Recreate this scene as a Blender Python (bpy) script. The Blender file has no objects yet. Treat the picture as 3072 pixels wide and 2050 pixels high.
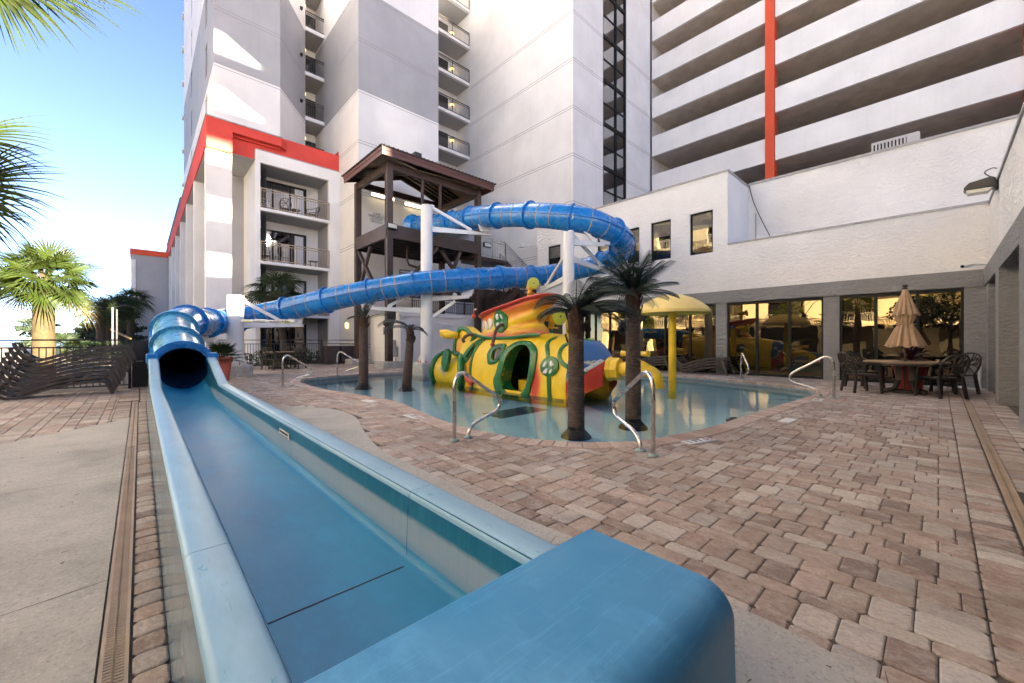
import bpy, bmesh, math, random
from mathutils import Vector, Matrix, Quaternion
from mathutils.geometry import tessellate_polygon
random.seed(11)
rnd = random.random
def uni(a, b): return a + (b - a) * random.random()

# ------------------------------------------------------------------ camera, sky, sun, exposure
C = bpy.context.scene
COL = C.collection
HEAD = math.radians(46.974)          # the building grid: +X runs towards the pool house, +Y along the slide run-out
cam_data = bpy.data.cameras.new('camera')
cam_data.sensor_width = 36.0
cam_data.lens = 14.0
cam_data.shift_y = -0.001
cam_data.clip_start = 0.05
cam_data.clip_end = 6000
cam = bpy.data.objects.new('camera', cam_data)
COL.objects.link(cam)
cam.location = (0, 0, 1.25)
cam.rotation_euler = (math.pi / 2, 0, HEAD - math.pi / 2)
C.camera = cam

SUN_EL = math.radians(12.0)
SUN_DIR = Vector((0.204, -1.0, 0)).normalized() * math.cos(SUN_EL) + Vector((0, 0, math.sin(SUN_EL)))
world = bpy.data.worlds.new('World')
C.world = world
world.use_nodes = True
wn = world.node_tree
bg = wn.nodes['Background']
sky = wn.nodes.new('ShaderNodeTexSky')
sky.sky_type = 'NISHITA'
sky.sun_disc = False
sky.sun_elevation = SUN_EL
sky.sun_rotation = math.atan2(SUN_DIR.x, SUN_DIR.y)
sky.altitude = 0
sky.air_density = 0.35
sky.dust_density = 0.2
sky.ozone_density = 1.2
tint = wn.nodes.new('ShaderNodeMixRGB'); tint.blend_type = 'MULTIPLY'; tint.inputs[0].default_value = 1.0; tint.inputs[2].default_value = (1.10, 0.99, 0.92, 1)
wn.links.new(sky.outputs[0], tint.inputs[1]); wn.links.new(tint.outputs[0], bg.inputs[0])
bg.inputs[1].default_value = 0.05
sun_data = bpy.data.lights.new('sun', 'SUN')
sun_data.energy = 5.0
sun_data.angle = math.radians(0.5)
sun_data.color = (1.0, 0.88, 0.68)
sun = bpy.data.objects.new('sun', sun_data)
COL.objects.link(sun)
sun.rotation_euler = SUN_DIR.to_track_quat('Z', 'Y').to_euler()
sun.location = (20, -40, 40)
vs = C.view_settings
vs.view_transform = 'Standard'
vs.look = 'None'
vs.exposure = 3.8
vs.gamma = 1.0
vs.use_curve_mapping = False
C.render.engine = 'CYCLES'
cy = C.cycles
cy.max_bounces = 8
cy.diffuse_bounces = 5
cy.glossy_bounces = 5
cy.transmission_bounces = 4
cy.transparent_max_bounces = 12
cy.caustics_reflective = False
cy.caustics_refractive = False
cy.sample_clamp_indirect = 6.0
cy.use_denoising = True
try: cy.denoiser = 'OPENIMAGEDENOISE'
except Exception: pass

# ------------------------------------------------------------------ mesh helpers
class B:
    """collects vertices and faces of one mesh"""
    def __init__(s): s.v = []; s.f = []; s.c = None
    def vert(s, p): s.v.append((p[0], p[1], p[2])); return len(s.v) - 1
    def quad(s, *ps):
        n = len(s.v); s.v += [tuple(p) for p in ps]; s.f.append(tuple(range(n, n + len(ps))))
    def box(s, x0, y0, z0, x1, y1, z1):
        n = len(s.v)
        s.v += [(x0,y0,z0),(x1,y0,z0),(x1,y1,z0),(x0,y1,z0),(x0,y0,z1),(x1,y0,z1),(x1,y1,z1),(x0,y1,z1)]
        s.f += [(n,n+3,n+2,n+1),(n+4,n+5,n+6,n+7),(n,n+1,n+5,n+4),(n+1,n+2,n+6,n+5),(n+2,n+3,n+7,n+6),(n+3,n,n+4,n+7)]
        return s
    def beam(s, p0, p1, w, h, up=(0,0,1)):
        p0 = Vector(p0); p1 = Vector(p1); d = (p1 - p0).normalized(); up = Vector(up)
        if abs(d.dot(up)) > .98: up = Vector((1,0,0))
        a = d.cross(up).normalized() * w / 2; b_ = a.cross(d).normalized() * h / 2
        n = len(s.v)
        for p in (p0, p1):
            for q in (-a-b_, a-b_, a+b_, -a+b_): s.v.append(tuple(p + q))
        s.f += [(n,n+1,n+2,n+3),(n+7,n+6,n+5,n+4)] + [(n+i, n+4+i, n+4+(i+1)%4, n+(i+1)%4) for i in range(4)]
        return s
    def tube(s, pts, r, n=8, caps=True, closed=False):
        pts = [Vector(p) for p in pts]; m = len(pts)
        if not hasattr(r, '__len__'): r = [r] * m
        T = []
        for i in range(m):
            a = pts[(i-1) % m] if (i > 0 or closed) else pts[i]; b_ = pts[(i+1) % m] if (i < m-1 or closed) else pts[i]
            T.append((b_ - a).normalized())
        ref = Vector((0,0,1)) if abs(T[0].z) < .9 else Vector((1,0,0))
        N = (ref - T[0] * ref.dot(T[0])).normalized(); base = len(s.v)
        for i in range(m):
            N = (N - T[i] * N.dot(T[i])).normalized(); Bn = T[i].cross(N)
            for k in range(n):
                a = 2 * math.pi * k / n
                s.v.append(tuple(pts[i] + (N * math.cos(a) + Bn * math.sin(a)) * r[i]))
        for i in range(m if closed else m - 1):
            j = (i + 1) % m
            for k in range(n):
                k2 = (k + 1) % n
                s.f.append((base+i*n+k, base+i*n+k2, base+j*n+k2, base+j*n+k))
        if caps and not closed:
            s.f.append(tuple(base + k for k in range(n))[::-1]); s.f.append(tuple(base + (m-1)*n + k for k in range(n)))
        return s
    def cyl(s, p0, p1, r, n=12, r1=None):
        return s.tube([p0, p1], [r, r if r1 is None else r1], n)
    def lathe(s, prof, c=(0,0,0), n=24, a0=0, a1=2*math.pi, cap=False):
        full = abs(a1 - a0 - 2*math.pi) < 1e-6; k = n if full else n + 1; base = len(s.v)
        for r, z in prof:
            for i in range(k):
                a = a0 + (a1 - a0) * i / n
                s.v.append((c[0] + r*math.cos(a), c[1] + r*math.sin(a), c[2] + z))
        for j in range(len(prof) - 1):
            for i in range(n):
                i2 = (i + 1) % k
                s.f.append((base+j*k+i, base+j*k+i2, base+(j+1)*k+i2, base+(j+1)*k+i))
        if cap: s.f.append(tuple(base + (len(prof)-1)*k + i for i in range(k)))
        return s
    def prism(s, poly, lo, hi, ax='z'):
        f = {'z': lambda a,b_,h: (a,b_,h), 'x': lambda a,b_,h: (h,a,b_), 'y': lambda a,b_,h: (a,h,b_)}[ax]
        n = len(poly); base = len(s.v)
        s.v += [f(a,b_,lo) for a,b_ in poly] + [f(a,b_,hi) for a,b_ in poly]
        tris = tessellate_polygon([[Vector((a,b_,0)) for a,b_ in poly]])
        for t in tris:
            s.f.append((base+t[0], base+t[1], base+t[2])); s.f.append((base+n+t[2], base+n+t[1], base+n+t[0]))
        for i in range(n):
            j = (i+1) % n; s.f.append((base+i, base+j, base+n+j, base+n+i))
        return s
    def grid(s, fn, nu, nv, cu=False):
        base = len(s.v); ku = nu if cu else nu + 1
        for j in range(nv + 1):
            for i in range(ku): s.v.append(tuple(fn(i / nu, j / nv)))
        for j in range(nv):
            for i in range(nu):
                i2 = (i + 1) % ku
                s.f.append((base+j*ku+i, base+j*ku+i2, base+(j+1)*ku+i2, base+(j+1)*ku+i))
        return s
    def ball(s, c, r, n=12, sz=1.0):
        return s.grid(lambda u, v: (c[0] + r*math.sin(math.pi*(.001+.998*v))*math.cos(2*math.pi*u), c[1] + r*math.sin(math.pi*(.001+.998*v))*math.sin(2*math.pi*u), c[2] + sz*r*math.cos(math.pi*v)), n, max(6, n//2), True)

def wall_cells(b, mp, a0, a1, z0, z1, holes, depth):
    """a wall face with openings: front cells, back cells, edges and reveals. mp(a, z, d) -> point"""
    A = sorted({a0, a1, *[h[0] for h in holes], *[h[1] for h in holes]}); Z = sorted({z0, z1, *[h[2] for h in holes], *[h[3] for h in holes]})
    A = [a for a in A if a0 <= a <= a1]; Z = [z for z in Z if z0 <= z <= z1]
    def solid(i, j):
        if i < 0 or j < 0 or i >= len(A)-1 or j >= len(Z)-1: return False
        ca = (A[i]+A[i+1])/2; cz = (Z[j]+Z[j+1])/2
        return not any(h[0] < ca < h[1] and h[2] < cz < h[3] for h in holes)
    for i in range(len(A)-1):
        for j in range(len(Z)-1):
            if not solid(i, j): continue
            p = [(A[i],Z[j]),(A[i+1],Z[j]),(A[i+1],Z[j+1]),(A[i],Z[j+1])]
            b.quad(*[mp(a,z,0) for a,z in p]); b.quad(*[mp(a,z,depth) for a,z in p[::-1]])
            for k, (di, dj) in enumerate(((0,-1),(1,0),(0,1),(-1,0))):
                if not solid(i+di, j+dj):
                    (a_,za),(b2,zb) = p[k], p[(k+1)%4]
                    b.quad(mp(a_,za,0), mp(a_,za,depth), mp(b2,zb,depth), mp(b2,zb,0))
    return b

ORIG = {}
def thing(name, label, cat, loc=(0,0,0), group=None, rotz=0, kind=None):
    o = bpy.data.objects.new(name, None); COL.objects.link(o)
    o.empty_display_size = .2; o.location = loc; o.rotation_euler = (0,0,rotz); ORIG[o] = Vector(loc)
    tag(o, label, cat, group, kind); return o
def tag(o, label=None, cat=None, group=None, kind=None):
    if label: o['label'] = label
    if cat: o['category'] = cat
    if group: o['group'] = group
    if kind: o['kind'] = kind
    return o
def build(name, b, mat, parent=None, smooth=None, bevel=0, loc=None, segs=2, weld=False, up=False):
    me = bpy.data.meshes.new(name)
    L = Vector((0,0,0))
    if parent is not None: L = ORIG[parent]
    elif loc is not None: L = Vector(loc)
    vs_ = b.v if L.length == 0 else [(x-L.x, y-L.y, z-L.z) for x,y,z in b.v]
    me.from_pydata(vs_, [], b.f)
    if b.c is not None:
        at = me.color_attributes.new('Col', 'FLOAT_COLOR', 'POINT')
        at.data.foreach_set('color', [x for c_ in b.c for x in (c_[0], c_[1], c_[2], 1.0)])
    bm = bmesh.new(); bm.from_mesh(me)
    if weld: bmesh.ops.remove_doubles(bm, verts=bm.verts, dist=weld if weld is not True else .0005)
    bmesh.ops.recalc_face_normals(bm, faces=bm.faces)
    if up:
        bm.normal_update()
        for f in bm.faces:
            if f.normal.z < 0: f.normal_flip()
    if bevel:
        es = [e for e in bm.edges if len(e.link_faces) == 2 and e.calc_face_angle(0) > .5]
        try: bmesh.ops.bevel(bm, geom=es, offset=bevel, segments=segs, profile=.5, affect='EDGES', clamp_overlap=True)
        except Exception: pass
    bm.to_mesh(me); bm.free()
    if smooth:
        me.polygons.foreach_set('use_smooth', [True]*len(me.polygons))
        if smooth is not True: me.set_sharp_from_angle(angle=math.radians(smooth))
    if mat is not None: me.materials.append(mat)
    o = bpy.data.objects.new(name, me); COL.objects.link(o)
    if parent is not None: o.parent = parent; ORIG[o] = L.copy()
    else:
        o.location = L; ORIG[o] = L.copy()
    return o
def dup(root, loc, rotz=0, label=None, group=None, scale=None):
    def cp(o, par):
        c_ = o.copy(); COL.objects.link(c_)
        if par is not None: c_.parent = par
        for ch in o.children: cp(ch, c_)
        return c_
    r = cp(root, None); r.location = loc; r.rotation_euler = (0,0,rotz)
    if label: r['label'] = label
    if group: r['group'] = group
    if scale: r.scale = scale
    return r
def solo(name, b, mat, label, cat, group=None, loc=None, **k):
    return tag(build(name, b, mat, loc=loc, **k), label, cat, group)

# ------------------------------------------------------------------ materials
def new_mat(name):
    m = bpy.data.materials.new(name); m.use_nodes = True
    n = m.node_tree; p = n.nodes['Principled BSDF']; return m, n, p
def nd(n, t, **k):
    x = n.nodes.new(t)
    for a, v in k.items():
        if a.startswith('i_'): x.inputs[a[2:].replace('_',' ')].default_value = v
        else: setattr(x, a, v)
    return x
def texco(n, scale=(1,1,1), kind='Object'):
    t = nd(n, 'ShaderNodeTexCoord'); m = nd(n, 'ShaderNodeMapping'); m.inputs['Scale'].default_value = scale
    n.links.new(t.outputs[kind], m.inputs['Vector']); return m.outputs[0]
def noise(n, vec, scale, detail=4, rough=.55):
    x = nd(n, 'ShaderNodeTexNoise'); x.inputs['Scale'].default_value = scale; x.inputs['Detail'].default_value = detail; x.inputs['Roughness'].default_value = rough
    n.links.new(vec, x.inputs['Vector']); return x.outputs['Fac']
def ramp(n, fac, stops):
    r = nd(n, 'ShaderNodeValToRGB'); e = r.color_ramp.elements
    while len(e) < len(stops): e.new(.5)
    for i, (p, c_) in enumerate(stops):
        e[i].position = p; e[i].color = (c_[0], c_[1], c_[2], 1) if hasattr(c_, '__len__') else (c_, c_, c_, 1)
    n.links.new(fac, r.inputs[0]); return r.outputs[0]
def mixc(n, fac, a, b_, mode='MIX'):
    x = nd(n, 'ShaderNodeMix', data_type='RGBA', blend_type=mode)
    for sock, v in ((x.inputs['Factor'], fac), (x.inputs['A'], a), (x.inputs['B'], b_)):
        if hasattr(v, 'is_output') or isinstance(v, bpy.types.NodeSocket): n.links.new(v, sock)
        elif sock.type == 'VALUE': sock.default_value = v
        else: sock.default_value = (v[0], v[1], v[2], 1)
    # the right sockets of a colour mix
    return x.outputs['Result']
def mixrgb(n, fac, a, b_, mode='MIX'):
    x = n.nodes.new('ShaderNodeMixRGB'); x.blend_type = mode
    for i, v in enumerate((fac, a, b_)):
        if isinstance(v, bpy.types.NodeSocket): n.links.new(v, x.inputs[i])
        elif i == 0: x.inputs[0].default_value = v
        else: x.inputs[i].default_value = (v[0], v[1], v[2], 1)
    return x.outputs[0]
def mth(n, op, a, b_=None, clamp=False):
    x = nd(n, 'ShaderNodeMath', operation=op, use_clamp=clamp)
    for i, v in enumerate((a, b_)):
        if v is None: continue
        if isinstance(v, bpy.types.NodeSocket): n.links.new(v, x.inputs[i])
        else: x.inputs[i].default_value = v
    return x.outputs[0]
def bump(n, p, h, strength, dist):
    b_ = nd(n, 'ShaderNodeBump'); b_.inputs['Strength'].default_value = strength; b_.inputs['Distance'].default_value = dist
    n.links.new(h, b_.inputs['Height']); n.links.new(b_.outputs[0], p.inputs['Normal'])
def mul(c_, k): return tuple(min(1, x*k) for x in c_)
def setp(p, rough=.5, metal=0, spec=.5, coat=0):
    p.inputs['Roughness'].default_value = rough; p.inputs['Metallic'].default_value = metal
    p.inputs['Specular IOR Level'].default_value = spec; p.inputs['Coat Weight'].default_value = coat

def stucco(name, col, scale=14, depth=.012, strength=.55, stain=.12, aniso=(1,1,1.6), streak=.06):
    m, n, p = new_mat(name); setp(p, .85, spec=.2)
    v = texco(n); v2 = texco(n, aniso)
    big = noise(n, v, .45, 5); fine = noise(n, v, scale*3, 3)
    base = ramp(n, big, [(.3, mul(col, 1-stain)), (.65, mul(col, 1+stain*.35))])
    vs_ = texco(n, (2.2,2.2,.12)); st = noise(n, vs_, 2.0, 4)
    base = mixrgb(n, ramp(n, st, [(.52,0),(.75,streak*2)]), base, mul(col, .62))
    base = mixrgb(n, .10, base, ramp(n, fine, [(.3, mul(col,.7)), (.7, mul(col,1.1))]))
    n.links.new(base, p.inputs['Base Color'])
    w = noise(n, v2, scale*.35, 2); vv = nd(n, 'ShaderNodeVectorMath', operation='ADD')
    sc_ = nd(n, 'ShaderNodeCombineXYZ'); n.links.new(w, sc_.inputs[0]); n.links.new(w, sc_.inputs[2])
    n.links.new(v2, vv.inputs[0]); n.links.new(sc_.outputs[0], vv.inputs[1])
    h1 = noise(n, vv.outputs[0], scale, 5, .62)
    h = ramp(n, h1, [(.40,0),(.52,.6),(.60,1)])
    h = mth(n, 'ADD', h, mth(n, 'MULTIPLY', fine, .35))
    bump(n, p, h, strength, depth); return m
def plain(name, col, rough=.5, metal=0, spec=.5, coat=0, var=.12, scale=6, bumpd=0, wear=None, wearamt=.0):
    m, n, p = new_mat(name); setp(p, rough, metal, spec, coat)
    v = texco(n); f = noise(n, v, scale, 5)
    c_ = ramp(n, f, [(.3, mul(col, 1-var)), (.7, mul(col, 1+var))])
    if wear is not None:
        f2 = noise(n, v, scale*2.3, 8, .7)
        c_ = mixrgb(n, ramp(n, f2, [(.55, 0), (.68, wearamt)]), c_, wear)
    n.links.new(c_, p.inputs['Base Color'])
    f3 = noise(n, v, scale*1.7, 4)
    n.links.new(ramp(n, f3, [(.3, max(0, rough-.08)), (.7, min(1, rough+.1))]), p.inputs['Roughness'])
    if bumpd: bump(n, p, noise(n, v, scale*8, 4), .5, bumpd)
    return m
def emit(name, col, s):
    m, n, p = new_mat(name); p.inputs['Base Color'].default_value = (*col,1)
    p.inputs['Emission Color'].default_value = (*col,1); p.inputs['Emission Strength'].default_value = s; return m
def mirror_glass(name, tint, base, fac, rough=.01, wav=.0015, wscale=1.3):
    m, n, p = new_mat(name); out = n.nodes['Material Output']
    g = nd(n, 'ShaderNodeBsdfGlossy'); g.inputs['Color'].default_value = (*tint,1); g.inputs['Roughness'].default_value = rough
    d = nd(n, 'ShaderNodeBsdfDiffuse'); d.inputs['Color'].default_value = (*base,1)
    mx = nd(n, 'ShaderNodeMixShader'); lw = nd(n, 'ShaderNodeLayerWeight'); lw.inputs['Blend'].default_value = .35
    n.links.new(mth(n, 'ADD', mth(n, 'MULTIPLY', mth(n, 'POWER', lw.outputs['Facing'], 3.0), .5), fac, True), mx.inputs[0])
    n.links.new(d.outputs[0], mx.inputs[1]); n.links.new(g.outputs[0], mx.inputs[2])
    if wav:
        v = texco(n); b_ = nd(n, 'ShaderNodeBump'); b_.inputs['Strength'].default_value = .35; b_.inputs['Distance'].default_value = wav*8
        n.links.new(noise(n, v, wscale, 2), b_.inputs['Height']); n.links.new(b_.outputs[0], g.inputs['Normal'])
    n.links.new(mx.outputs[0], out.inputs[0]); n.nodes.remove(p); return m
def vcol(name, rough=.4, coat=.1, var=.12):
    m, n, p = new_mat(name); setp(p, rough, coat=coat)
    a = nd(n, 'ShaderNodeVertexColor', layer_name='Col'); v = texco(n)
    c_ = mixrgb(n, 1.0, a.outputs[0], ramp(n, noise(n, v, 5, 6), [(.3, 1-var), (.7, 1.0)]), 'MULTIPLY')
    f2 = noise(n, v, 30, 4); c_ = mixrgb(n, ramp(n, f2, [(.62,0),(.75,.25)]), c_, (.5,.42,.25))
    n.links.new(c_, p.inputs['Base Color']); bump(n, p, noise(n, v, 9, 4), .35, .02); return m

def leafy(m, col, f):
    n = m.node_tree; p = n.nodes['Principled BSDF']; out = n.nodes['Material Output']; t = nd(n, 'ShaderNodeBsdfTranslucent'); t.inputs['Color'].default_value = (*col,1)
    mx = nd(n, 'ShaderNodeMixShader'); mx.inputs[0].default_value = f; n.links.new(p.outputs[0], mx.inputs[1]); n.links.new(t.outputs[0], mx.inputs[2]); n.links.new(mx.outputs[0], out.inputs[0]); return m
M = {}
M['white'] = stucco('white_stucco', (.80,.78,.78))
M['white_smooth'] = stucco('white_fine_stucco', (.72,.705,.712), scale=22, depth=.006, strength=.4)
M['white_rough'] = stucco('white_knockdown_stucco', (.86,.83,.81), scale=5, depth=.035, strength=.6, aniso=(1,1,2.4), streak=.015)
M['grey'] = stucco('grey_stucco', (.36,.36,.385), scale=22, depth=.006, strength=.45)
M['grey_rough'] = stucco('grey_knockdown_stucco', (.30,.292,.29), scale=5, depth=.04, strength=.7, aniso=(1,1,2.4), stain=.08, streak=.015)
M['red'] = stucco('red_stucco', (.62,.075,.06), scale=22, depth=.006, strength=.4, stain=.15)
M['orange_red'] = stucco('orange_red_stucco', (.66,.10,.05), scale=22, depth=.006, strength=.4)
M['slab_under'] = plain('grey_soffit_paint', (.58,.53,.50), .9, var=.15, scale=1.5)
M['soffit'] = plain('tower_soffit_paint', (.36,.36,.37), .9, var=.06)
M['groove'] = plain('score_line_grey', (.24,.235,.24), .9)
M['cap'] = plain('metal_coping', (.34,.32,.32), .5, var=.15)
M['bronze'] = plain('dark_bronze_frame', (.006,.0055,.0055), .5, spec=.3)
M['bronze_rail'] = plain('bronze_railing', (.075,.062,.052), .45, var=.2)
M['tan_rail'] = plain('tan_railing', (.33,.25,.17), .45, var=.2)
M['black_metal'] = plain('black_metal', (.016,.015,.016), .4, var=.3)
M['brown_steel'] = plain('brown_steel_paint', (.060,.036,.028), .42, var=.25, scale=3)
M['fascia'] = plain('red_brown_fascia', (.11,.042,.033), .45, var=.15, scale=3)
M['shingle'] = plain('dark_shingle', (.06,.05,.05), .9, var=.3)
M['wood_deck'] = plain('roof_decking', (.16,.105,.06), .8, var=.35, scale=4)
M['white_steel'] = plain('white_steel_paint', (.74,.73,.72), .4, var=.05, wear=(.45,.33,.22), wearamt=.25, scale=2)
M['galv'] = plain('galvanised_steel', (.42,.43,.44), .4, metal=.6)
M['steel'] = plain('stainless_steel', (.62,.58,.54), .24, metal=1.0, var=.15, scale=4)
M['gold_glass'] = mirror_glass('bronze_mirror_glass', (1.0,.75,.42), (.010,.009,.008), .165, wav=.0006)
M['blue_glass'] = mirror_glass('tinted_glass', (.80,.82,.86), (.02,.02,.022), .35)
M['dark_glass'] = mirror_glass('dark_window_glass', (.62,.62,.64), (.012,.012,.013), .20)
M['curtain'] = plain('sheer_curtain', (.55,.56,.60), .9, var=.1, scale=2)
M['interior'] = plain('dark_interior', (.03,.03,.03), .9)
M['concrete'] = None
M['terracotta'] = plain('terracotta', (.52,.125,.085), .6, var=.12, wear=(.6,.35,.28), wearamt=.3)
M['red_pot'] = plain('red_pot', (.42,.05,.045), .5, var=.15)
M['soil'] = plain('potting_soil', (.03,.02,.015), .95)
M['brown_plastic'] = plain('brown_resin', (.034,.025,.021), .42, var=.2, scale=3)
M['lounger_slat'] = plain('shaded_brown_resin', (.032,.024,.02), .5)  # darker than the rails: shade in the stack's gaps put into the colour
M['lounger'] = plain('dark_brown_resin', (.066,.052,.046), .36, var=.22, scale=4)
M['tabletop'] = plain('tan_tabletop', (.22,.15,.10), .4, var=.1)
M['canvas'] = plain('tan_canvas', (.43,.285,.17), .85, var=.10, scale=9, bumpd=.002)
M['yellow'] = plain('yellow_fibreglass', (.86,.56,.025), .36, coat=.15, var=.08, scale=3, wear=(.65,.45,.12), wearamt=.25)
M['pale_yellow'] = plain('sun_faded_yellow', (.82,.62,.21), .5, var=.06, scale=2, wear=(.7,.6,.35), wearamt=.3)
M['lime'] = plain('lime_fibreglass', (.55,.58,.06), .4, var=.08)
M['green'] = plain('green_fibreglass', (.011,.145,.030), .33, coat=.2, var=.15, scale=5)
M['dark_green'] = plain('dark_green_bolt', (.008,.07,.035), .4)
M['teal_green'] = plain('teal_green_fibreglass', (.012,.16,.095), .4)
M['fib_red'] = plain('red_fibreglass', (.52,.05,.035), .38, var=.15)
M['fib_brown'] = plain('brown_fibreglass', (.10,.05,.03), .5, var=.3)
M['fib_white'] = plain('white_fibreglass', (.74,.73,.72), .4, var=.05)
M['fib_blue'] = plain('blue_fibreglass', (.045,.16,.42), .4, var=.14, scale=6, wear=(.25,.38,.52), wearamt=.4)
M['net'] = plain('cargo_net', (.62,.56,.52), .8)
M['sub'] = vcol('painted_fibreglass')
M['trunk'] = plain('artificial_palm_trunk', (.078,.050,.038), .75, var=.3, scale=10, bumpd=.006)
M['husk'] = plain('palm_husk', (.06,.03,.018), .9, var=.45, scale=14)
M['cycad'] = plain('dark_artificial_frond', (.015,.027,.018), .6, spec=.25, var=.5, scale=4)
M['cycad_blue'] = plain('faded_artificial_frond', (.018,.036,.035), .6, var=.4, scale=4)
M['frond'] = leafy(plain('fan_palm_leaf', (.034,.054,.008), .5, var=.45, scale=3, wear=(.09,.07,.014), wearamt=.5), (.10,.14,.015), .4)
M['frond_dark'] = leafy(plain('shaded_palm_leaf', (.026,.042,.014), .5, var=.45, scale=2), (.05,.075,.015), .3)  # dark green leaf; also carries the shade of palms beyond the fence
M['frond_dry'] = plain('dry_palm_leaf', (.10,.066,.022), .7, var=.3, scale=3)
M['palm_bark'] = plain('sabal_palm_bark', (.048,.031,.009), .85, var=.3, scale=8, bumpd=.02)
M['bark_dark'] = plain('dark_bark', (.05,.036,.028), .9, var=.3, scale=6)  # dark bark; shade on the far palm trunks is put into its colour
M['leaf'] = leafy(plain('shrub_leaf', (.04,.075,.02), .55, var=.5, scale=5), (.06,.10,.015), .3)
M['leaf_lime'] = plain('lime_shrub_leaf', (.06,.085,.01), .55, var=.35, scale=5)
M['needle'] = plain('pine_needles', (.022,.036,.018), .7, var=.4, scale=3)
M['cordyline'] = plain('burgundy_leaf', (.055,.014,.022), .4, var=.5, scale=5)
M['pedestal'] = plain('hammered_concrete', (.42,.41,.38), .9, var=.22, scale=7, bumpd=.02)
M['pvc'] = plain('white_pvc', (.72,.70,.66), .4)
M['blackp'] = plain('black_plastic', (.014,.014,.015), .35)
M['sign_white'] = plain('sign_white', (.68,.69,.70), .5, var=.05)
M['ink'] = plain('black_ink', (.02,.02,.022), .6)
M['ink_red'] = plain('red_ink', (.4,.03,.03), .6)
M['lamp_on'] = emit('fluorescent_tube', (1.0,.84,.52), 1.3)
M['sconce_on'] = emit('sconce_glass', (1.0,.66,.22), .45)
M['lens'] = plain('lamp_lens', (.55,.53,.48), .15, var=.05)
M['box_grey'] = plain('grey_enamel', (.36,.36,.35), .5)
M['ac'] = plain('unit_grey', (.46,.45,.46), .5)
M['drain'] = plain('tan_drain_grate', (.40,.30,.22), .6, var=.12, scale=4)
M['slot'] = plain('drain_slot', (.02,.017,.015), .9)
M['tile_navy'] = plain('navy_tile', (.012,.02,.05), .25)
M['peach'] = stucco('peach_stucco', (.84,.765,.62), scale=14, depth=.006)
M['asphalt'] = plain('asphalt', (.05,.05,.05), .9)
def paver_mat():
    m, n, p = new_mat('tumbled_paver'); setp(p, .85, spec=.25)
    oi = nd(n, 'ShaderNodeObjectInfo'); ge = nd(n, 'ShaderNodeNewGeometry')
    r = mth(n, 'FRACT', mth(n, 'ADD', mth(n, 'MULTIPLY', oi.outputs['Random'], 7.31), mth(n, 'MULTIPLY', ge.outputs['Random Per Island'], 1.0)))
    base = ramp(n, r, [(0,(.22,.172,.152)),(.18,(.33,.238,.198)),(.40,(.385,.295,.25)),(.58,(.445,.34,.285)),(.74,(.37,.335,.31)),(.88,(.49,.425,.375)),(1,(.55,.50,.455))])
    t = nd(n, 'ShaderNodeTexCoord'); mp = nd(n, 'ShaderNodeMapping'); mp.inputs['Scale'].default_value = (6,3.6,4); n.links.new(t.outputs['Object'], mp.inputs['Vector'])
    ad = nd(n, 'ShaderNodeVectorMath', operation='ADD'); cb = nd(n, 'ShaderNodeCombineXYZ'); n.links.new(mth(n,'MULTIPLY',r,37.0), cb.inputs[2]); n.links.new(mp.outputs[0], ad.inputs[0]); n.links.new(cb.outputs[0], ad.inputs[1])
    st = noise(n, ad.outputs[0], 2.2, 6, .65)
    base = mixrgb(n, ramp(n, st, [(.46,0),(.68,.62)]), base, (.56,.49,.43))
    base = mixrgb(n, ramp(n, st, [(.28,.45),(.42,0)]), base, (.19,.14,.12))
    v = texco(n); mot = noise(n, ad.outputs[0], 9, 8, .75); base = mixrgb(n, 1.0, base, ramp(n, mot, [(.30,.66),(.5,1.0),(.70,1.22)]), 'MULTIPLY'); sp = noise(n, v, 95, 4, .75)
    base = mixrgb(n, ramp(n, sp, [(.58,0),(.68,.5)]), base, (.62,.55,.49)); base = mixrgb(n, ramp(n, sp, [(.32,.55),(.41,0)]), base, (.12,.09,.07))
    dirt = noise(n, v, .8, 5); base = mixrgb(n, ramp(n, dirt, [(.38,.42),(.58,0)]), base, (.22,.175,.145))
    n.links.new(base, p.inputs['Base Color'])
    bump(n, p, mth(n, 'ADD', noise(n, v, 70, 4), mth(n,'MULTIPLY',st,.5)), .45, .006); return m
def concrete_mat(name, col, shell=.5):
    m, n, p = new_mat(name); setp(p, .9, spec=.2); v = texco(n)
    a = noise(n, v, .9, 6, .6); b_ = noise(n, v, 55, 5, .75)
    base = ramp(n, a, [(.3, mul(col,.68)),(.50, col),(.7, mul(col,1.15))])
    base = mixrgb(n, ramp(n, noise(n, v, 3.2, 7, .7), [(.56,0),(.70,.4)]), base, mul(col,.62))
    base = mixrgb(n, ramp(n, b_, [(.36,.55),(.46,0)]), base, mul(col,.45))
    base = mixrgb(n, ramp(n, b_, [(.60,0),(.66,.6)]), base, mul(col,1.6))
    vo = nd(n, 'ShaderNodeTexVoronoi'); vo.inputs['Scale'].default_value = 42; n.links.new(v, vo.inputs['Vector'])
    zone = ramp(n, noise(n, v, 1.5, 3), [(.42,0),(.6,1)])
    f = mth(n, 'MULTIPLY', ramp(n, vo.outputs['Distance'], [(.10,1),(.16,0)]), mth(n,'MULTIPLY',zone,shell))
    base = mixrgb(n, f, base, (.70,.68,.64))
    n.links.new(base, p.inputs['Base Color']); bump(n, p, b_, .5, .006); return m
M['paver'] = paver_mat()
M['concrete'] = concrete_mat('seeded_concrete', (.44,.42,.385))
M['joint'] = plain('joint_sand', (.10,.082,.07), .95, var=.3, scale=9)
M['coping'] = M['paver']
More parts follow.
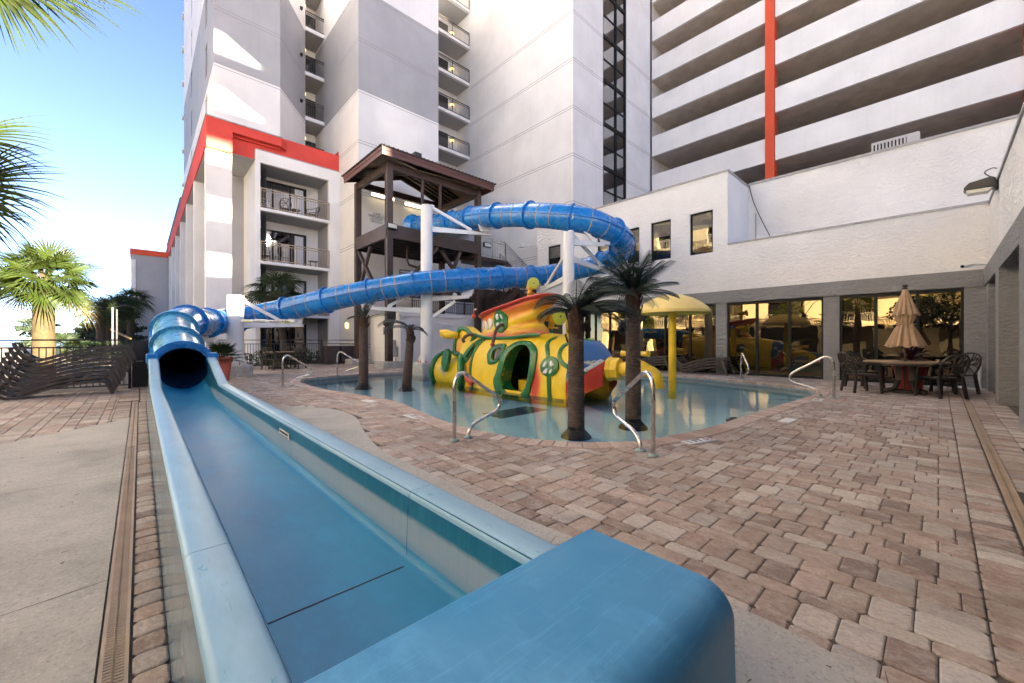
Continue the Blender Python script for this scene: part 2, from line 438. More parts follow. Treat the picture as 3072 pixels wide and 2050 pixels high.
def coping_mat():
    m, n, p = new_mat('pale_coping_brick'); setp(p, .8, spec=.25)
    ge = nd(n, 'ShaderNodeObjectInfo'); v = texco(n)
    base = ramp(n, ge.outputs['Random'], [(0,(.40,.29,.23)),(.5,(.50,.39,.33)),(1,(.56,.47,.42))])
    base = mixrgb(n, ramp(n, noise(n, v, 30, 5), [(.35,.5),(.55,0)]), base, (.30,.22,.18))
    n.links.new(base, p.inputs['Base Color']); bump(n, p, noise(n, v, 80, 3), .3, .004); return m
M['coping'] = coping_mat()
def tube_mat(name, col, chalk, amt):
    m, n, p = new_mat(name); setp(p, .26, spec=.5, coat=.25); p.inputs['Coat Roughness'].default_value = .2
    v = texco(n); f = noise(n, v, 1.1, 5)
    c_ = ramp(n, f, [(.3, mul(col,.85)),(.7, mul(col,1.12))])
    f2 = noise(n, v, 5, 8, .7); c_ = mixrgb(n, ramp(n, f2, [(.50,0),(.72,amt)]), c_, chalk)
    n.links.new(c_, p.inputs['Base Color']); n.links.new(ramp(n, f2, [(.35,.2),(.7,.4)]), p.inputs['Roughness']); return m
M['tube'] = tube_mat('blue_tube_fibreglass', (.010,.19,.54), (.03,.27,.62), .2)
M['tube_dark'] = tube_mat('deep_blue_fibreglass', (.008,.085,.28), (.06,.2,.45), .2)
M['tube_light'] = tube_mat('bleached_blue_fibreglass', (.055,.29,.50), (.20,.47,.60), .5)
M['seam'] = plain('tan_seam_sealant', (.36,.28,.20), .6, var=.25)
def flume_wall_mat():
    m, n, p = new_mat('scaled_flume_wall'); setp(p, .33, spec=.45); v = texco(n)
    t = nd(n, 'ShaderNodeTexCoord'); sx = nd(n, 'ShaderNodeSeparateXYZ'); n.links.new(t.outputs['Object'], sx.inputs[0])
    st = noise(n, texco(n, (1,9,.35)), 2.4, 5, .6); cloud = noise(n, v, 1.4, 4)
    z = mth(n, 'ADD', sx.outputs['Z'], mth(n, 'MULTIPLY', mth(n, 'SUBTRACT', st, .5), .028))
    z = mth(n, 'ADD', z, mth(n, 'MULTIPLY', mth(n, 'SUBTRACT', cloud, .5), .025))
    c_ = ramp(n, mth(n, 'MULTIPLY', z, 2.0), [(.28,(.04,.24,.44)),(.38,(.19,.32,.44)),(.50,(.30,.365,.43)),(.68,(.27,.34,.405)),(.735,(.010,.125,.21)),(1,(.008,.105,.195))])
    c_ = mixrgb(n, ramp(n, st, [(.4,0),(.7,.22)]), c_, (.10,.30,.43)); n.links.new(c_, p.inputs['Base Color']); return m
def flume_mat(name, lo, hi, speck, rough=.32, sc=1.3, peel=0, scuff=0):
    m, n, p = new_mat(name); setp(p, rough, spec=.28); v = texco(n)
    c_ = ramp(n, noise(n, v, sc, 5), [(.3, lo),(.7, hi)])
    f = noise(n, texco(n, (1,.35,1)), 6, 7, .7); c_ = mixrgb(n, ramp(n, f, [(.5,0),(.72,.45)]), c_, mul(hi,1.35))
    f2 = noise(n, v, 90, 3, .8); c_ = mixrgb(n, ramp(n, f2, [(.70,0),(.74,speck)]), c_, (.02,.08,.12))
    if peel:
        for sc_, ax in (((38,1.1,1),2.6),((3,1.3,1),5.5)):
            f4 = noise(n, texco(n, sc_), ax, 6, .7); c_ = mixrgb(n, ramp(n, f4, [(.645,0),(.665,peel),(.70,peel*.3)]), c_, (.045,.27,.42))
    if scuff:
        for rot, sx in ((.5,1),(1.9,1.4),(2.7,.8)):
            t_ = nd(n, 'ShaderNodeTexCoord'); mp_ = nd(n, 'ShaderNodeMapping'); mp_.inputs['Rotation'].default_value = (0,0,rot); mp_.inputs['Scale'].default_value = (1.2*sx,34*sx,8); n.links.new(t_.outputs['Object'], mp_.inputs[0])
            f5 = noise(n, mp_.outputs[0], 1.6, 3, .5); c_ = mixrgb(n, ramp(n, f5, [(.655,0),(.675,scuff),(.70,0)]), c_, mul(hi,1.5))
        f6 = noise(n, v, 5.5, 9, .72); c_ = mixrgb(n, ramp(n, f6, [(.30,scuff*1.4),(.42,0)]), c_, mul(lo,.62)); c_ = mixrgb(n, ramp(n, f6, [(.60,0),(.72,scuff*1.2)]), c_, mul(hi,1.35))
    n.links.new(c_, p.inputs['Base Color']); n.links.new(ramp(n, f, [(.3,rough-.04),(.7,rough+.06)]), p.inputs['Roughness']); return m
M['flume_wall'] = flume_wall_mat()
M['flume_floor'] = flume_mat('flume_floor_blue', (.010,.20,.385), (.022,.24,.43), .0, .42, scuff=.15)
M['flume_rim'] = flume_mat('sun_bleached_rim', (.215,.40,.56), (.285,.455,.60), .0, .38, peel=.75)
M['flume_out'] = flume_mat('flume_outer_blue', (.16,.24,.32), (.22,.30,.38), .3, .16)
M['flume_block'] = flume_mat('end_block_blue', (.035,.245,.50), (.105,.335,.58), .0, .36, 2.2, scuff=.24)
def water_mat():
    m, n, p = new_mat('pool_water'); out = n.nodes['Material Output']; n.nodes.remove(p)
    g = nd(n, 'ShaderNodeBsdfGlossy'); g.inputs['Roughness'].default_value = .015; t = nd(n, 'ShaderNodeBsdfTransparent'); t.inputs['Color'].default_value = (.89,.97,.96,1)
    fr = nd(n, 'ShaderNodeFresnel'); fr.inputs['IOR'].default_value = 1.33; mx = nd(n, 'ShaderNodeMixShader')
    b_ = nd(n, 'ShaderNodeBump'); b_.inputs['Strength'].default_value = .18; b_.inputs['Distance'].default_value = .02
    v = texco(n, (1,2.2,1)); h = mth(n, 'ADD', noise(n, v, 2.6, 3), mth(n, 'MULTIPLY', noise(n, v, 11, 2), .22))
    n.links.new(h, b_.inputs['Height']); n.links.new(b_.outputs[0], g.inputs['Normal']); n.links.new(b_.outputs[0], fr.inputs['Normal'])
    n.links.new(fr.outputs[0], mx.inputs[0]); n.links.new(t.outputs[0], mx.inputs[1]); n.links.new(g.outputs[0], mx.inputs[2]); n.links.new(mx.outputs[0], out.inputs[0]); return m
M['water'] = water_mat()
M['plaster'] = plain('pool_plaster', (.64,.87,.86), .7, var=.07, scale=1.2, wear=(.45,.52,.52), wearamt=.35)
M['sand'] = plain('beach_sand', (.42,.36,.27), .95, var=.12, scale=.3)
M['sea'] = plain('sea_water', (.10,.20,.27), .25, var=.1, scale=.05)

# ------------------------------------------------------------------ ground, pool, paving
HC, HS = math.cos(HEAD), math.sin(HEAD)
def view_of(x, y, z=0.0):
    f = x*HC + y*HS; r = x*HS - y*HC
    if f < .2: return None
    return (512 + 398.2*r/f, 340.7 - 398.2*(z-1.25)/f, f)
def in_frame(x, y, z=0.0, pad=14):
    q = view_of(x, y, z)
    return q is not None and -pad < q[0] < 1024+pad and -pad < q[1] < 683+pad
def catmull(P, k=8, closed=False):
    P = [Vector(p) for p in P]; n = len(P); out = []
    rng = range(n if closed else n-1)
    for i in rng:
        p1, p2 = P[i], P[(i+1) % n]
        p0 = P[(i-1) % n] if (closed or i > 0) else p1*2 - p2
        p3 = P[(i+2) % n] if (closed or i < n-2) else p2*2 - p1
        for j in range(k):
            t = j/k
            out.append(.5*((2*p1) + (p2-p0)*t + (2*p0-5*p1+4*p2-p3)*t*t + (3*p1-p0-3*p2+p3)*t*t*t))
    if not closed: out.append(P[-1])
    return out
def inside(poly, x, y):
    c_ = False; j = len(poly)-1
    for i in range(len(poly)):
        xi, yi = poly[i][0], poly[i][1]; xj, yj = poly[j][0], poly[j][1]
        if (yi > y) != (yj > y) and x < (xj-xi)*(y-yi)/(yj-yi) + xi: c_ = not c_
        j = i
    return c_
POOL = [(3.55,13.2),(3.46,12.3),(3.45,10.6),(3.70,8.93),(3.80,7.5),(3.55,5.96),(3.40,4.84),(3.46,4.03),(3.62,3.53),(3.92,3.01),(4.26,2.72),(4.69,2.48),(5.89,2.25),(7.0,2.2),(8.52,2.12),(10.18,2.02),(11.3,1.98),(12.25,2.10),(12.95,2.62),(13.4,3.75),(13.8,4.95),(14.15,6.47),(13.75,8.58),(12.4,11.2),(10.6,13.2),(8.5,14.4),(6.75,14.85),(4.85,14.6),(3.9,14.1)]
pool = [(p.x, p.y) for p in catmull([(x,y,0) for x,y in POOL], 10, True)]
def resample(poly, step):
    pts = poly + [poly[0]]; out = [pts[0]]; acc = 0
    L = sum(math.dist(pts[i], pts[i+1]) for i in range(len(pts)-1)); n = round(L/step); st = L/n; need = st
    for i in range(len(pts)-1):
        a, b_ = pts[i], pts[i+1]; d = math.dist(a, b_)
        while acc + d >= need - 1e-9 and len(out) < n:
            t = (need-acc)/d; out.append((a[0]+(b_[0]-a[0])*t, a[1]+(b_[1]-a[1])*t)); need += st
        acc += d
    return out
def offset(poly, d):
    n = len(poly); out = []
    for i in range(n):
        a, b_ = Vector(poly[i-1]), Vector(poly[(i+1) % n]); t = (b_-a).normalized()
        out.append((poly[i][0] + t.y*d, poly[i][1] - t.x*d))
    return out
area = sum(pool[i-1][0]*pool[i][1]-pool[i][0]*pool[i-1][1] for i in range(len(pool)))
if area < 0: pool = pool[::-1]
edge = resample(pool, .155)
COPW = .27
outer = offset(edge, COPW)          # counter-clockwise, so a positive offset leads away from the water
mid = offset(edge, .14)

def sheet(x0, y0, x1, y1, z): 
    b = B(); b.quad((x0,y0,z),(x1,y0,z),(x1,y1,z),(x0,y1,z)); return b
g = B()
for (x0,y0,x1,y1) in ((-500,14.7,60,900),(-500,-300,-6,14.7),(60,-300,500,900),(-6,-300,60,-10)): g.quad((x0,y0,-.3),(x1,y0,-.3),(x1,y1,-.3),(x0,y1,-.3))
tag(build('beach', g, M['sand']), kind='structure')
tag(build('sea', sheet(-2500,150,2500,4800,-.25), M['sea']), kind='structure')

deck = thing('pool_deck', 'brick paved pool deck', 'deck', kind='structure')
del deck['category']
b = B(); st = .25
for i in range(int(22/st)):
    for j in range(int(34/st)):
        x, y = -6 + i*st, -10 + j*st
        if any(inside(mid, x+dx*st, y+dy*st) for dx in (0,1) for dy in (0,1)): continue
        b.quad((x,y,-.012),(x+st,y,-.012),(x+st,y+st,-.012),(x,y+st,-.012))
build('joint_bed', b, M['joint'], deck, weld=True)
CURVE = [(1.2,9.3),(1.62,8.86),(1.97,8.50),(2.30,8.05),(2.56,7.5),(2.60,6.9),(2.52,6.3),(2.28,5.5),(2.08,4.71),(1.98,4.1),(1.99,3.37),(1.97,2.51),(1.97,2.01),(2.01,1.4),(2.04,.66),(2.03,.40),(1.99,.16),(1.94,-.05),(1.80,-.3)]
cv = [(p.x,p.y) for p in catmull([(x,y,0) for x,y in CURVE], 6)]
slab_r = [(.3,-.8),(.3,9.3)] + cv + [(1.6,-.8)]
LC = [(-.125,8.95),(-.35,8.58),(-.65,8.30),(-.95,8.02),(-1.3,7.55),(-1.9,6.9),(-2.8,6.2),(-4.2,5.5),(-5.6,5.0)]
lc = [(p.x,p.y) for p in catmull([(x,y,0) for x,y in LC], 4)]
slab_l = [(-.125,-3)] + lc + [(-5.6,-3)]
b = B().prism(slab_r, -.03, .006); tag(build('concrete_slab', b, M['concrete']), kind='structure')
b = B().prism(slab_l, -.03, .006); sl = tag(build('concrete_slab', b, M['concrete']), kind='structure')
b = B()
for y, tilt, x0 in ((1.95,.30,-.62),(2.95,.12,-2.2),(5.2,.05,-2.4)):
    for k in range(12):
        xa, xb = x0+(-.125-x0)*k/12, x0+(-.125-x0)*(k+1)/12
        ya, yb = y+tilt*(xa)+.008*math.sin(k*1.7), y+tilt*(xb)+.008*math.sin((k+1)*1.7)
        b.quad((xa,ya-.0022,.0075),(xb,yb-.0022,.0075),(xb,yb+.0022,.0075),(xa,ya+.0022,.0075))
build('crack', b, M['slot'], sl)

def paver_geo(b, x0, y0, x1, y1, z, fine):
    c_ = .007; h = .0045; k = .016
    if fine:
        o = [(x0+k,y0),(x1-k,y0),(x1,y0+k),(x1,y1-k),(x1-k,y1),(x0+k,y1),(x0,y1-k),(x0,y0+k)]
        cx, cyy = (x0+x1)/2, (y0+y1)/2
        i_ = [(px + (c_ if px < cx else -c_), py + (c_ if py < cyy else -c_)) for px, py in o]
    else:
        o = [(x0,y0),(x1,y0),(x1,y1),(x0,y1)]; i_ = [(x0+c_,y0+c_),(x1-c_,y0+c_),(x1-c_,y1-c_),(x0+c_,y1-c_)]
    n = len(b.v); m = len(o)
    tl = (uni(-.0015,.0015), uni(-.0015,.0015))
    tz = lambda p: z + ((p[0]-x0)/(x1-x0)-.5)*tl[0] + ((p[1]-y0)/(y1-y0)-.5)*tl[1]
    b.v += [(px,py,tz((px,py))) for px,py in i_] + [(px,py,tz((px,py))-h) for px,py in o] + [(px,py,-.03) for px,py in o]
    b.f.append(tuple(range(n, n+m)))
    for i in range(m):
        j = (i+1) % m
        b.f.append((n+m+i, n+m+j, n+j, n+i)); b.f.append((n+2*m+i, n+2*m+j, n+m+j, n+m+i))
GAP = .0045
def blocked(x, y):
    if inside(slab_r, x-.04, y) and inside(slab_r, x, y): return True
    if inside(slab_l, x+.02, y): return True
    return inside(mid, x, y)
rects = []
def strip(x0, y0, x1, y1):
    if x1-x0 > .03 and y1-y0 > .03: rects.append((x0+GAP/2, y0+GAP/2, x1-GAP/2, y1-GAP/2))
# main field: columns along Y, wide courses of squares beside thin courses of stretchers
x = .12; ci = 0
while x < 15.95:
    w = (.21,.105,.21,.14)[ci % 4]; ci += 1
    if w == .105: L, off = .225, uni(0,.225)
    elif w == .14: L, off = .15 if ci % 8 else .225, random.choice((0,.075))
    else: L, off = .15, random.choice((0,0,.075))
    y = -.15 - off
    while y < 22.6:
        l_ = L if rnd() > .12 else L*1.5
        strip(x, max(y,-.15), x+w, y+l_)
        y += l_
    x += w
# left field
x = -6; ci = 0
while x < -.33:
    w = min((.21,.105,.21,.14)[ci % 4], -.33-x); ci += 1; L = {.105:.225}.get(w,.15); y = 4.6 - uni(0,L)
    while y < 15:
        l_ = L if rnd() > .12 else L*1.5; strip(x, y, x+w, y+l_); y += l_
    x += w
y = 8.6
while y < 11.3: strip(-.33, y, -.13, y+.105); y += .105           # inset by the corner grate
y = 11.45
while y < 15: strip(-.33, y, -.02, y+.11); y += .11
y = 10.9
while y < 15: strip(.0, y, .12, y+.15); y += .15
y = .9
while y < 11: strip(-.025, y, .085, y+.128); y += .128             # soldier strip by the flume
x = 1.6
while x < 15.9: strip(x, -.345, x+.108, -.152); x += .108            # right border
x = 2.2
while x < 15.9: strip(x, -.66, x+.105, -.445); strip(x, -.90, x+.105, -.66); x += .105
cand = []
for r in rects:
    cx, cyy = (r[0]+r[2])/2, (r[1]+r[3])/2
    if cyy > 14.3 and cx < .16: continue
    if not in_frame(cx, cyy): continue
    if blocked(cx, cyy): continue
    q = view_of(cx, cyy); cand.append((q[2], r))
cand.sort(key=lambda t: t[0])
def hidden_by_flume(r): return r[0] < 1.2 and r[3] > .1 and r[0] > .12 and r[3] < 10.6
near = [c_ for c_ in cand if not hidden_by_flume(c_[1]) and in_frame((c_[1][0]+c_[1][2])/2, (c_[1][1]+c_[1][3])/2, 0, -4)][:300]
nearset = {id(c_) for c_ in near}
for d, r in near:
    b = B(); paver_geo(b, *r, uni(-.003,.002), True); build('paver', b, M['paver'], deck)
b = B()
for c_ in cand:
    if id(c_) in nearset: continue
    paver_geo(b, *c_[1], uni(-.004,.002), c_[0] < 7)
pv = build('paving', b, M['paver'], deck); pv['kind'] = 'stuff'
# coping bricks, wall and floor of the pool
n_e = len(edge)
for i in range(n_e):
    j = (i+1) % n_e; e0, e1, o0, o1 = Vector(edge[i]), Vector(edge[j]), Vector(outer[i]), Vector(outer[j])
    g_ = .018; q = [e0.lerp(e1,g_), e1.lerp(e0,g_), o1.lerp(o0,g_), o0.lerp(o1,g_)]
    ins = sum(q, Vector((0,0)))/4; z = .010 + uni(-.002,.002)
    b = B(); n = 0
    b.v = [(*p.lerp(ins,.07), z) for p in q] + [(*p, z-.009) for p in q] + [(*p, -.055) for p in q]
    b.f = [(0,1,2,3)] + [(4+k,4+(k+1)%4,(k+1)%4,k) for k in range(4)] + [(8+k,8+(k+1)%4,4+(k+1)%4,4+k) for k in range(4)] + [(8,9,10,11)]
    build('coping_brick', b, M['coping'], deck)
WATER_Z = -.105; FLOOR_Z = -.30
pl = thing('pool_basin', 'shallow pool basin', 'basin', kind='structure'); del pl['category']
b = B(); inn = offset(edge, .03)
for i in range(n_e):
    j = (i+1) % n_e; b.quad((*inn[i],-.04),(*inn[j],-.04),(*inn[j],FLOOR_Z-.02),(*inn[i],FLOOR_Z-.02))
build('pool_wall', b, M['plaster'], pl)
b = B().prism(inn, FLOOR_Z-.05, FLOOR_Z); build('pool_floor', b, M['plaster'], pl)
b = B()
def poolband(i0, i1, z0, z1, off=.026):
    o_ = offset(edge, off)
    for i in range(i0, i1):
        a, c_ = o_[i % n_e], o_[(i+1) % n_e]; b.quad((*a,z0),(*c_,z0),(*c_,z1),(*a,z1))
poolband(0, n_e, -.175, -.06); build('waterline_tile', b, plain('grey_waterline_tile', (.30,.35,.37), .3, var=.25, scale=20), pl)
b = B().prism([(5.26,6.56),(6.64,6.62),(6.66,5.95),(5.22,5.90)], FLOOR_Z, FLOOR_Z+.006)
gr = build('drain_cover', b, plain('pool_drain_grey', (.10,.115,.11), .7), pl)
b = B()
for k in range(27):
    y0 = 5.96 + k*.0225; b.box(5.30, y0, FLOOR_Z+.006, 6.58, y0+.008, FLOOR_Z+.016)
sb = build('drain_bar', b, plain('pool_drain_bar', (.22,.25,.24), .6), pl); sb['kind'] = 'stuff'
b = B()
for P_ in ([(11.2,2.14),(12.0,2.3),(12.35,2.6),(12.1,2.95)],[(3.78,13.2),(3.98,12.5),(4.25,12.2)],[(3.66,3.62),(3.52,4.2),(3.50,4.9)]):
    pp = [(p.x,p.y) for p in catmull([(*q,0) for q in P_], 6)]
    for i in range(len(pp)-1):
        a, c_ = Vector(pp[i]), Vector(pp[i+1]); t = (c_-a).normalized(); nn = Vector((-t.y,t.x))*.025
        b.quad((*(a-nn),FLOOR_Z+.004),(*(c_-nn),FLOOR_Z+.004),(*(c_+nn),FLOOR_Z+.004),(*(a+nn),FLOOR_Z+.004))
build('step_line', b, M['tile_navy'], pl)
b = B().prism(inn, WATER_Z-.0005, WATER_Z); b.f = [f for f in b.f if all(b.v[i][2] > WATER_Z-.0003 for i in f)]
tag(build('water', b, M['water'], up=True), kind='structure')
# trench drains
def trench(x0, y0, x1, y1, alongY, far):
    t = thing('trench_drain', 'tan trench drain grate', 'drain', kind='structure'); del t['category']
    b = B().box(x0, y0, -.05, x1, y1, -.001); build('channel', b, M['slot'], t)
    b = B(); w = (x1-x0) if alongY else (y1-y0); s0 = y0 if alongY else x0; s1 = y1 if alongY else x1
    c0 = x0 if alongY else y0
    def bar(a0, a1, u0, u1):
        if alongY: b.box(c0+u0, a0, -.01, c0+u1, a1, .004)
        else: b.box(a0, c0+u0, -.01, a1, c0+u1, .004)
    for u0, u1 in ((.001,.014),(w/2-.004,w/2+.004),(w-.014,w-.001)): bar(s0, s1, u0, u1)
    a = s0
    while a < min(far, s1):
        bar(a, a+.0115, .013, w-.013); a += .0195
    if far < s1: bar(far, s1, .013, w-.013)
    k = build('grate', b, M['drain'], t); k['kind'] = 'stuff'
trench(-.118, .9, -.032, 11.25, True, 6.5)
trench(2.6, -.44, 15.2, -.352, False, 7.5)
b = B()
for k in range(18): b.box(-.33+k*.018, 11.30, -.01, -.318+k*.018, 11.38, .005)
cg = build('corner_grate', b, M['slot']); cg['kind'] = 'structure'
# ------------------------------------------------------------------ hotel tower
FL = 2.92
def seg(b, x0, y0, x1, y1, z0, z1): b.quad((x0,y0,z0),(x1,y1,z0),(x1,y1,z1),(x0,y0,z1)); return b
tower = thing('hotel_tower', 'tall white and grey stuccoed hotel tower with red band above its lowest floors', 'hotel', (9, 30, 0))
def wallpart(mat, segs_, name='wall', label=None):
    b = B()
    for s_ in segs_: seg(b, *s_)
    o = build(name, b, M[mat], tower)
    if label: o['label'] = label
    return o
Z1, Z2, Z3, ZT = 12.5, 15.5, 21.3, 36
def banded(x0, y0, x1, y1, zlow):
    if zlow < Z1: wallpart('white_smooth', [(x0,y0,x1,y1,zlow,Z2)])
    else: wallpart('white_smooth', [(x0,y0,x1,y1,Z1,Z2)])
    wallpart('grey', [(x0,y0,x1,y1,Z2,Z3)], label='grey painted middle band of wall')
    wallpart('white_smooth', [(x0,y0,x1,y1,Z3,ZT)])
# corner A: left face with slot windows
b = B(); holes = []
for yw in (28.5, 37.4):
    for k in range(7): holes.append((yw-.45, yw+.45, 13.35+FL*k, 15.15+FL*k))
for (za, zb, mt) in ((Z1,Z2,'white_smooth'),(Z2,Z3,'grey'),(Z3,ZT,'white_smooth')):
    b = B(); wall_cells(b, lambda a,z,d: (2.75+d, a, z), 25.3, 44.3, za, zb, [h for h in holes if h[2] < zb and h[3] > za], .25); build('wall', b, M[mt], tower)
for h in holes:
    b = B().box(2.95, h[0], h[2], 3.0, h[1], h[3]); w = build('window', b, M['dark_glass'], tower)
for k in range(9):
    b = B().box(2.66, 44.3, 11.8+FL*k, 4, 45.2, 11.98+FL*k); build('balcony_slab', b, M['white_smooth'], tower)
banded(3.0, 25.3, 5.76, 25.3, Z1)
banded(5.76, 25.3, 7.84, 28.1, Z1)
banded(9.02, 30, 9.02, 22.4, 0)
wallpart('white_smooth', [(9.02,22.4,14.3,22.4,0,Z2)]); wallpart('grey', [(9.02,22.4,14.3,22.4,Z2,Z3)], label='grey painted middle band of wall'); wallpart('white_smooth', [(9.02,22.4,14.3,22.4,Z3,ZT)])
wallpart('grey', [(14.3,22.4,14.3,27.2,0,ZT)])
wallpart('white_smooth', [(14.3,27.2,19.15,27.2,0,ZT)])
wallpart('white', [(19.15,27.2,19.15,15.33,0,ZT)])
# face C with the tall glazed stair strip
b = B(); wall_cells(b, lambda a,z,d: (a, 15.1+d, z), 19.15, 28.6, 0, ZT, [(22.3,25.2,9.7,34.5)], .22); build('wall', b, M['white'], tower)
# recess behind the L shaped balconies
wallpart('white_smooth', [(7.84,28.1,7.84,30,0,ZT),(7.84,30,11,30,0,ZT),(11,30,11,22.4,0,ZT)], name='recess_wall')
b = B(); b.quad((2.75,25.3,ZT),(30,15.1,ZT),(30,60,ZT),(2.75,44.3,ZT)); seg(b,30,15.1,30,60,0,ZT); seg(b,30,60,2.75,44.3,0,ZT); build('roof', b, M['cap'], tower)
def groove(x0, y0, x1, y1, z):
    d = Vector((x1-x0, y1-y0, 0)).normalized(); nrm = Vector((d.y, -d.x, 0))*.003
    for dz in (0, -.15):
        b = B(); b.quad((x0+nrm.x,y0+nrm.y,z+dz),(x1+nrm.x,y1+nrm.y,z+dz),(x1+nrm.x,y1+nrm.y,z+dz+.028),(x0+nrm.x,y0+nrm.y,z+dz+.028)); build('score_line', b, M['groove'], tower)
for k in range(-4, 4):
    z = 12.6 + 2.9*k
    if z > 12.7:
        groove(2.75,25.3,5.76,25.3,z); groove(5.76,25.3,7.84,28.1,z)
    groove(9.02,25.6,9.02,22.4,z); groove(9.02,22.4,14.3,22.4,z); groove(19.15,25.3,19.15,15.1,z); groove(19.15,15.1,22.3,15.1,z); groove(25.2,15.1,28.5,15.1,z)
for k in range(4):
    z = 13.4+FL*k; b = B().box(7.35,27.35,z,7.5,27.55,z+.12); build('wall_fitting', b, M['bronze'], tower)
# stair glazing
b = B()
for zf in [9.7+.0, *[9.85+FL*k for k in range(0,9)]]:
    b.box(22.3, 15.16, zf-.11, 25.2, 15.30, zf+.11); 
for k in range(9): b.box(22.3, 15.18, 9.85+FL*k+1.35, 25.2, 15.28, 9.85+FL*k+1.43)
for xa in (22.3,23.9,25.1): b.box(xa, 15.13, 9.7, xa+.1, 15.31, 34.5)
wf = build('stair_window', b, M['bronze'], tower)
b = B()
for k in range(9):
    for xa, xb in ((22.4,23.9),(24.0,25.1)):
        for za, zb in ((.11,1.35),(1.43,FL-.11)): b.quad((xa,15.22,9.85+FL*k+za),(xb,15.22,9.85+FL*k+za),(xb,15.22,9.85+FL*k+zb),(xa,15.22,9.85+FL*k+zb))
build('pane', b, M['blue_glass'], wf)
def railing(b, pts, z, h=1.05, step=.115, post=.05, top=.05, bal=.016):
    for i in range(len(pts)-1):
        p0, p1 = Vector((*pts[i], z)), Vector((*pts[i+1], z)); L = (p1-p0).length; n = max(1, int(L/step))
        b.beam(p0+Vector((0,0,h)), p1+Vector((0,0,h)), top*1.4, top); b.beam(p0+Vector((0,0,h-.13)), p1+Vector((0,0,h-.13)), top*.8, top*.7); b.beam(p0+Vector((0,0,.09)), p1+Vector((0,0,.09)), top*.8, top*.7)
        for k in range(n+1):
            p = p0.lerp(p1, k/n); b.box(p.x-bal/2, p.y-bal/2, z+.09, p.x+bal/2, p.y+bal/2, z+h-.13)
        m = max(1, round(L/1.6))
        for k in range(m+1):
            p = p0.lerp(p1, k/m); b.box(p.x-post/2, p.y-post/2, z, p.x+post/2, p.y+post/2, z+h)
    return b
def lampbox(par, x, y, z, s=.085):
    b = B().box(x-s, y-s, z-.17, x+s, y+s, z+.17); o = build('lamp', b, M['bronze'], par)
    b = B().box(x-s-.006, y-s-.006, z-.13, x+s+.006, y+s+.006, z+.07); build('lamp_glass', b, M['sconce_on'], par)
for k in range(5):                      # the L shaped balconies between the wings
    z = 12.95 + FL*k
    b = B().prism([(7.84,28.1),(9.12,28.1),(9.12,25.3),(11,25.3),(11,30),(7.84,30)], z-.22, z)
    s_ = build('balcony', b, M['white_smooth'], tower)
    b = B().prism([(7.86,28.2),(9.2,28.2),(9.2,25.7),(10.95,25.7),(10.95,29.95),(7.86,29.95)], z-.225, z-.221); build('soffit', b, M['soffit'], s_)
    b = railing(B(), [(7.86,28.16),(9.06,28.16),(9.06,25.4)], z); build('railing', b, M['bronze_rail'], s_)
    b = B().box(8.3, 29.9, z, 10.4, 29.98, z+2.15); build('door', b, M['dark_glass'], s_)
    lampbox(s_, 7.93, 28.75, z+1.75)
for k in range(-1, 6):                  # the straight balconies
    z = 12.9 + FL*k
    b = B().box(14.32, 25.4, z-.22, 19.13, 27.18, z); s_ = build('balcony', b, M['white_smooth'], tower)
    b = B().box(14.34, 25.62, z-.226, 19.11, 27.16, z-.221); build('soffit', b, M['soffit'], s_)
    b = railing(B(), [(14.4,25.46),(19.1,25.46)], z); build('railing', b, M['bronze_rail'], s_)
    b = B().box(16.2, 27.1, z, 18.2, 27.17, z+2.15); build('door', b, M['dark_glass'], s_)
    lampbox(s_, 18.6, 27.08, z+1.75)
# red band
b = B().box(2.4,25.3,11.1,2.74,68,12.5); b.box(2.74,25.28,11.95,5.76,25.6,12.5); b.box(2.4,24.95,11.1,3.5,25.28,12.5); b.box(3.5,24.95,12.05,5.76,25.28,12.5)
n_ = len(b.v); b.prism([(5.76,24.95),(7.0,26.6),(6.75,26.9),(5.76,25.6)], 12.05, 12.5)
seg(b,2.75,25.42,9.02,25.42,11.1,12.5); seg(b,9.0,25.42,9.0,28.1,11.1,13.0); seg(b,5.76,25.42,9.02,25.42,12.5,12.72); b.box(9.03,25.32,12.0,9.2,28.1,12.72)
build('red_band', b, M['red'], tower)
b = B().box(2.36,24.9,12.5,5.8,25.3,12.56); b.box(2.36,25.3,12.5,2.74,68,12.56); build('band_coping', b, M['cap'], tower)
b = B().box(2.42,24.97,11.04,3.48,25.9,11.1); build('soffit_board', b, plain('tan_soffit', (.45,.32,.17), .8), tower)
# piers below the band
for k, y in enumerate((25.3,31.3,36.9,42.8,48.8,55,61,67)):
    b = B().box(2.42, y, 0, 3.52, y+.55, 11.1); build('pier', b, M['white' if k == 0 else 'white_smooth'], tower)
b = B(); seg(b,5.2,25.9,5.2,68,0,11.1); build('wall', b, M['grey'], tower)
b = B(); b.quad((2.45,25.31,11.08),(5.2,25.31,11.08),(5.2,68,11.08),(2.45,68,11.08)); build('soffit', b, M['soffit'], tower)
b = B(); seg(b,3.5,28.6,4.6,28.6,0,11.1); build('wall', b, M['grey'], tower)
b = B()
for k in range(24): b.box(2.5, 44.6+k, 12.56, 2.55, 44.65+k, 13.6)
b.box(2.48,44.5,13.5,2.57,68,13.6); b.box(2.49,44.5,13.0,2.55,68,13.05); build('roof_railing', b, M['bronze_rail'], tower)
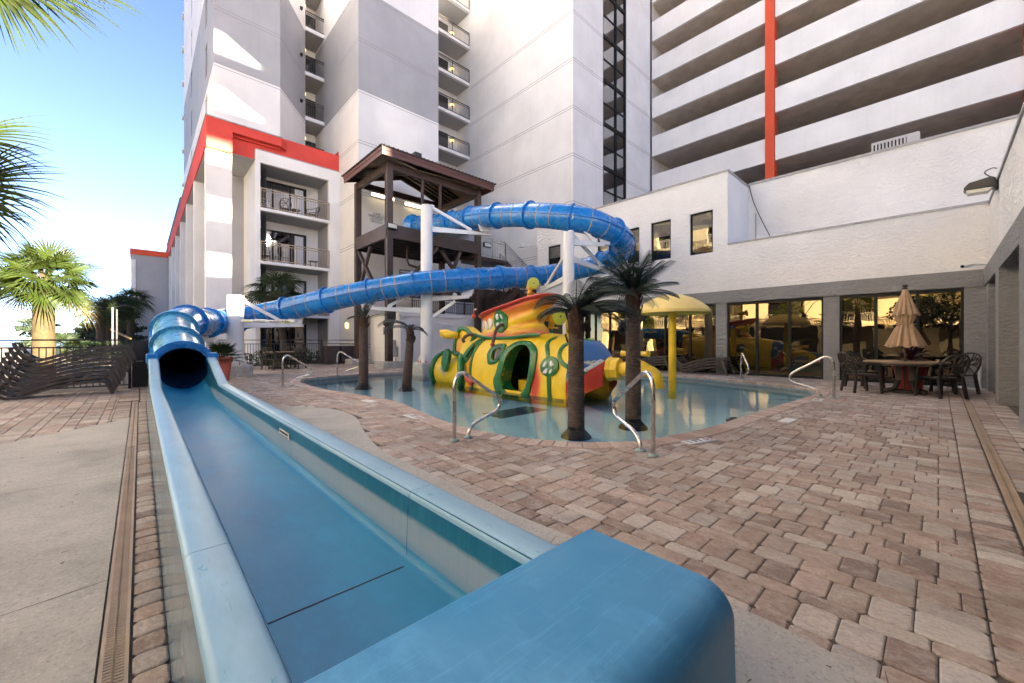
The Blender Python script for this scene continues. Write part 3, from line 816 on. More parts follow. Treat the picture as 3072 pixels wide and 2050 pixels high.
# framed balcony bay at the foot of the tower
b = B(); wall_cells(b, lambda a,z,d: (a, 25.2+d, z), 4.55, 9.01, 0, 11.6, [(4.78,8.34,0,10.95)], .2); build('bay_frame', b, M['white'], tower)
b = B(); seg(b,4.56,25.2,4.56,28.6,0,11.6); build('wall', b, M['white_smooth'], tower)
b = B(); seg(b,8.36,25.4,8.36,27.3,0,11.0); seg(b,4.79,25.4,4.79,27.3,0,11.0); build('wall', b, M['grey'], tower)
b = B(); seg(b,4.6,27.3,9.0,27.3,0,11.2); build('wall', b, M['white_smooth'], tower)
b = B().box(4.56,25.21,11.6,9.0,28.6,11.66); build('bay_roof', b, M['cap'], tower)
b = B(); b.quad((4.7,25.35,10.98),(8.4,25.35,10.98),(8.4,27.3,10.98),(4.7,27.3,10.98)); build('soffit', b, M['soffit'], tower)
for k in range(4):
    z = (0.0,2.73,5.6,8.5)[k]
    if k:
        b = B().box(4.74, 25.12, z-.16, 8.42, 27.28, z); s_ = build('balcony', b, M['white_smooth'], tower)
        b = B().box(4.8, 25.4, z-.166, 8.34, 27.26, z-.161); build('soffit', b, M['soffit'], s_)
        b = railing(B(), [(4.8,25.2),(8.36,25.2)], z, 1.07, .125); build('railing', b, M['tan_rail'], s_)
    else: s_ = tower
    hgt = 2.25
    b = B()
    for xa in (4.82,5.75,6.68,7.55): b.box(xa, 27.16, z+.02, xa+.09, 27.28, z+hgt)
    b.box(4.82,27.16,z+hgt-.1,7.64,27.28,z+hgt); b.box(4.82,27.16,z+.02,7.64,27.28,z+.1)
    dr = build('sliding_door', b, M['bronze'], s_)
    b = B()
    for xa in (4.91,5.84,6.77): b.quad((xa,27.22,z+.1),(xa+.82,27.22,z+.1),(xa+.82,27.22,z+hgt-.1),(xa,27.22,z+hgt-.1))
    if k: build('pane', b, M['blue_glass'] if k != 0 else M['dark_glass'], dr)
    else: tag(build('door_pane', b, M['dark_glass'], tower))
    if k:
        b = B(); b.grid(lambda u,v: (6.98+u*.5, 27.19+.015*math.sin(u*26), z+.12+v*(hgt-.25)), 26, 1); build('curtain', b, M['curtain'], s_)

# far wing beyond the piers
fw = thing('far_wing', 'narrow grey end wall with orange red coping beyond the row of piers', 'building', (0.8,62,0))
b = B().box(-.75,62,0,2.4,70,11.0); build('wall', b, M['grey'], fw)
b = B().box(-.76,61.9,0,-.38,61.99,10.4); build('corner_strip', b, M['white_smooth'], fw)
b = B().box(-.85,61.8,11.0,2.42,70.1,11.6); build('coping', b, M['orange_red'], fw)

# ------------------------------------------------------------------ parking garage
gar = thing('parking_garage', 'white parking garage with open decks and red columns', 'garage', (30,5,0))
GZ = 12.37; GP = 2.93
ycol = (15.05, 6.95, -3.05, -11.8)
for k in range(-3, 8):
    z = GZ + GP*k
    for ya, yb in ((14.95,7.38),(6.88,-2.62),(-3.12,-11.8)):
        b = B().box(28.6, yb, z, 28.78, ya, z+1.5); build('parapet', b, M['white'], gar)
    b = B().box(28.78, -11.8, z+.002, 46, 15.05, z+.24); build('parking_deck', b, M['slab_under'], gar)
for y in ycol[1:]:
    b = B().box(28.52, y-.05, 0, 29.25, y+.45, 40); build('column', b, M['orange_red'], gar)
b = B().box(45.8,-12,0,46,15.1,36); b.box(28.8,15.02,0,46,15.08,36); b.box(28.8,-12,0,46,-11.82,36); b.box(28.6,-12,34,46,15,34.2); build('back_wall', b, M['slab_under'], gar)
b = B().box(28.62,-11.8,0,28.76,15,6.5); build('wall', b, M['white'], gar)

# ------------------------------------------------------------------ pool house
ph = thing('pool_house', 'low white stuccoed pool house with grey base and tall mirrored windows', 'pool house', (16,6,0))
UW = [(5.89,6.76,4.63,6.27),(7.54,8.42,4.65,6.27),(8.96,9.55,4.70,6.24),(10.45,11.16,4.9,6.22),(13.45,14.3,5.0,6.28)]
b = B(); wall_cells(b, lambda a,z,d: (16+d, a, z), 5.39, 15.1, 3.1, 7.55, UW, .16); build('wall', b, M['white_rough'], ph)
b = B(); wall_cells(b, lambda a,z,d: (16+d, a, z), -.9, 5.386, 3.1, 4.80, [], .2); build('wall', b, M['white_rough'], ph)
b = B().box(16,5.36,4.85,18.33,5.387,7.55); build('return_wall', b, M['white'], ph)
b = B().box(18.33,-6,4.6,18.5,5.38,7.62); build('setback_wall', b, M['white_rough'], ph)
b = B().box(15.97,-.9,4.80,16.24,5.355,4.86); b.box(15.96,5.33,7.55,16.2,15.1,7.62); b.box(16.2,5.33,7.55,18.4,5.45,7.62); b.box(18.28,-6,7.62,18.55,5.33,7.70); build('parapet_cap', b, M['cap'], ph)
ph['label'] = 'low white pool house with grey base, square upper windows and tall mirrored ground floor windows'
b = B().box(16.2,-.9,4.6,18.33,5.36,4.68); b.box(16.16,5.4,7.3,19.1,15.0,7.36); b.box(18.5,-6,7.3,28.5,15,7.38); build('roof', b, M['cap'], ph)
b = B().box(15.93,-.797,2.66,16.3,15.1,3.1); build('grey_beam', b, M['grey_rough'], ph)
for i, h in enumerate(UW):
    b = B(); x0 = 16.06; t_ = .055
    b.box(x0,h[0],h[2],x0+.08,h[0]+t_,h[3]); b.box(x0,h[1]-t_,h[2],x0+.08,h[1],h[3]); b.box(x0,h[0]+t_,h[2],x0+.08,h[1]-t_,h[2]+t_); b.box(x0,h[0]+t_,h[3]-t_,x0+.08,h[1]-t_,h[3])
    w = build('upper_window', b, M['bronze'], ph)
    b = B(); b.quad((x0+.05,h[0]+t_,h[2]+t_),(x0+.05,h[1]-t_,h[2]+t_),(x0+.05,h[1]-t_,h[3]-t_),(x0+.05,h[0]+t_,h[3]-t_)); build('pane', b, mirror_glass('window_glass', (.75,.66,.5), (.012,.012,.013), .13, wav=.0006), w)
    b = B()
    for k in range(26):
        zz = h[3]-.09-.022*k; b.box(x0+.035,h[0]+.07,zz,x0+.043,h[1]-.07,zz+.009)
    bl = build('blind', b, plain('window_blind', (.30,.28,.25), .8), w)
GROUPS = [(-.46,2.12,[.41,1.28]),(2.52,5.39,[3.44,4.42]),(5.78,9.2,[6.78,7.8]),(9.6,12.21,[10.5,11.3]),(12.5,14.9,[13.3,14.1])]
piers_y = [(-.9,-.46),(2.12,2.52),(5.39,5.78),(9.2,9.6),(12.21,12.5),(14.9,15.1)]
for a, c_ in piers_y:
    b = B().box(15.985,a,0,16.3,c_,2.66); build('pillar', b, M['grey_rough'], ph)
for (ya, yb, ms) in GROUPS:
    b = B(); x0 = 16.05; e = .055
    for y in (ya, yb-e): b.box(x0-.02,y,-.02,x0+.1,y+e,2.64)
    b.box(x0-.02,ya+e,2.56,x0+.1,yb-e,2.64); b.box(x0-.02,ya+e,-.02,x0+.1,yb-e,.085)
    for y in ms: b.box(x0-.01,y-.038,.085,x0+.09,y+.038,2.56)
    w = build('window', b, M['bronze'], ph)
    ed = [ya+e, *ms, yb-e]
    for i in range(len(ed)-1):
        b = B(); y0 = ed[i]+(.038 if i else 0); y1 = ed[i+1]-(.038 if i < len(ed)-2 else 0); tl = uni(-.006,.006)
        b.quad((x0+.04,y0,.085),(x0+.04+tl,y1,.085),(x0+.04+tl,y1,2.56),(x0+.04,y0,2.56)); build('pane', b, M['gold_glass'], w)
b = B().box(16.3,-.9,0,16.4,15.1,3); build('back_wall', b, M['interior'], ph)

# ------------------------------------------------------------------ side wing, running along the deck to behind the camera
sw = thing('side_wing', 'near white wing with deep grey beam and thick stuccoed pillars', 'building', (12,-1,0))
b = B().box(-12,-1.02,3.1,15.96,-.90,4.77); build('wall', b, M['white_rough'], sw)
b = B().box(-12,-1.1,4.77,15.96,-.87,4.83); build('parapet_cap', b, M['cap'], sw)
b = B().box(-12,-1.6,2.66,15.92,-.80,3.1); build('grey_beam', b, M['grey_rough'], sw)
b = B().box(-12,-8,4.5,16,-1.02,4.6); b.box(-12,-8,0,16,-7.8,4.6); b.box(-12,-8,0,-11.9,-1.0,4.6); build('roof', b, M['cap'], sw)
for xa, xb in ((15.2,15.93),(12.13,12.75),(8.6,9.25),(5.2,5.85),(1.8,2.4),(-1.6,-1),(-5,-4.4),(-8.4,-7.8)):
    b = B().box(xa,-1.35,0,xb,-.79 if xb < 15 else -.83,2.66); build('pillar', b, M['grey_rough'], sw)
b = B()
for xa, xb in ((9.25,12.13),(12.75,15.2),(5.85,8.6),(2.4,5.2),(-1,1.8)):
    b.box(xa,-1.32,.02,xb,-1.25,.09); b.box(xa,-1.32,2.55,xb,-1.25,2.66); b.box(xa,-1.33,.09,xa+.07,-1.24,2.55); b.box(xb-.07,-1.33,.09,xb,-1.24,2.55)
wfr = build('window', b, M['bronze'], sw)
b = B()
for xa, xb in ((9.32,12.06),(12.82,15.13),(5.92,8.53),(2.47,5.13),(-.93,1.73)): b.quad((xa,-1.29,.09),(xb,-1.29,.09),(xb,-1.29,2.55),(xa,-1.29,2.55))
build('pane', b, M['dark_glass'], wfr)

# ------------------------------------------------------------------ behind the camera: added sun blockers, then what the windows mirror
nt = thing('sun_blocker', 'added unseen screen with slots behind the low wing, shaping the sun patches', 'tower', (14,-25,0))  # unseen screen added; its slots let the sun patches through
cks = [16.1 + 2.87*k for k in range(5)]
ed_ = [13.2] + [v for c_ in cks for v in (c_-.5, c_+.5)] + [33.0]
for i_ in range(0, len(ed_), 2):
    b = B().box(12.5,-25.2,ed_[i_],15.7,-25.0,ed_[i_+1]); build('blocker_bar', b, M['white_smooth'], nt)
    if i_: b = B().box(12.5,-26.2,ed_[i_]+.15,15.7,-25.2,ed_[i_]+.3); build('blocker_shelf', b, M['soffit'], nt)
b = B().box(7.9,-25.2,0,10.55,-25,14); b.box(10.55,-25.2,0,11.2,-25,11.25); b.box(10.55,-25.2,13.2,11.2,-25,14); b.box(11.2,-25.2,0,12.5,-25,33); b.box(12.5,-25.2,0,15.7,-25,13.2); b.box(13.72,-25.19,15,15.75,-25.01,23.0); b.prism([(13.3,27.58+.52),(15.75,27.58+.52),(15.75,27.58-.52),(15.0,27.58-.42)], -25.19, -25.01, 'y'); b.prism([(13.3,24.71+.52),(15.75,24.71+.52),(15.75,24.71-.52),(15.0,24.71-.42)], -25.185, -25.015, 'y')
wall_cells(b, lambda a,z,d: (a, -25-d, z), 15.72, 18.6, 0, 33, [(16.1,17.0,18.35,18.95)], .2); build('blocker_panel', b, M['white_smooth'], nt)  # added solid pieces and wedges trim the sun patches
b = B().box(18.65,-30,0,60,-25,23); build('wing', b, M['white_smooth'], nt)  # added block, dims the skylight on the walls facing it
ft = thing('far_sun_blocker', 'added unseen block behind the low wing, keeping sun off the court', 'tower', (36,-66,0))  # unseen block added to stop the low sun
b = B().box(26.0,-72,-.3,49,-64,45); build('wall', b, M['white_smooth'], ft)
mo = thing('motel', 'peach motel with white balcony railings, mirrored in the pool house windows', 'motel', (-15,15,0))
bays = [(-5+5.2*k, -.8+5.2*k) for k in range(7)]
for f_ in range(5):
    z0 = 2.72 + 2.9*f_; b = B()
    wall_cells(b, lambda a,z,d: (-14-d, a, z), -6, 31.2, z0, z0+2.9, [(a+.5,c_-.6,z0+.3,z0+2.5) for a,c_ in bays], 1.6); build('wall', b, M['peach'], mo)
    for a, c_ in bays:
        b = B().box(-14,a+.3,z0-.2,-13.1,c_-.4,z0); s_ = build('balcony', b, M['peach'], mo)
        b = railing(B(), [(-13.15,a+.35),(-13.15,c_-.45)], z0, 1.0, .16, bal=.03); build('railing', b, M['sign_white'], s_)
        b = B().box(-15.7,a+.5,z0+.3,-15.6,c_-.6,z0+2.5); build('door', b, M['dark_glass'], s_)
        b = B(); b.grid(lambda u,v: (-15.5+.03*math.sin(u*30), a+.7+u*1.1, z0+.3+v*2.2), 20, 1); build('curtain', b, M['curtain'], s_)
for a, c_ in bays:
    b = B().box(-14.25,c_,0,-13.6,c_+.55,2.72); build('column', b, M['peach'], mo)
b = B().box(-26,-6,17.22,-13.8,31.2,17.5); build('roof', b, M['red'], mo)
b = B().box(-26,-6,0,-25.8,31.2,17.22); b.box(-26,-6,0,-14,-5.9,17.22); build('back_wall', b, M['peach'], mo)
b = B().box(-17,-6,0,-16.8,31.2,2.70); build('colonnade_shade', b, M['interior'], mo)  # near black wall, shade under the open ground floor put into colour
mo.rotation_euler = (0,0,math.radians(-15)); mo.location = (-14.5,13,0)
cw = thing('court_wall', 'low peach wall across the court behind the loungers', 'wall', (-10,2,0))
b = B().box(-10.2,.2,0,-9.9,3.6,2.1); build('panel', b, M['peach'], cw); b = B().box(-10.25,.15,2.1,-9.85,3.65,2.2); build('coping', b, M['peach'], cw)
# ------------------------------------------------------------------ water slide
def at(qx, qy, d):
    """a point seen at (qx, qy) in the 2350 px wide survey picture, d metres deep"""
    r = (qx-1175.0)/913.9; f = d*HC + d*r*HS; g_ = d*HS - d*r*HC
    return Vector((f, g_, 1.25 + (781.8-qy)/913.9*d))
M['bore_shade'] = plain('tube_shade_blue', (.006,.03,.085), .5)  # inside of the tube darkened, its shade put into the colour
slide = thing('water_slide', 'long blue tube water slide winding down to an open run-out trough', 'water slide', (.63,5,0))
SURVEY = [(962,519,20.3),(1034,511,18.3),(1102,498,16.3),(1205,494,14.6),(1290,499,13.6),(1370,515,13.5),(1428,553,14.6),(1408,592,16.4),(1330,618,17.6),(1239,634,17.3),(1171,637,16.4),(1068,642,15.4),(966,650,14.9),(860,667,14.9),(761,687,15.0),(680,706,15.2),(600,723,15.2),(535,734,14.6),(478,741,13.2)]
path = [at(*s_) for s_ in SURVEY] + [Vector((1.05,15.0,1.80)), Vector((.68,13.6,1.58)), Vector((.63,12.0,1.10)), Vector((.63,10.35,.68))]
fine = catmull(path, 14)
# even spacing
def even(pts, st):
    out = [pts[0]]; acc = 0; need = st
    for i in range(len(pts)-1):
        a, b_ = pts[i], pts[i+1]; d = (b_-a).length
        while acc + d >= need:
            out.append(a.lerp(b_, (need-acc)/d)); need += st
        acc += d
    return out
TP = even(fine, .10)
NT = len(TP)
def frame(i):
    a = TP[max(0,i-1)]; b_ = TP[min(NT-1,i+1)]; t = (b_-a).normalized(); s_ = t.cross(Vector((0,0,1))).normalized(); return t, s_, s_.cross(t)
def ring(b, i, r, n=28, shift=0.0):
    t, s_, u = frame(i); p = TP[i] + t*shift; base = len(b.v)
    for k in range(n):
        a = 2*math.pi*k/n; b.v.append(tuple(p + (s_*math.cos(a) + u*math.sin(a))*r))
    return base
def loft(b, bases, n=28):
    for a, c_ in zip(bases, bases[1:]):
        for k in range(n): b.f.append((a+k, a+(k+1)%n, c_+(k+1)%n, c_+k))
TR = .43
marks = []
i = NT-1
step_list = [17,14,16]
while i > 6:
    marks.append(i); i -= step_list[len(marks)-1] if len(marks)-1 < len(step_list) else 17
marks.append(0); marks = marks[::-1]
for m_ in range(len(marks)-1):
    a, c_ = marks[m_], marks[m_+1]; b = B(); last = len(marks)-2-m_
    loft(b, [ring(b, k, TR) for k in range(a, c_+1)])
    n0 = len(b.f)
    sec = build('tube_section', b, M['tube_light'] if last in (0,1) else M['tube'], slide, smooth=50)
    if last in (0,1): sec['label'] = 'sun bleached pale blue elbow section'
    b = B(); loft(b, [ring(b, k, TR-.03) for k in range(a, c_+1)][::-1]); build('bore_shade', b, M['bore_shade'], sec, smooth=50)
    for sgn in (-1, 1):
        b = B()
        for k in range(a, c_):
            for (i0, i1) in ((k, k+1),):
                q = []
                for ii in (i0, i1):
                    t, s_, u = frame(ii); o_ = TP[ii] + s_*sgn*TR
                    q.append((o_ - s_*sgn*.01 - u*.012, o_ + s_*sgn*.045 - u*.012, o_ + s_*sgn*.045 + u*.012, o_ - s_*sgn*.01 + u*.012))
                for j in range(4): b.quad(q[0][j], q[1][j], q[1][(j+1)%4], q[0][(j+1)%4])
        build('side_rib', b, M['tube'], sec)
    if last > 2 and c_ - a > 8:
        for fr in (.36, .70):
            k = a + int((c_-a)*fr); b = B(); loft(b, [ring(b, k, TR+.002, shift=-.018), ring(b, k, TR+.006, shift=-.012), ring(b, k, TR+.006, shift=.012), ring(b, k, TR+.002, shift=.018)])
            build('seam_band', b, M['seam'], sec, smooth=True)
for m_, k in enumerate(marks):
    last = len(marks)-1-m_; R2 = .505
    if last == 0: continue
    b = B(); loft(b, [ring(b, k, TR-.01, shift=-.03), ring(b, k, R2, shift=-.03), ring(b, k, R2, shift=.03), ring(b, k, TR-.01, shift=.03)])
    fl = build('flange', b, M['tube_light'] if last in (1,2) else M['tube'], slide, smooth=40)
    t, s_, u = frame(k); b = B()
    for j in range(30):
        a = 2*math.pi*j/30; p = TP[k] + (s_*math.cos(a)+u*math.sin(a))*(.472)
        b.beam(p - t*.045, p + t*.045, .022, .022)
    bo = build('flange_bolt', b, M['tube_dark'], fl); bo['kind'] = 'stuff'
b = B(); loft(b, [ring(b, 0, TR, shift=.0), ring(b, 0, TR+.18, shift=-.55)]); loft(b, [ring(b, 0, TR-.03, shift=.0), ring(b, 0, TR+.15, shift=-.55)]); build('entry_bell', b, M['tube'], slide, smooth=50)

# run-out trough
Y0, Y1, Y2 = .96, 8.62, 10.32
XL0, XL1, XR0, XR1, RZ, FZ = .115, .25, 1.01, 1.15, .48, .14
def sect(y):
    """inner profile: left lip, down, floor, up, right lip"""
    flat = [(XL1,RZ)] + [(XL1+.012,RZ+(FZ+.05-RZ)*k/4) for k in range(1,5)] + [(XL1+.03,FZ+.012),(XL1+.07,FZ)] + [(XL1+.07+(XR0-XL1-.14)*k/8,FZ) for k in range(1,8)] + [(XR0-.07,FZ),(XR0-.03,FZ+.012)] + [(XR0-.012,FZ+.05+(RZ-FZ-.05)*k/4) for k in range(0,4)] + [(XR0,RZ)]
    t = max(0, min(1, (y-Y1)/(Y2-Y1)))
    if t <= 0: return flat
    n = len(flat); s_ = t*t*(3-2*t); zt = RZ + (.92-RZ)*t; out = []
    for i, (x_, z_) in enumerate(flat):
        a = math.pi + math.pi*i/(n-1); cx, cz = .63 + .405*math.cos(a)*.98, .70 + .42*math.sin(a)
        fx, fz = x_, (z_ if FZ+.06 > z_ else FZ + (z_-FZ)*(zt-FZ)/(RZ-FZ))
        if i in (0, n-1): cz = zt; cx = x_
        elif i in (1, n-2): cz = .5*(cz+zt)
        out.append((fx+(cx-fx)*s_, fz+(cz-fz)*s_))
    return out
ys = [Y0 + (Y1-Y0)*k/30 for k in range(31)] + [Y1 + (Y2-Y1)*k/14 for k in range(1,15)]
def profile_sheet(i0, i1):
    b = B(); S = [sect(y) for y in ys]
    for k in range(len(ys)-1):
        for i in range(i0, i1):
            b.quad((S[k][i][0],ys[k],S[k][i][1]),(S[k][i+1][0],ys[k],S[k][i+1][1]),(S[k+1][i+1][0],ys[k+1],S[k+1][i+1][1]),(S[k+1][i][0],ys[k+1],S[k+1][i][1]))
    return b
NS = len(sect(1.0))
build('trough_floor', profile_sheet(4, NS-5), M['flume_floor'], slide, smooth=60, weld=True)
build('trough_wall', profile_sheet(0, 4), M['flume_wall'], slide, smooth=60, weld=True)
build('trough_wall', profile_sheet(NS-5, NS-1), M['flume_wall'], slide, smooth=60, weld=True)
b = B().box(XL1+.06,1.789,FZ-.005,XR0-.06,1.795,FZ+.0025); build('floor_joint', b, plain('joint_sealant', (.06,.05,.045), .8), slide)
def rimz(y): return RZ if y <= Y1 else RZ + (.93-RZ)*(y-Y1)/(Y2-Y1)
def rim(x0, x1, name, seams):
    pieces = [Y0-.02] + seams + [Y1, Y2]
    for i in range(len(pieces)-1):
        ya, yb = pieces[i]+.002, pieces[i+1]-.002; b = B(); K = 8
        r_ = .022
        prof = [(x0,-.05),(x0-.004,-r_),(x0+.004,-r_*.3),(x0+r_,0),(x1-r_,0),(x1-.004,-r_*.3),(x1+.004,-r_),(x1,-.05)]
        for k in range(K+1):
            y = ya + (yb-ya)*k/K; z = rimz(y)
            for px, pz in prof: b.v.append((px,y,z+pz+.003))
        n = len(prof)
        for k in range(K):
            for j in range(n-1): b.f.append((k*n+j, k*n+j+1, (k+1)*n+j+1, (k+1)*n+j))
        b.f.append(tuple(range(n))); b.f.append(tuple(K*n+j for j in range(n))[::-1])
        build(name, b, M['flume_rim'], slide, smooth=45)
rim(XL0, XL1+.004, 'rim', [1.84, 4.0, 6.3]); rim(XR0-.004, XR1, 'rim', [1.84, 3.97, 6.3])
def side(x0, xb):
    b = B()
    P_ = [Y0, 1.85, 4.0, 6.3, Y1, Y2]
    for i in range(len(P_)-1):
        ya, yb = P_[i]+.003, P_[i+1]-.003
        b.quad((xb,ya,0),(xb,yb,0),(x0,yb,rimz(yb)-.04),(x0,ya,rimz(ya)-.04))
    build('outer_side', b, M['flume_out'], slide)
side(XL0+.012, .085); side(XR1-.012, 1.17)
b = B().box(.09, Y0, .0, 1.16, Y2, .05); build('trough_base', b, M['slot'], slide)
# end block
b = B(); R = .10; zt = .50
pr = [(.962,0),(.962,zt)] + [(.42+R-R*math.sin(a), zt-R+R*math.cos(a)) for a in [math.pi/2*k/8 for k in range(9)]] + [(.412,0)]
b.prism(pr, -.35, 1.325, 'x'); build('end_block', b, M['flume_block'], slide, smooth=35, bevel=.018, segs=3)
# mouth: an arched hood joining trough and tube
b = B(); N_ = 26; cz0 = .71
def hood(y0, y1, ro, ri, name, mat, top=1.0):
    b = B()
    for y in (y0, y1):
        for k in range(N_+1):
            a = math.pi*(k/N_) ; b.v.append((.63+ro*math.cos(a), y, cz0+.2*0+ro*top*math.sin(a)))
        for k in range(N_+1):
            a = math.pi*(k/N_) ; b.v.append((.63+ri*math.cos(a), y, cz0+ri*math.sin(a)))
    n = N_+1
    for k in range(N_):
        b.f += [(k,k+1,n+k+1,n+k),(2*n+k,3*n+k,3*n+k+1,2*n+k+1),(k,2*n+k,2*n+k+1,k+1),(n+k,n+k+1,3*n+k+1,3*n+k)]
    b.f += [(0,n,3*n,2*n),(n-1,3*n-1,4*n-1,2*n-1)]
    return build(name, b, M[mat], slide, smooth=40)
hood(Y2-.02, Y2+.10, .525, .405, 'mouth_hood', 'tube')
hood(Y2-.05, Y2-.019, .535, .455, 'mouth_lip', 'tube')
for xa in (.075, .995):
    b = B().box(xa, Y2-.10, .80, xa+.19, Y2+.09, 1.0); build('hood_corner', b, M['tube'], slide, bevel=.03)
b = B(); K = 30
for y in (Y2, Y2+.1):
    for k in range(K):
        a = 2*math.pi*k/K; b.v.append((.63+.41*math.cos(a), y, .69+.41*math.sin(a)))
for k in range(K): b.f.append((k,(k+1)%K,K+(k+1)%K,K+k))
build('mouth_ring', b, M['tube_dark'], slide, smooth=True)
for yy in (1.84, 3.97, 6.3):
    b = B(); b.quad((.9985,yy-.0025,.46),(.9985,yy+.0025,.46),(.986,yy+.0025,.16),(.986,yy-.0025,.16)); b.v = [(x_-.0015,y_,z_) for x_,y_,z_ in b.v]; build('wall_seam', b, M['tube_dark'], slide)
b = B(); px_ = .992
b.quad((px_,4.02,.405),(px_,4.36,.405),(px_,4.36,.345),(px_,4.02,.345)); b.v = [(x_-.006 if z_ > .38 else x_-.0075, y_, z_) for x_, y_, z_ in b.v]
sg = build('slide_sticker', b, M['sign_white'], slide)
b = B()
for k in range(13): b.box(.9815,4.05+k*.022,.372,.9822,4.05+k*.022+.013+.005*(k%2),.392)
for v_ in range(2): b.box(.980,4.04,.352+.0,.981,4.34,.357)
build('sticker_text', b, M['ink'], sg)

# ------------------------------------------------------------------ columns carrying the tube
def column(x, y, r, h, label, base, arms, turn=0):
    t = thing('support_column', label, 'column', (x,y,0), 'white steel columns carrying the blue slide')
    b = B().tube([(x,y,base-.0),(x,y,h)], r, 28); build('pole', b, M['white_steel'], t, smooth=40)
    s_ = .46 if base > .3 else .4
    b = B().box(x-s_,y-s_,-.3,x+s_,y+s_,base); build('pedestal', b, M['pedestal'], t, bevel=.06)
    b = B()
    for k in range(4):
        a = turn + math.pi/4 + k*math.pi/2; d = Vector((math.cos(a),math.sin(a),0)); p = Vector((x,y,base)); sd = Vector((-d.y,d.x,0))*.012
        q0, q1, q2, q3 = p+d*r*.9, p+d*(r+.16), p+d*(r+.03)+Vector((0,0,.3)), p+d*r*.9+Vector((0,0,.3))
        for sgn in (-1,1): b.quad(*[q+sd*sgn for q in (q0,q1,q2,q3)])
        b.quad(q1-sd,q1+sd,q2+sd,q2-sd)
    build('gusset', b, M['white_steel'], t)
    b = B()
    for k in range(8):
        a = k*math.pi/4+.2; b.cyl((x+(r+.09)*math.cos(a),y+(r+.09)*math.sin(a),base),(x+(r+.09)*math.cos(a),y+(r+.09)*math.sin(a),base+.07),.022,8)
    build('anchor_bolt', b, M['terracotta'], t)
    for tip, za, below in arms:
        tip = Vector(tip); d = Vector((tip.x-x, tip.y-y, 0)); L = d.length; d.normalize(); p0 = Vector((x,y,za)) + d*r*.9
        b = B(); w0, w1 = .21, .10; sd = Vector((-d.y,d.x,0))*.045; e = p0 + d*(L-r*.9); e.z = tip.z
        P_ = [p0+Vector((0,0,w0/2)), e+Vector((0,0,w0/2-.02)), e+Vector((0,0,w0/2-.02-w1)), p0-Vector((0,0,w0/2))]
        b.quad(*[q+sd for q in P_]); b.quad(*[q-sd for q in P_[::-1]])
        for i in range(4): b.quad(P_[i]+sd, P_[(i+1)%4]+sd, P_[(i+1)%4]-sd, P_[i]-sd)
        arm = build('arm', b, M['white_steel'], t)
        m_ = p0.lerp(e, .62); up = .85 if not below else -.75
        q0 = Vector((x,y,za+up)) + d*r*.9; b = B().beam(q0, m_+Vector((0,0,.16 if not below else -.12)), .07, .11); build('brace', b, M['white_steel'], t)
        b = B().box(q0.x-.07,q0.y-.07,q0.z-.09,q0.x+.07,q0.y+.07,q0.z+.09); b.cyl(m_+Vector((0,0,.12))-sd*1.8, m_+Vector((0,0,.12))+sd*1.8, .085, 12)
        build('hinge_plate', b, M['white_steel'], t)
        k_ = min(range(NT), key=lambda i_: (TP[i_]-e).length if abs(TP[i_].z-TR-e.z) < .9 else 99)
        pp = TP[k_]; 
        b = B().prism([(-.26,.22),(.26,.22),(.16,-.06),(-.16,-.06)], -.03, .03, 'y')
        tt, ss, uu = frame(k_); pb = Vector((pp.x, pp.y, e.z+w0/2+.02))
        b.v = [tuple(pb + d*v_[0] + tt*v_[1] + Vector((0,0,v_[2]))) for v_ in b.v]; build('saddle_plate', b, M['white_steel'], t)
    return t
def tube_near(q, lo=True):
    c_ = [p for p in TP if (p.z < 4.6) == lo]; return min(c_, key=lambda p: (Vector((p.x,p.y))-Vector(q)).length)
def arm_to(x, y, k, extra=.25):
    p = TP[k]; d = (Vector((p.x-x,p.y-y))); L = d.length; d.normalize(); e = (x+d.x*(L+extra), y+d.y*(L+extra)); return (e[0], e[1], p.z-TR-.28)
def kq(s_i): 
    p = path[s_i]; return min(range(NT), key=lambda i_: (TP[i_]-p).length)
C1, C2, C3 = (2.42,16.72), (8.16,13.62), (10.26,8.28)
C2D = C2
a1 = arm_to(*C1, kq(15)); a2 = arm_to(*C1, kq(18), .1)
column(*C1, .255, 2.82, 'white steel column beside the red planter with an arm under the lowest tube bend', .42, [(a1, a1[2], False), (a2, a2[2], True)])
b_up = arm_to(*C2, kq(2), .5); b_lo = arm_to(*C2, kq(13), .2); b_lo2 = arm_to(*C2, kq(11), .2)
column(*C2, .225, 6.5, 'tallest white steel column, behind the play submarine tail', .40, [(b_up, b_up[2], False), (b_lo, b_lo[2], False), (b_lo2, b_lo2[2], True)])
c_up = arm_to(*C3, kq(5), .3); c_lo = arm_to(*C3, kq(9), .3); c_l2 = arm_to(*C3, kq(7), .3)
column(*C3, .19, 4.78, 'white steel column rising behind the two big artificial palms', .15, [(c_up, c_up[2], False), (c_lo, c_lo[2], False), (c_l2, c_l2[2], False)])

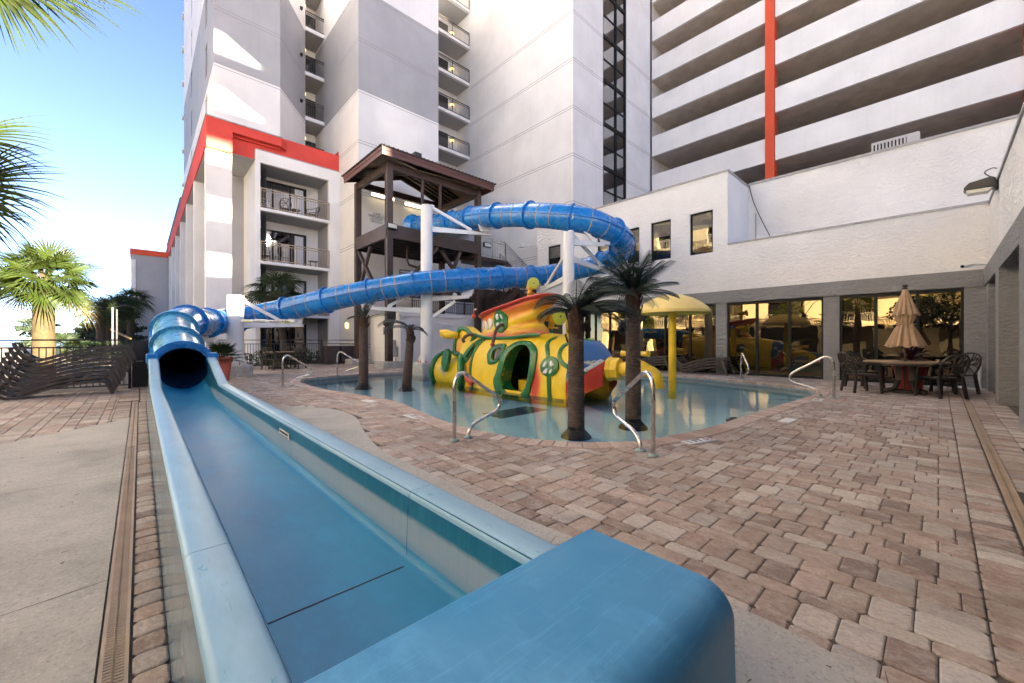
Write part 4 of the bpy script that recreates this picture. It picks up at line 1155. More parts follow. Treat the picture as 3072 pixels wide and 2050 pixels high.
# ------------------------------------------------------------------ slide tower
stw = thing('slide_tower', 'brown steel slide tower with hipped roof and white back wall', 'tower', (8.43,17.4,0))
PX0, PX1, PY0, PY1 = 8.43, 13.65, 17.4, 21.0
for (x_, y_) in ((PX0,PY0),(PX1,PY0),(PX0,PY1),(PX1,PY1)):
    b = B(); h = .14; fz = .035                 # wide flange section
    z1 = 9.55
    b.box(x_-h,y_-h,.28,x_+h,y_-h+fz,z1); b.box(x_-h,y_+h-fz,.28,x_+h,y_+h,z1); b.box(x_-h+.02,y_-h+fz,.28,x_-h+.05,y_+h-fz,z1); b.box(x_+h-.05,y_-h+fz,.28,x_+h-.02,y_+h-fz,z1)
    build('post', b, M['brown_steel'], stw)
    b = B().box(x_-.5,y_-.5,-.02,x_+.5,y_+.5,.28); build('footing', b, M['pedestal'], stw, bevel=.03)
for x_ in (10.18, 11.21):
    b = B().box(x_-.055,PY0-.055,6.63,x_+.055,PY0+.055,9.5); build('roof_strut', b, M['brown_steel'], stw)
def ring_beam(z0, z1, w, mat, name, ex=0):
    for (xa,ya,xb,yb) in ((PX0-ex,PY0-ex-w/2,PX1+ex,PY0-ex+w/2),(PX0-ex,PY1+ex-w/2,PX1+ex,PY1+ex+w/2),(PX0-ex-w/2,PY0-ex+w/2+.002,PX0-ex+w/2,PY1+ex-w/2-.002),(PX1+ex-w/2,PY0-ex+w/2+.002,PX1+ex+w/2,PY1+ex-w/2-.002)):
        b = B().box(xa,ya,z0,xb,yb,z1); build(name, b, mat, stw)
ring_beam(6.0, 6.63, .14, M['brown_steel'], 'deck_beam', .09)
for (xa,ya,za,xb,yb,zb) in ((PX0,PY0-.08,9.2,PX1,PY0+.08,9.55),(PX0-.08,PY0+.082,9.2,PX0+.08,PY1,9.55),(PX1-.08,PY0+.082,9.2,PX1+.08,PY1,9.55),(PX0,PY1+.01,9.40,PX1,PY1+.15,9.72)):
    b = B().box(xa,ya,za,xb,yb,zb); build('roof_beam', b, M['brown_steel'], stw)
b = B().box(PX0,PY0,6.46,PX1,PY1,6.56); build('deck', b, M['brown_steel'], stw)
b = B()
for k in range(8): b.box(PX0+.05, PY0+.2+.45*k, 6.1, PX1-.05, PY0+.28+.45*k, 6.46)
build('joist', b, M['brown_steel'], stw)
EX0, EX1, EY0, EY1, EZ = 7.80, 14.28, 16.75, 21.35, 9.86
for (xa,ya,xb,yb) in ((EX0,EY0,EX1,EY0+.06),(EX0,EY0+.062,EX0+.06,EY1-.062),(EX1-.06,EY0+.062,EX1,EY1-.062)):
    b = B().box(xa,ya,EZ-.36,xb,yb,EZ-.16); b.box(xa-.02,ya-.02,EZ-.155,xb+.02,yb+.02,EZ); build('fascia', b, M['fascia'], stw)
AP = ((11.04,19.4,10.95),(11.04,21.35,10.95))
def hip(dz, ins, mat, name):
    b = B(); a, c_ = [Vector(p)+Vector((0,0,dz)) for p in AP]; x0,x1,y0,y1,z = EX0+ins,EX1-ins,EY0+ins,EY1-ins,EZ+dz
    b.quad((x0,y0,z),(x1,y0,z),a); b.quad((x0,y1,z),(x0,y0,z),a,c_); b.quad((x1,y0,z),(x1,y1,z),c_,a)
    return build(name, b, mat, stw)
hip(.02, -.06, M['shingle'], 'shingle_roof'); hip(-.10, .03, M['wood_deck'], 'roof_decking')
for (x0,y0,ap) in ((EX0+.1,EY0+.1,AP[0]),(EX1-.1,EY0+.1,AP[0]),(EX0+.1,EY1-.1,AP[1]),(EX1-.1,EY1-.1,AP[1])):
    b = B().beam((x0,y0,EZ-.2),(ap[0],ap[1]-(.1 if y0 > 20 else 0),ap[2]-.3),.09,.22); build('hip_rafter', b, M['brown_steel'], stw)
for k in range(1,9):
    t = k/9; b = B(); x_ = EX0+.1 + (EX1-EX0-.2)*t; h_ = 1-abs(t-.5)*2; b.beam((x_,EY0+.1,EZ-.14),(x_*(1-.6*h_)+11.04*.6*h_*1.0 if False else x_, EY0+.1+2.5*h_, EZ-.14+1.05*h_),.05,.12); build('rafter', b, M['brown_steel'], stw)
for k in range(1,6):
    for xe in (EX0+.1, EX1-.1):
        y_ = EY0+2.6+(EY1-EY0-2.7)*k/5.2; b = B().beam((xe,y_,EZ-.14),(11.04,y_,10.95-.2),.05,.12); build('rafter', b, M['brown_steel'], stw)
b = B()
for k in range(60):
    t = k/59; b.box(EX0-.07+(EX1-EX0+.1)*t, EY0-.075, EZ, EX0-.07+(EX1-EX0+.1)*t+.075, EY0+.05, EZ+.045+.02*(k%2)); 
for k in range(44):
    t = k/43; b.box(EX0-.075, EY0+(EY1-EY0)*t, EZ, EX0+.05, EY0+(EY1-EY0)*t+.075, EZ+.045+.02*(k%2))
sh = build('shingle_edge', b, M['shingle'], stw); sh['kind'] = 'stuff'
for (p0,p1) in (((PX0,PY1-.1,5.95),(PX0,PY0+1.2,3.6)),((PX0+2.9,PY0,3.3),(PX0+4.0,PY0,5.95)) ,((PX0+.15,PY0,3.2),(PX0+2.6,PY0,5.95)),((PX1-2.3,PY0+.2,5.95),(PX1-.1,PY0+.2,3.4)),((PX0,PY1,3.6),(PX0+.0,PY1-1.6,5.95))):
    b = B().beam(p0,p1,.14,.16); build('brace', b, M['brown_steel'], stw)
b = B().tube([(9.9,18.4,6.1),(9.9,18.4,5.3),(10.0,18.4,5.1),(10.6,18.4,5.0)], .06, 10); build('drain_pipe', b, M['brown_steel'], stw, smooth=True)
b = B().tube([(8.75,17.7,3.7),(8.75,17.7,2.3),(8.6,17.55,2.08),(8.25,17.3,2.05)], .17, 14); build('downpipe', b, M['brown_steel'], stw, smooth=True)
# lights and sign under the roof
for xa, xb, z in ((9.72,11.12,9.68),(11.82,13.2,9.62)):
    t = thing('fluorescent_light', 'lit fluorescent batten left of the thin roof strut' if xa < 10 else 'lit fluorescent batten behind the thin roof struts', 'light', (xa,22.3,z), 'fluorescent battens under the slide tower roof')
    b = B().box(xa,22.25,z-.08,xb,22.39,z+.08); build('housing', b, M['sign_white'], t)
    b = B().box(xa+.03,22.18,z-.07,xb-.03,22.248,z+.06); build('tube', b, M['lamp_on'], t)
b = B().box(9.58,22.36,8.05,10.58,22.395,8.72); sgn = thing('slide_sign', 'white SLIDE EMERGENCY CUTOFF SWITCH sign on the wall under the tower roof', 'sign', (10.08,22.36,8.4)); build('board', b, M['sign_white'], sgn)
def text_obj(name, body, size, mat, parent, loc, rot, align='CENTER', sp=1.0):
    cu = bpy.data.curves.new(name, 'FONT'); cu.body = body; cu.size = size; cu.align_x = align; cu.align_y = 'CENTER'; cu.space_line = sp; cu.extrude = .0015; cu.fill_mode = 'FRONT'
    o = bpy.data.objects.new(name, cu); COL.objects.link(o); dg = bpy.context.evaluated_depsgraph_get()
    me = bpy.data.meshes.new_from_object(o.evaluated_get(dg)); bpy.data.objects.remove(o); me.name = name
    o = bpy.data.objects.new(name, me); me.materials.clear(); me.materials.append(mat); COL.objects.link(o)
    L = ORIG[parent]; o.parent = parent; o.location = Vector(loc) - L; o.rotation_euler = rot; return o
text_obj('lettering', 'SLIDE\nEMERGENCY\nCUTOFF\nSWITCH', .175, M['ink'], sgn, (10.08,22.352,8.385), (math.pi/2,0,0), sp=.88)
for (x_, y_, z, l_) in ((8.25,17.15,6.5,'dark floodlight on the near corner post of the slide tower'),(13.9,17.15,6.55,'dark floodlight on the right hand post of the slide tower')):
    t = thing('floodlight', l_, 'floodlight', (x_,y_,z), 'dark floodlights on the slide tower')
    b = B().box(x_-.05,y_-.08,z-.13,x_+.45,y_+.06,z+.13); build('housing', b, M['black_metal'], t, bevel=.02)
    b = B().box(x_-.01,y_-.09,z-.09,x_+.41,y_-.081,z+.09); build('lens', b, M['lens'], t)
    b = B().beam((x_+.1,y_,z+.05),(x_+.15,y_+.25,z+.1),.05,.05); build('bracket', b, M['black_metal'], t)
t = thing('roof_spotlight', 'small black spotlight box on the slide tower roof edge', 'floodlight', (9.6,16.9,10.05))
b = B().box(9.45,16.8,9.95,9.8,17.05,10.15); build('housing', b, M['black_metal'], t)
t = thing('wall_floodlight', 'white floodlight on a bent conduit against the big white wall', 'floodlight', (18.9,17.6,7))
b = B().box(17.9,18.3,7.28,18.25,18.6,7.5); build('housing', b, M['pvc'], t, bevel=.03)
b = B().tube([(18.25,18.45,7.4),(18.9,18.1,7.55),(19.08,18.0,7.4),(19.08,18.0,4.5)], .03, 8); build('conduit', b, M['white_steel'], t, smooth=True)

def spot(name, loc, target, e, ang):
    l_ = bpy.data.lights.new(name, 'SPOT'); l_.energy = e; l_.spot_size = math.radians(ang); l_.spot_blend = .9; l_.color = (1.0,.9,.72); l_.shadow_soft_size = .08
    o = bpy.data.objects.new(name, l_); COL.objects.link(o); o.location = loc; o.rotation_euler = (Vector(loc)-Vector(target)).to_track_quat('Z','Y').to_euler()
spot('roof_spotlight_beam', (9.7,17.0,10.2), (11.5,22.4,14.2), 45, 30)
spot('wall_floodlight_beam', (18.0,18.4,7.6), (19.1,18.3,11.3), 10, 42)
# terrace and stairs behind the slide tower
ter = thing('terrace', 'raised white terrace block behind the tower posts with a dark railing', 'terrace', (9.2,17.7,0))
b = B(); seg(b,9.2,21.2,9.2,17.75,0,2.62); seg(b,9.2,17.75,18,17.75,0,2.62); b.quad((9.2,17.75,2.62),(18,17.75,2.62),(18,22.4,2.62),(9.2,22.4,2.62)); build('wall', b, M['white_rough'], ter)
b = B().box(9.15,17.70,2.44,18,17.80,2.64); b.box(9.15,17.81,2.44,9.25,21.2,2.64); build('coping', b, M['white_steel'], ter)
b = railing(B(), [(9.9,17.9),(17.9,17.9)], 2.64, .75, .12, bal=.022); build('railing', b, M['brown_steel'], ter)
b = B().box(9.3,18.2,3.42,14.2,18.3,3.95); build('beam', b, M['brown_steel'], ter)
b = railing(B(), [(9.4,18.22),(14.2,18.22)], 3.95, .8, .12, bal=.022); build('railing', b, M['brown_steel'], ter)
b = B().box(9.4,18.3,3.85,16,20.9,3.93); build('upper_floor', b, M['brown_steel'], ter)
b = B()
for k in range(6): b.box(9.185,19.35,1.55+k*.065,9.197,19.6,1.60+k*.065)
vg = thing('wall_vent', 'small brown louvred vent on the white terrace wall', 'vent', (9.2,19.5,1.7)); build('louver', b, M['brown_steel'], vg)
sr = thing('staircase', 'galvanised stair flights with railings behind the slide tower', 'stairs', (14,18,3))
b = B().box(13.8,17.6,5.8,15.9,19.2,6.0); build('landing', b, M['brown_steel'], sr)
def rail_slope(p0, p1, h, mat, name='railing'):
    p0, p1 = Vector(p0), Vector(p1); b = B(); L = (p1-p0).length; n = int(L/.12); H_ = Vector((0,0,h))
    b.beam(p0+H_, p1+H_, .05, .05); b.beam(p0+H_*.86, p1+H_*.86, .035, .035); b.beam(p0+H_*.1, p1+H_*.1, .035, .035)
    for k in range(n+1):
        p = p0.lerp(p1, k/n); b.beam(p+H_*.1, p+H_*.88, .018, .018)
    for k in range(3):
        p = p0.lerp(p1, k/2); b.beam(p, p+H_, .05, .05)
    build(name, b, mat, sr)
rail_slope((13.9,17.62,6.0),(15.9,17.62,6.0),1.1,M['galv']); rail_slope((13.9,17.62,5.0),(13.9,19.2,5.0),.01,M['galv'])
rail_slope((15.9,17.62,5.95),(18.7,17.62,4.25),1.1,M['galv']); rail_slope((16.5,18.8,5.6),(18.7,18.8,4.25),1.1,M['galv'])
rail_slope((13.95,16.9,2.65),(16.3,16.9,4.3),1.0,M['brown_steel']); rail_slope((14.3,17.6,2.65),(16.5,17.6,4.2),1.0,M['brown_steel'])
for (p0,p1) in (((15.9,17.6,5.85),(18.8,17.6,4.1)),((15.9,18.8,5.85),(18.8,18.8,4.1)),((13.9,16.88,2.55),(16.4,16.88,4.25)),((13.9,17.62,2.55),(16.4,17.62,4.25))):
    b = B().beam(p0,p1,.06,.3); build('stringer', b, M['brown_steel'], sr)
for k in range(9):
    t = (k+.5)/9; b = B().box(15.9+2.8*t-.14,17.64,5.9-1.75*t,15.9+2.8*t+.14,18.78,5.94-1.75*t); build('tread', b, M['brown_steel'], sr)
    b = B().box(13.95+2.4*t-.13,16.92,2.6+1.65*t,13.95+2.4*t+.13,17.58,2.64+1.65*t); build('tread', b, M['brown_steel'], sr)
b = B().box(16.3,16.8,2.6,16.5,17.7,4.25); b.box(14.2,17.8,2.64,17.9,17.84,4.2); build('dark_panel', b, M['brown_steel'], sr)
# fences
def fence(name_label, pts, h, mat, step=.11, z0=0, two=True, cat='fence', postev=2.2):
    t = thing('fence', name_label, 'fence', (pts[0][0],pts[0][1],0))
    for i in range(len(pts)-1):
        p0, p1 = Vector((*pts[i],z0)), Vector((*pts[i+1],z0)); L = (p1-p0).length
        for zz, w, hh in ((h,.06,.035),(h-.18,.035,.03),(.10,.035,.03)):
            b = B().beam(p0+Vector((0,0,zz)), p1+Vector((0,0,zz)), w, hh); build('rail', b, mat, t)
        b = B(); n = int(L/step)
        for k in range(n+1):
            p = p0.lerp(p1,k/n); b.box(p.x-.009,p.y-.009,z0+.1,p.x+.009,p.y+.009,z0+h-.18)
        o = build('baluster', b, mat, t); o['kind'] = 'stuff'
        m_ = max(1, round(L/postev))
        for k in range(m_+1):
            p = p0.lerp(p1,k/m_); b = B().box(p.x-.03,p.y-.03,z0,p.x+.03,p.y+.03,z0+h+.02); build('post', b, mat, t)
    return t
fence('bronze metal fence with a double top rail behind the left garden table', [(1.2,21.4),(8.88,22.34)], 1.27, M['bronze_rail'])
fence('dark fence behind the stack of loungers facing the beach', [(-9,14.42),(-.2,14.42)], 1.26, M['black_metal'])
fence('black fence across the court in front of the motel', [(-9.6,3.8),(-9.6,14.3)], 1.25, M['black_metal'], .13)
t = thing('gate_box', 'tall black metal gate panel between fence and tube slide', 'gate', (0,14.5,0))
b = B().box(-.16,14.36,.02,.16,14.6,1.24); build('panel', b, M['black_metal'], t, bevel=.01)
b = B().box(.17,14.3,0,.24,14.5,1.28); build('post', b, M['black_metal'], t)
b = B().box(-.09,14.345,.7,.06,14.359,.715); build('latch', b, M['galv'], t)
# ------------------------------------------------------------------ play submarine
sub = thing('play_submarine', 'yellow, green and red play submarine with toothy cabin standing in the pool', 'play structure', (7.9,8,-.3))
ZB = -.30
def hw(y): return .55+.42*math.sin(math.pi*min(1,max(0,(y-4.6)/6.6)))**.45
def zt_(y): return 1.50 - .045*(y-8.2)**2*(1 if y < 8.2 else .55)
HCX = 8.02
YN0, YN1 = 5.85, 10.15
def sec_pt(y, u):
    c_ = math.cos(math.pi*(1-u)); s_ = math.sin(math.pi*u); w = hw(y); z = ZB + (zt_(y)-ZB)*max(0,s_)**.62
    return Vector((HCX + math.copysign(abs(c_)**.62, c_)*w, y, z))
def hull_x(y, z):
    s_ = max(0,min(.9999,(z-ZB)/(zt_(y)-ZB)))**(1/.62); return HCX - hw(y)*math.sqrt(1-s_*s_)**.62
YEL, ORG, RED_ = (.88,.60,.02), (.86,.30,.04), (.64,.055,.03)
def lerp3(a, b_, t): t = max(0,min(1,t)); return tuple(a[i]+(b_[i]-a[i])*t for i in range(3))
def hull_col(p):
    y, z = p.y, p.z; c_ = YEL
    d = math.hypot((y-6.85)/.30, (z-.25)/.75); c_ = lerp3(c_, ORG, 1.5-1.25*d)
    d = math.hypot((y-6.78)/.20, (z-.18)/.55); c_ = lerp3(c_, RED_, 1.7-1.5*d)
    d = math.hypot((y-9.5)/.16, (z-.6)/.8); c_ = lerp3(c_, ORG, 1.1-d)
    d = math.hypot((y-9.42)/.10, (z+.1)/.3); c_ = lerp3(c_, RED_, 1.2-d)
    d = math.hypot((y-8.2)/1.6, (z-1.45)/.10); c_ = lerp3(c_, ORG, .5-.5*d)
    return c_
S2 = .2295
def zz5(x, y): return at((1280+x/4.3545)/1.30723, (850+y/4.3545)/1.30723, 1)
def onplane(x, y, X, src=5):
    if src == 5: u, v = 1280+x/4.3545, 850+y/4.3545
    else: u, v = 1560+x/3.7327, 780+y/3.7327
    p = at(u/1.30723, v/1.30723, 1.0); k = X/p.x; return (p.y*k, 1.25+(p.z-1.25)*k)
def P5(pts, X=7.08): return [onplane(x,y,X) for x,y in pts]
def P6(pts, X): return [onplane(x,y,X,6) for x,y in pts]
def smooth_loop(P, k=6, closed=True): return [(p.x,p.y) for p in catmull([(a,b_,0) for a,b_ in P], k, closed)]
door_o = smooth_loop(P5([(890,1290),(925,1150),(965,950),(1020,840),(1100,770),(1195,748),(1300,775),(1385,860),(1412,1000),(1405,1180),(1370,1330),(1325,1470),(1130,1490),(950,1440)]))
door_i = smooth_loop(P5([(985,1290),(1005,1150),(1030,990),(1065,890),(1130,820),(1200,800),(1265,825),(1325,900),(1342,1010),(1338,1180),(1312,1330),(1245,1440),(1130,1445),(1040,1400)]))
port2_o = smooth_loop(P5([(778,930),(800,855),(850,800),(980,795),(985,870),(965,960),(900,1050),(815,1058),(790,1000)]), 5)
port2_i = smooth_loop(P5([(840,935),(850,880),(885,848),(935,845),(955,880),(940,950),(900,1000),(860,1005),(842,975)]), 5)
port1_o = smooth_loop(P5([(430,985),(455,900),(520,800),(590,722),(622,745),(605,810),(560,930),(515,1020),(470,1050),(440,1030)]), 5)
port1_i = smooth_loop(P5([(487,965),(500,920),(530,860),(565,805),(580,800),(578,840),(560,890),(535,945),(505,985),(490,985)]), 5)
holes_ = [door_i, port2_i, port1_i]
b = B(); NU, NV = 72, 110; cols = []
vid = {}
for j in range(NV+1):
    for i in range(NU+1):
        p = sec_pt(YN0+(YN1-YN0)*j/NV, i/NU); 
        nn = .012*math.sin(p.y*7+p.z*5)*math.sin(p.y*3.1-p.z*4); p.x += nn if p.x > HCX else -nn
        vid[i,j] = b.vert(p); cols.append(hull_col(p) if p.x < HCX+.3 else YEL)
for j in range(NV):
    for i in range(NU):
        c_ = sum((Vector(b.v[vid[a]]) for a in ((i,j),(i+1,j),(i+1,j+1),(i,j+1))), Vector())/4
        if c_.x < HCX-.15 and any(inside(h, c_.y, c_.z) for h in holes_): continue
        if c_.x > HCX+.3 and math.hypot(c_.y-7.25, c_.z-.85) < .22: continue
        b.f.append((vid[i,j],vid[i+1,j],vid[i+1,j+1],vid[i,j+1]))
b.c = cols; build('hull', b, M['sub'], sub, smooth=True)
b = B(); cx_ = [tuple(sec_pt(YN1, i/30)) for i in range(31)]; b.v += cx_; b.f.append(tuple(range(31))); b.c = [YEL]*31; build('stern_plate', b, M['sub'], sub)
def ribbon(name, lo, li, t, depth, mat, par=sub, hx=hull_x):
    n = min(len(lo), len(li)); b = B()
    O = [(hx(y,z), y, z) for y,z in lo[:n]]; I = [(hx(y,z), y, z) for y,z in li[:n]]
    for k in range(n):
        b.v += [(O[k][0]+.02,O[k][1],O[k][2]), (O[k][0]-t*.7,O[k][1],O[k][2]), ((O[k][0]+I[k][0])/2-t*1.15,(O[k][1]+I[k][1])/2,(O[k][2]+I[k][2])/2), (I[k][0]-t*.8,I[k][1],I[k][2]), (I[k][0]+depth,I[k][1],I[k][2])]
    for k in range(n):
        j = (k+1) % n
        for a in range(4): b.f.append((k*5+a, k*5+a+1, j*5+a+1, j*5+a))
    return build(name, b, mat, par, smooth=60)
def bolts(name, loop, step, par, r=.017, t=.05, hx=hull_x, mat=None):
    b = B(); acc = 0
    for k in range(len(loop)):
        a, c_ = loop[k-1], loop[k]; acc += math.dist(a, c_)
        if acc >= step:
            acc = 0; x_ = hx(*c_)-t; b.lathe([(r,0),(r*.8,.01),(0.001,.013)], (0,0,0), 8); n = 24
            for q in range(len(b.v)-24, len(b.v)):
                v_ = b.v[q]; b.v[q] = (x_-v_[2], c_[0]+v_[0], c_[1]+v_[1])
    o = build(name, b, mat or M['dark_green'], par); o['kind'] = 'stuff'; return o
def midloop(a, b_): 
    n = min(len(a),len(b_)); return [((a[k][0]+b_[k][0])/2,(a[k][1]+b_[k][1])/2) for k in range(n)]
dr = ribbon('door_frame', door_o, door_i, .055, .34, M['green']); bolts('bolt', midloop(door_o,door_i), .13, dr, t=.062)
p2 = ribbon('porthole_frame', port2_o, port2_i, .05, .10, M['green']); bolts('bolt', midloop(port2_o,port2_i), .10, p2, .014, .056)
p1 = ribbon('porthole_frame', port1_o, port1_i, .05, .10, M['green']); bolts('bolt', midloop(port1_o,port1_i), .10, p1, .014, .056)
def net(loop, par):
    b = B(); ys_ = [p[0] for p in loop]; zs_ = [p[1] for p in loop]; y0,y1,z0,z1 = min(ys_),max(ys_),min(zs_),max(zs_)
    for k in range(1,7):
        y = y0+(y1-y0)*k/7; pts = [(hull_x(y,z)+.05, y+.012*math.sin(z*40), z) for z in [z0+(z1-z0)*j/14 for j in range(15)] if inside(loop, y, z)]
        if len(pts) > 1: b.tube(pts, .006, 5)
        z = z0+(z1-z0)*k/7; pts = [(hull_x(y,z)+.05, y, z+.012*math.sin(y*40)) for y in [y0+(y1-y0)*j/14 for j in range(15)] if inside(loop, y, z)]
        if len(pts) > 1: b.tube(pts, .006, 5)
    build('net', b, M['net'], par)
net(port2_i, p2); net(port1_i, p1)
for lp_, par_ in ((port2_i,p2),(port1_i,p1)):  # dark sheets stand in for the shade inside the hull
    b = B(); b.v = [(hull_x(y,z)+.16, y, z) for y,z in lp_]; c0 = (sum(p[0] for p in lp_)/len(lp_), sum(p[1] for p in lp_)/len(lp_)); b.v += [(hull_x(c0[0]+(y-c0[0])*1.35,c0[1]+(z-c0[1])*1.35)+.17, c0[0]+(y-c0[0])*1.35, c0[1]+(z-c0[1])*1.35) for y,z in lp_]; n_ = len(lp_); b.f = [tuple(range(n_))] + [(i,(i+1)%n_,n_+(i+1)%n_,n_+i) for i in range(n_)]; build('porthole_shade', b, M['interior'], par_)
def band(name, pts, w, t=.035, mat=None, hx=hull_x, par=sub, bolt=True):
    P_ = smooth_loop(pts, 8, False); n = len(P_); b = B()
    for k in range(n):
        a, c_ = P_[max(0,k-1)], P_[min(n-1,k+1)]; d = math.dist(a,c_) or 1; ny, nz = -(c_[1]-a[1])/d*w/2, (c_[0]-a[0])/d*w/2; y, z = P_[k]
        L_, R_ = (y+ny,z+nz), (y-ny,z-nz)
        b.v += [(hx(*L_)+.02,*L_),(hx(*L_)-t*.8,*L_),(hx(y,z)-t*1.15,y,z),(hx(*R_)-t*.8,*R_),(hx(*R_)+.02,*R_)]
    for k in range(n-1):
        for a in range(4): b.f.append((k*5+a,k*5+a+1,k*5+a+6,k*5+a+5))
    o = build(name, b, mat or M['green'], par, smooth=60)
    if bolt: bolts('bolt', P_, .10, o, .012, t*1.2, hx)
    return o
band('hull_band', P5([(672,715),(620,800),(585,900),(565,1010),(560,1120),(568,1200),(580,1300),(605,1395)]), .085)
band('hull_band', P5([(1520,700),(1490,745),(1490,800),(1520,880),(1550,970),(1575,1080),(1580,1180),(1588,1300),(1600,1500)]), .10)
band('collar_band', P5([(640,672),(720,700),(830,716),(940,718),(1080,715),(1200,700),(1350,678),(1500,672)], 7.35), .085, hx=lambda y,z: min(hull_x(y,min(z,zt_(y)-.12)), 7.32))
disc = [onplane(1578+108*math.cos(2*math.pi*k/32), 1090+132*math.sin(2*math.pi*k/32), 7.06) for k in range(32)]
disc_i = [onplane(1578+4*math.cos(2*math.pi*k/32), 1090+4*math.sin(2*math.pi*k/32), 7.06) for k in range(32)]
dd = ribbon('wheel_disc', disc, disc_i, .06, .0, M['green']); bolts('bolt', [onplane(1578+92*math.cos(2*math.pi*k/32), 1090+114*math.sin(2*math.pi*k/32), 7.06) for k in range(32)], .11, dd, .013, .066)
def decal(name, pts, X, hx, t, mat, par, k=5):
    P_ = smooth_loop(P5(pts, X), k); b = B(); c_ = (sum(p[0] for p in P_)/len(P_), sum(p[1] for p in P_)/len(P_)); n = len(P_)
    b.v = [(hx(*p)-t, *p) for p in P_] + [(hx(c_[0]+(p[0]-c_[0])*.8, c_[1]+(p[1]-c_[1])*.8)-t-.015, c_[0]+(p[0]-c_[0])*.8, c_[1]+(p[1]-c_[1])*.8) for p in P_] + [(hx(*p)+.02, *p) for p in P_]
    for j in range(n):
        q = (j+1)%n; b.f += [(j,q,n+q,n+j),(2*n+j,2*n+q,q,j)]
    b.f.append(tuple(range(n,2*n))); return build(name, b, mat, par, smooth=50)
for pts in ([(1515,1065),(1535,1025),(1555,1018),(1558,1050),(1540,1085),(1512,1095)],[(1592,1015),(1610,1020),(1635,1055),(1638,1080),(1600,1085),(1592,1050)],[(1520,1160),(1540,1125),(1568,1108),(1572,1150),(1555,1185),(1525,1182)],[(1595,1165),(1610,1130),(1625,1120),(1630,1150),(1612,1180),(1594,1185)]):
    decal('pane', pts, 7.06, lambda y,z: hull_x(y,z)-.06, .006, M['fib_white'], dd)
# cabin
def cab_top(y): return 1.93 + (9.42-y)/2.4*.42
CBX = 7.78
def cab_pt(u, t):
    a = 2*math.pi*u; y0 = 9.42; y1 = 6.92 + .30*math.sin(math.pi*min(1,t*1.15))**.8 - .05*t
    cyy, ry = (y0+y1)/2, (y0-y1)/2; rx = .50 - .08*math.sin(math.pi*t)
    c_, s_ = math.cos(a), math.sin(a); y = cyy + ry*math.copysign(abs(c_)**.55, c_); x_ = CBX + rx*math.copysign(abs(s_)**.75, s_)
    wr = .030*math.sin(t*17+y*1.5)*max(0,min(1,(8.3-y)/.6)); x_ += wr*(1 if s_ > 0 else -1); y += wr*.6*(1 if c_ > 0 else -1)
    return Vector((x_, y, 1.36 + t*(cab_top(y)-1.36)))
b = B(); b.grid(cab_pt, 96, 30, True); b.c = []
for j in range(31):
    for i in range(96):
        p = cab_pt(i/96, j/30); t = j/30 + .05*math.sin(p.y*5)
        c_ = lerp3((.82,.45,.04), RED_, 1-t/.20) if t < .25 else lerp3(YEL, ORG, (t-.45)/.4)
        if t > .80: c_ = lerp3(ORG, RED_, (t-.82)/.14)
        wr = math.sin(t*17+p.y*1.5)*max(0,min(1,(8.3-p.y)/.6))
        if .3 < t < .85: c_ = lerp3(c_, (.78,.22,.03), -wr*.75)
        b.c.append(c_)
cabin = build('cabin', b, M['sub'], sub, smooth=True)
b = B()
def brim(u, v):
    a = 2*math.pi*u; k = (0,.25,.5,.75,1.0)[min(4,round(v*4))]
    p = cab_pt(u, 1.0); c_ = Vector((CBX, 8.15, 0)); d = Vector((p.x-CBX, p.y-8.15, 0)); f = (1.0,1.14,1.20,1.14,.2)[round(v*4)]; h = (-.03,-.01,.035,.075,.05)[round(v*4)]
    q = Vector((CBX + d.x*f, 8.15 + d.y*(1+(f-1)*.45), 0)); q.z = cab_top(q.y) + h; return q
b.grid(brim, 72, 4, True); build('hat_brim', b, M['fib_red'], sub, smooth=70)
def cab_x(y, z):
    t = (z-1.36)/(cab_top(y)-1.36); y0 = 9.42; y1 = 6.92 + .30*math.sin(math.pi*min(1,max(0,t)*1.15))**.8 - .05*t; c_ = ((y-(y0+y1)/2)/((y0-y1)/2)); c_ = max(-.99,min(.99,c_))
    ca = math.copysign(abs(c_)**(1/.55), c_); s_ = math.sqrt(max(0,1-ca*ca)); return CBX - (.50-.08*math.sin(math.pi*min(1,max(0,t))))*s_**.75
for pts in ([(690,500),(722,500),(724,560),(712,612),(700,580)],[(745,500),(765,492),(780,520),(798,600),(775,615),(755,580)],[(808,480),(830,463),(860,490),(855,550),(825,610),(808,560)]):
    decal('tooth', pts, 7.34, cab_x, .02, M['fib_white'], sub)
cp_o = [onplane(965+88*math.cos(2*math.pi*k/32), 502+146*math.sin(2*math.pi*k/32), 7.32) for k in range(32)]
cp_i = [onplane(965+3*math.cos(2*math.pi*k/32), 502+3*math.sin(2*math.pi*k/32), 7.32) for k in range(32)]
cpd = ribbon('cabin_porthole', cp_o, cp_i, .05, 0, M['green'], hx=cab_x); bolts('bolt', [onplane(965+76*math.cos(2*math.pi*k/32), 502+130*math.sin(2*math.pi*k/32), 7.32) for k in range(32)], .12, cpd, .013, .056, hx=cab_x)
for pts in ([(918,420),(940,402),(955,420),(952,465),(925,480),(915,460)],[(975,405),(992,420),(1003,465),(990,472),(978,450)],[(920,525),(940,512),(948,540),(930,560),(918,555)],[(975,520),(1000,510),(998,530),(975,545)]):
    decal('pane', pts, 7.32, lambda y,z: cab_x(y,z)-.055, .006, M['fib_white'], cpd)
def tube5(name, pts, r, mat, X, par=sub, n=10):
    P_ = catmull([Vector((x_, *onplane(px,py,x_))) for px,py,x_ in pts], 5); b = B().tube(P_, [r*(1+.25*math.sin(i*1.3)*.3) for i in range(len(P_))], n); return build(name, b, mat, par, smooth=True)
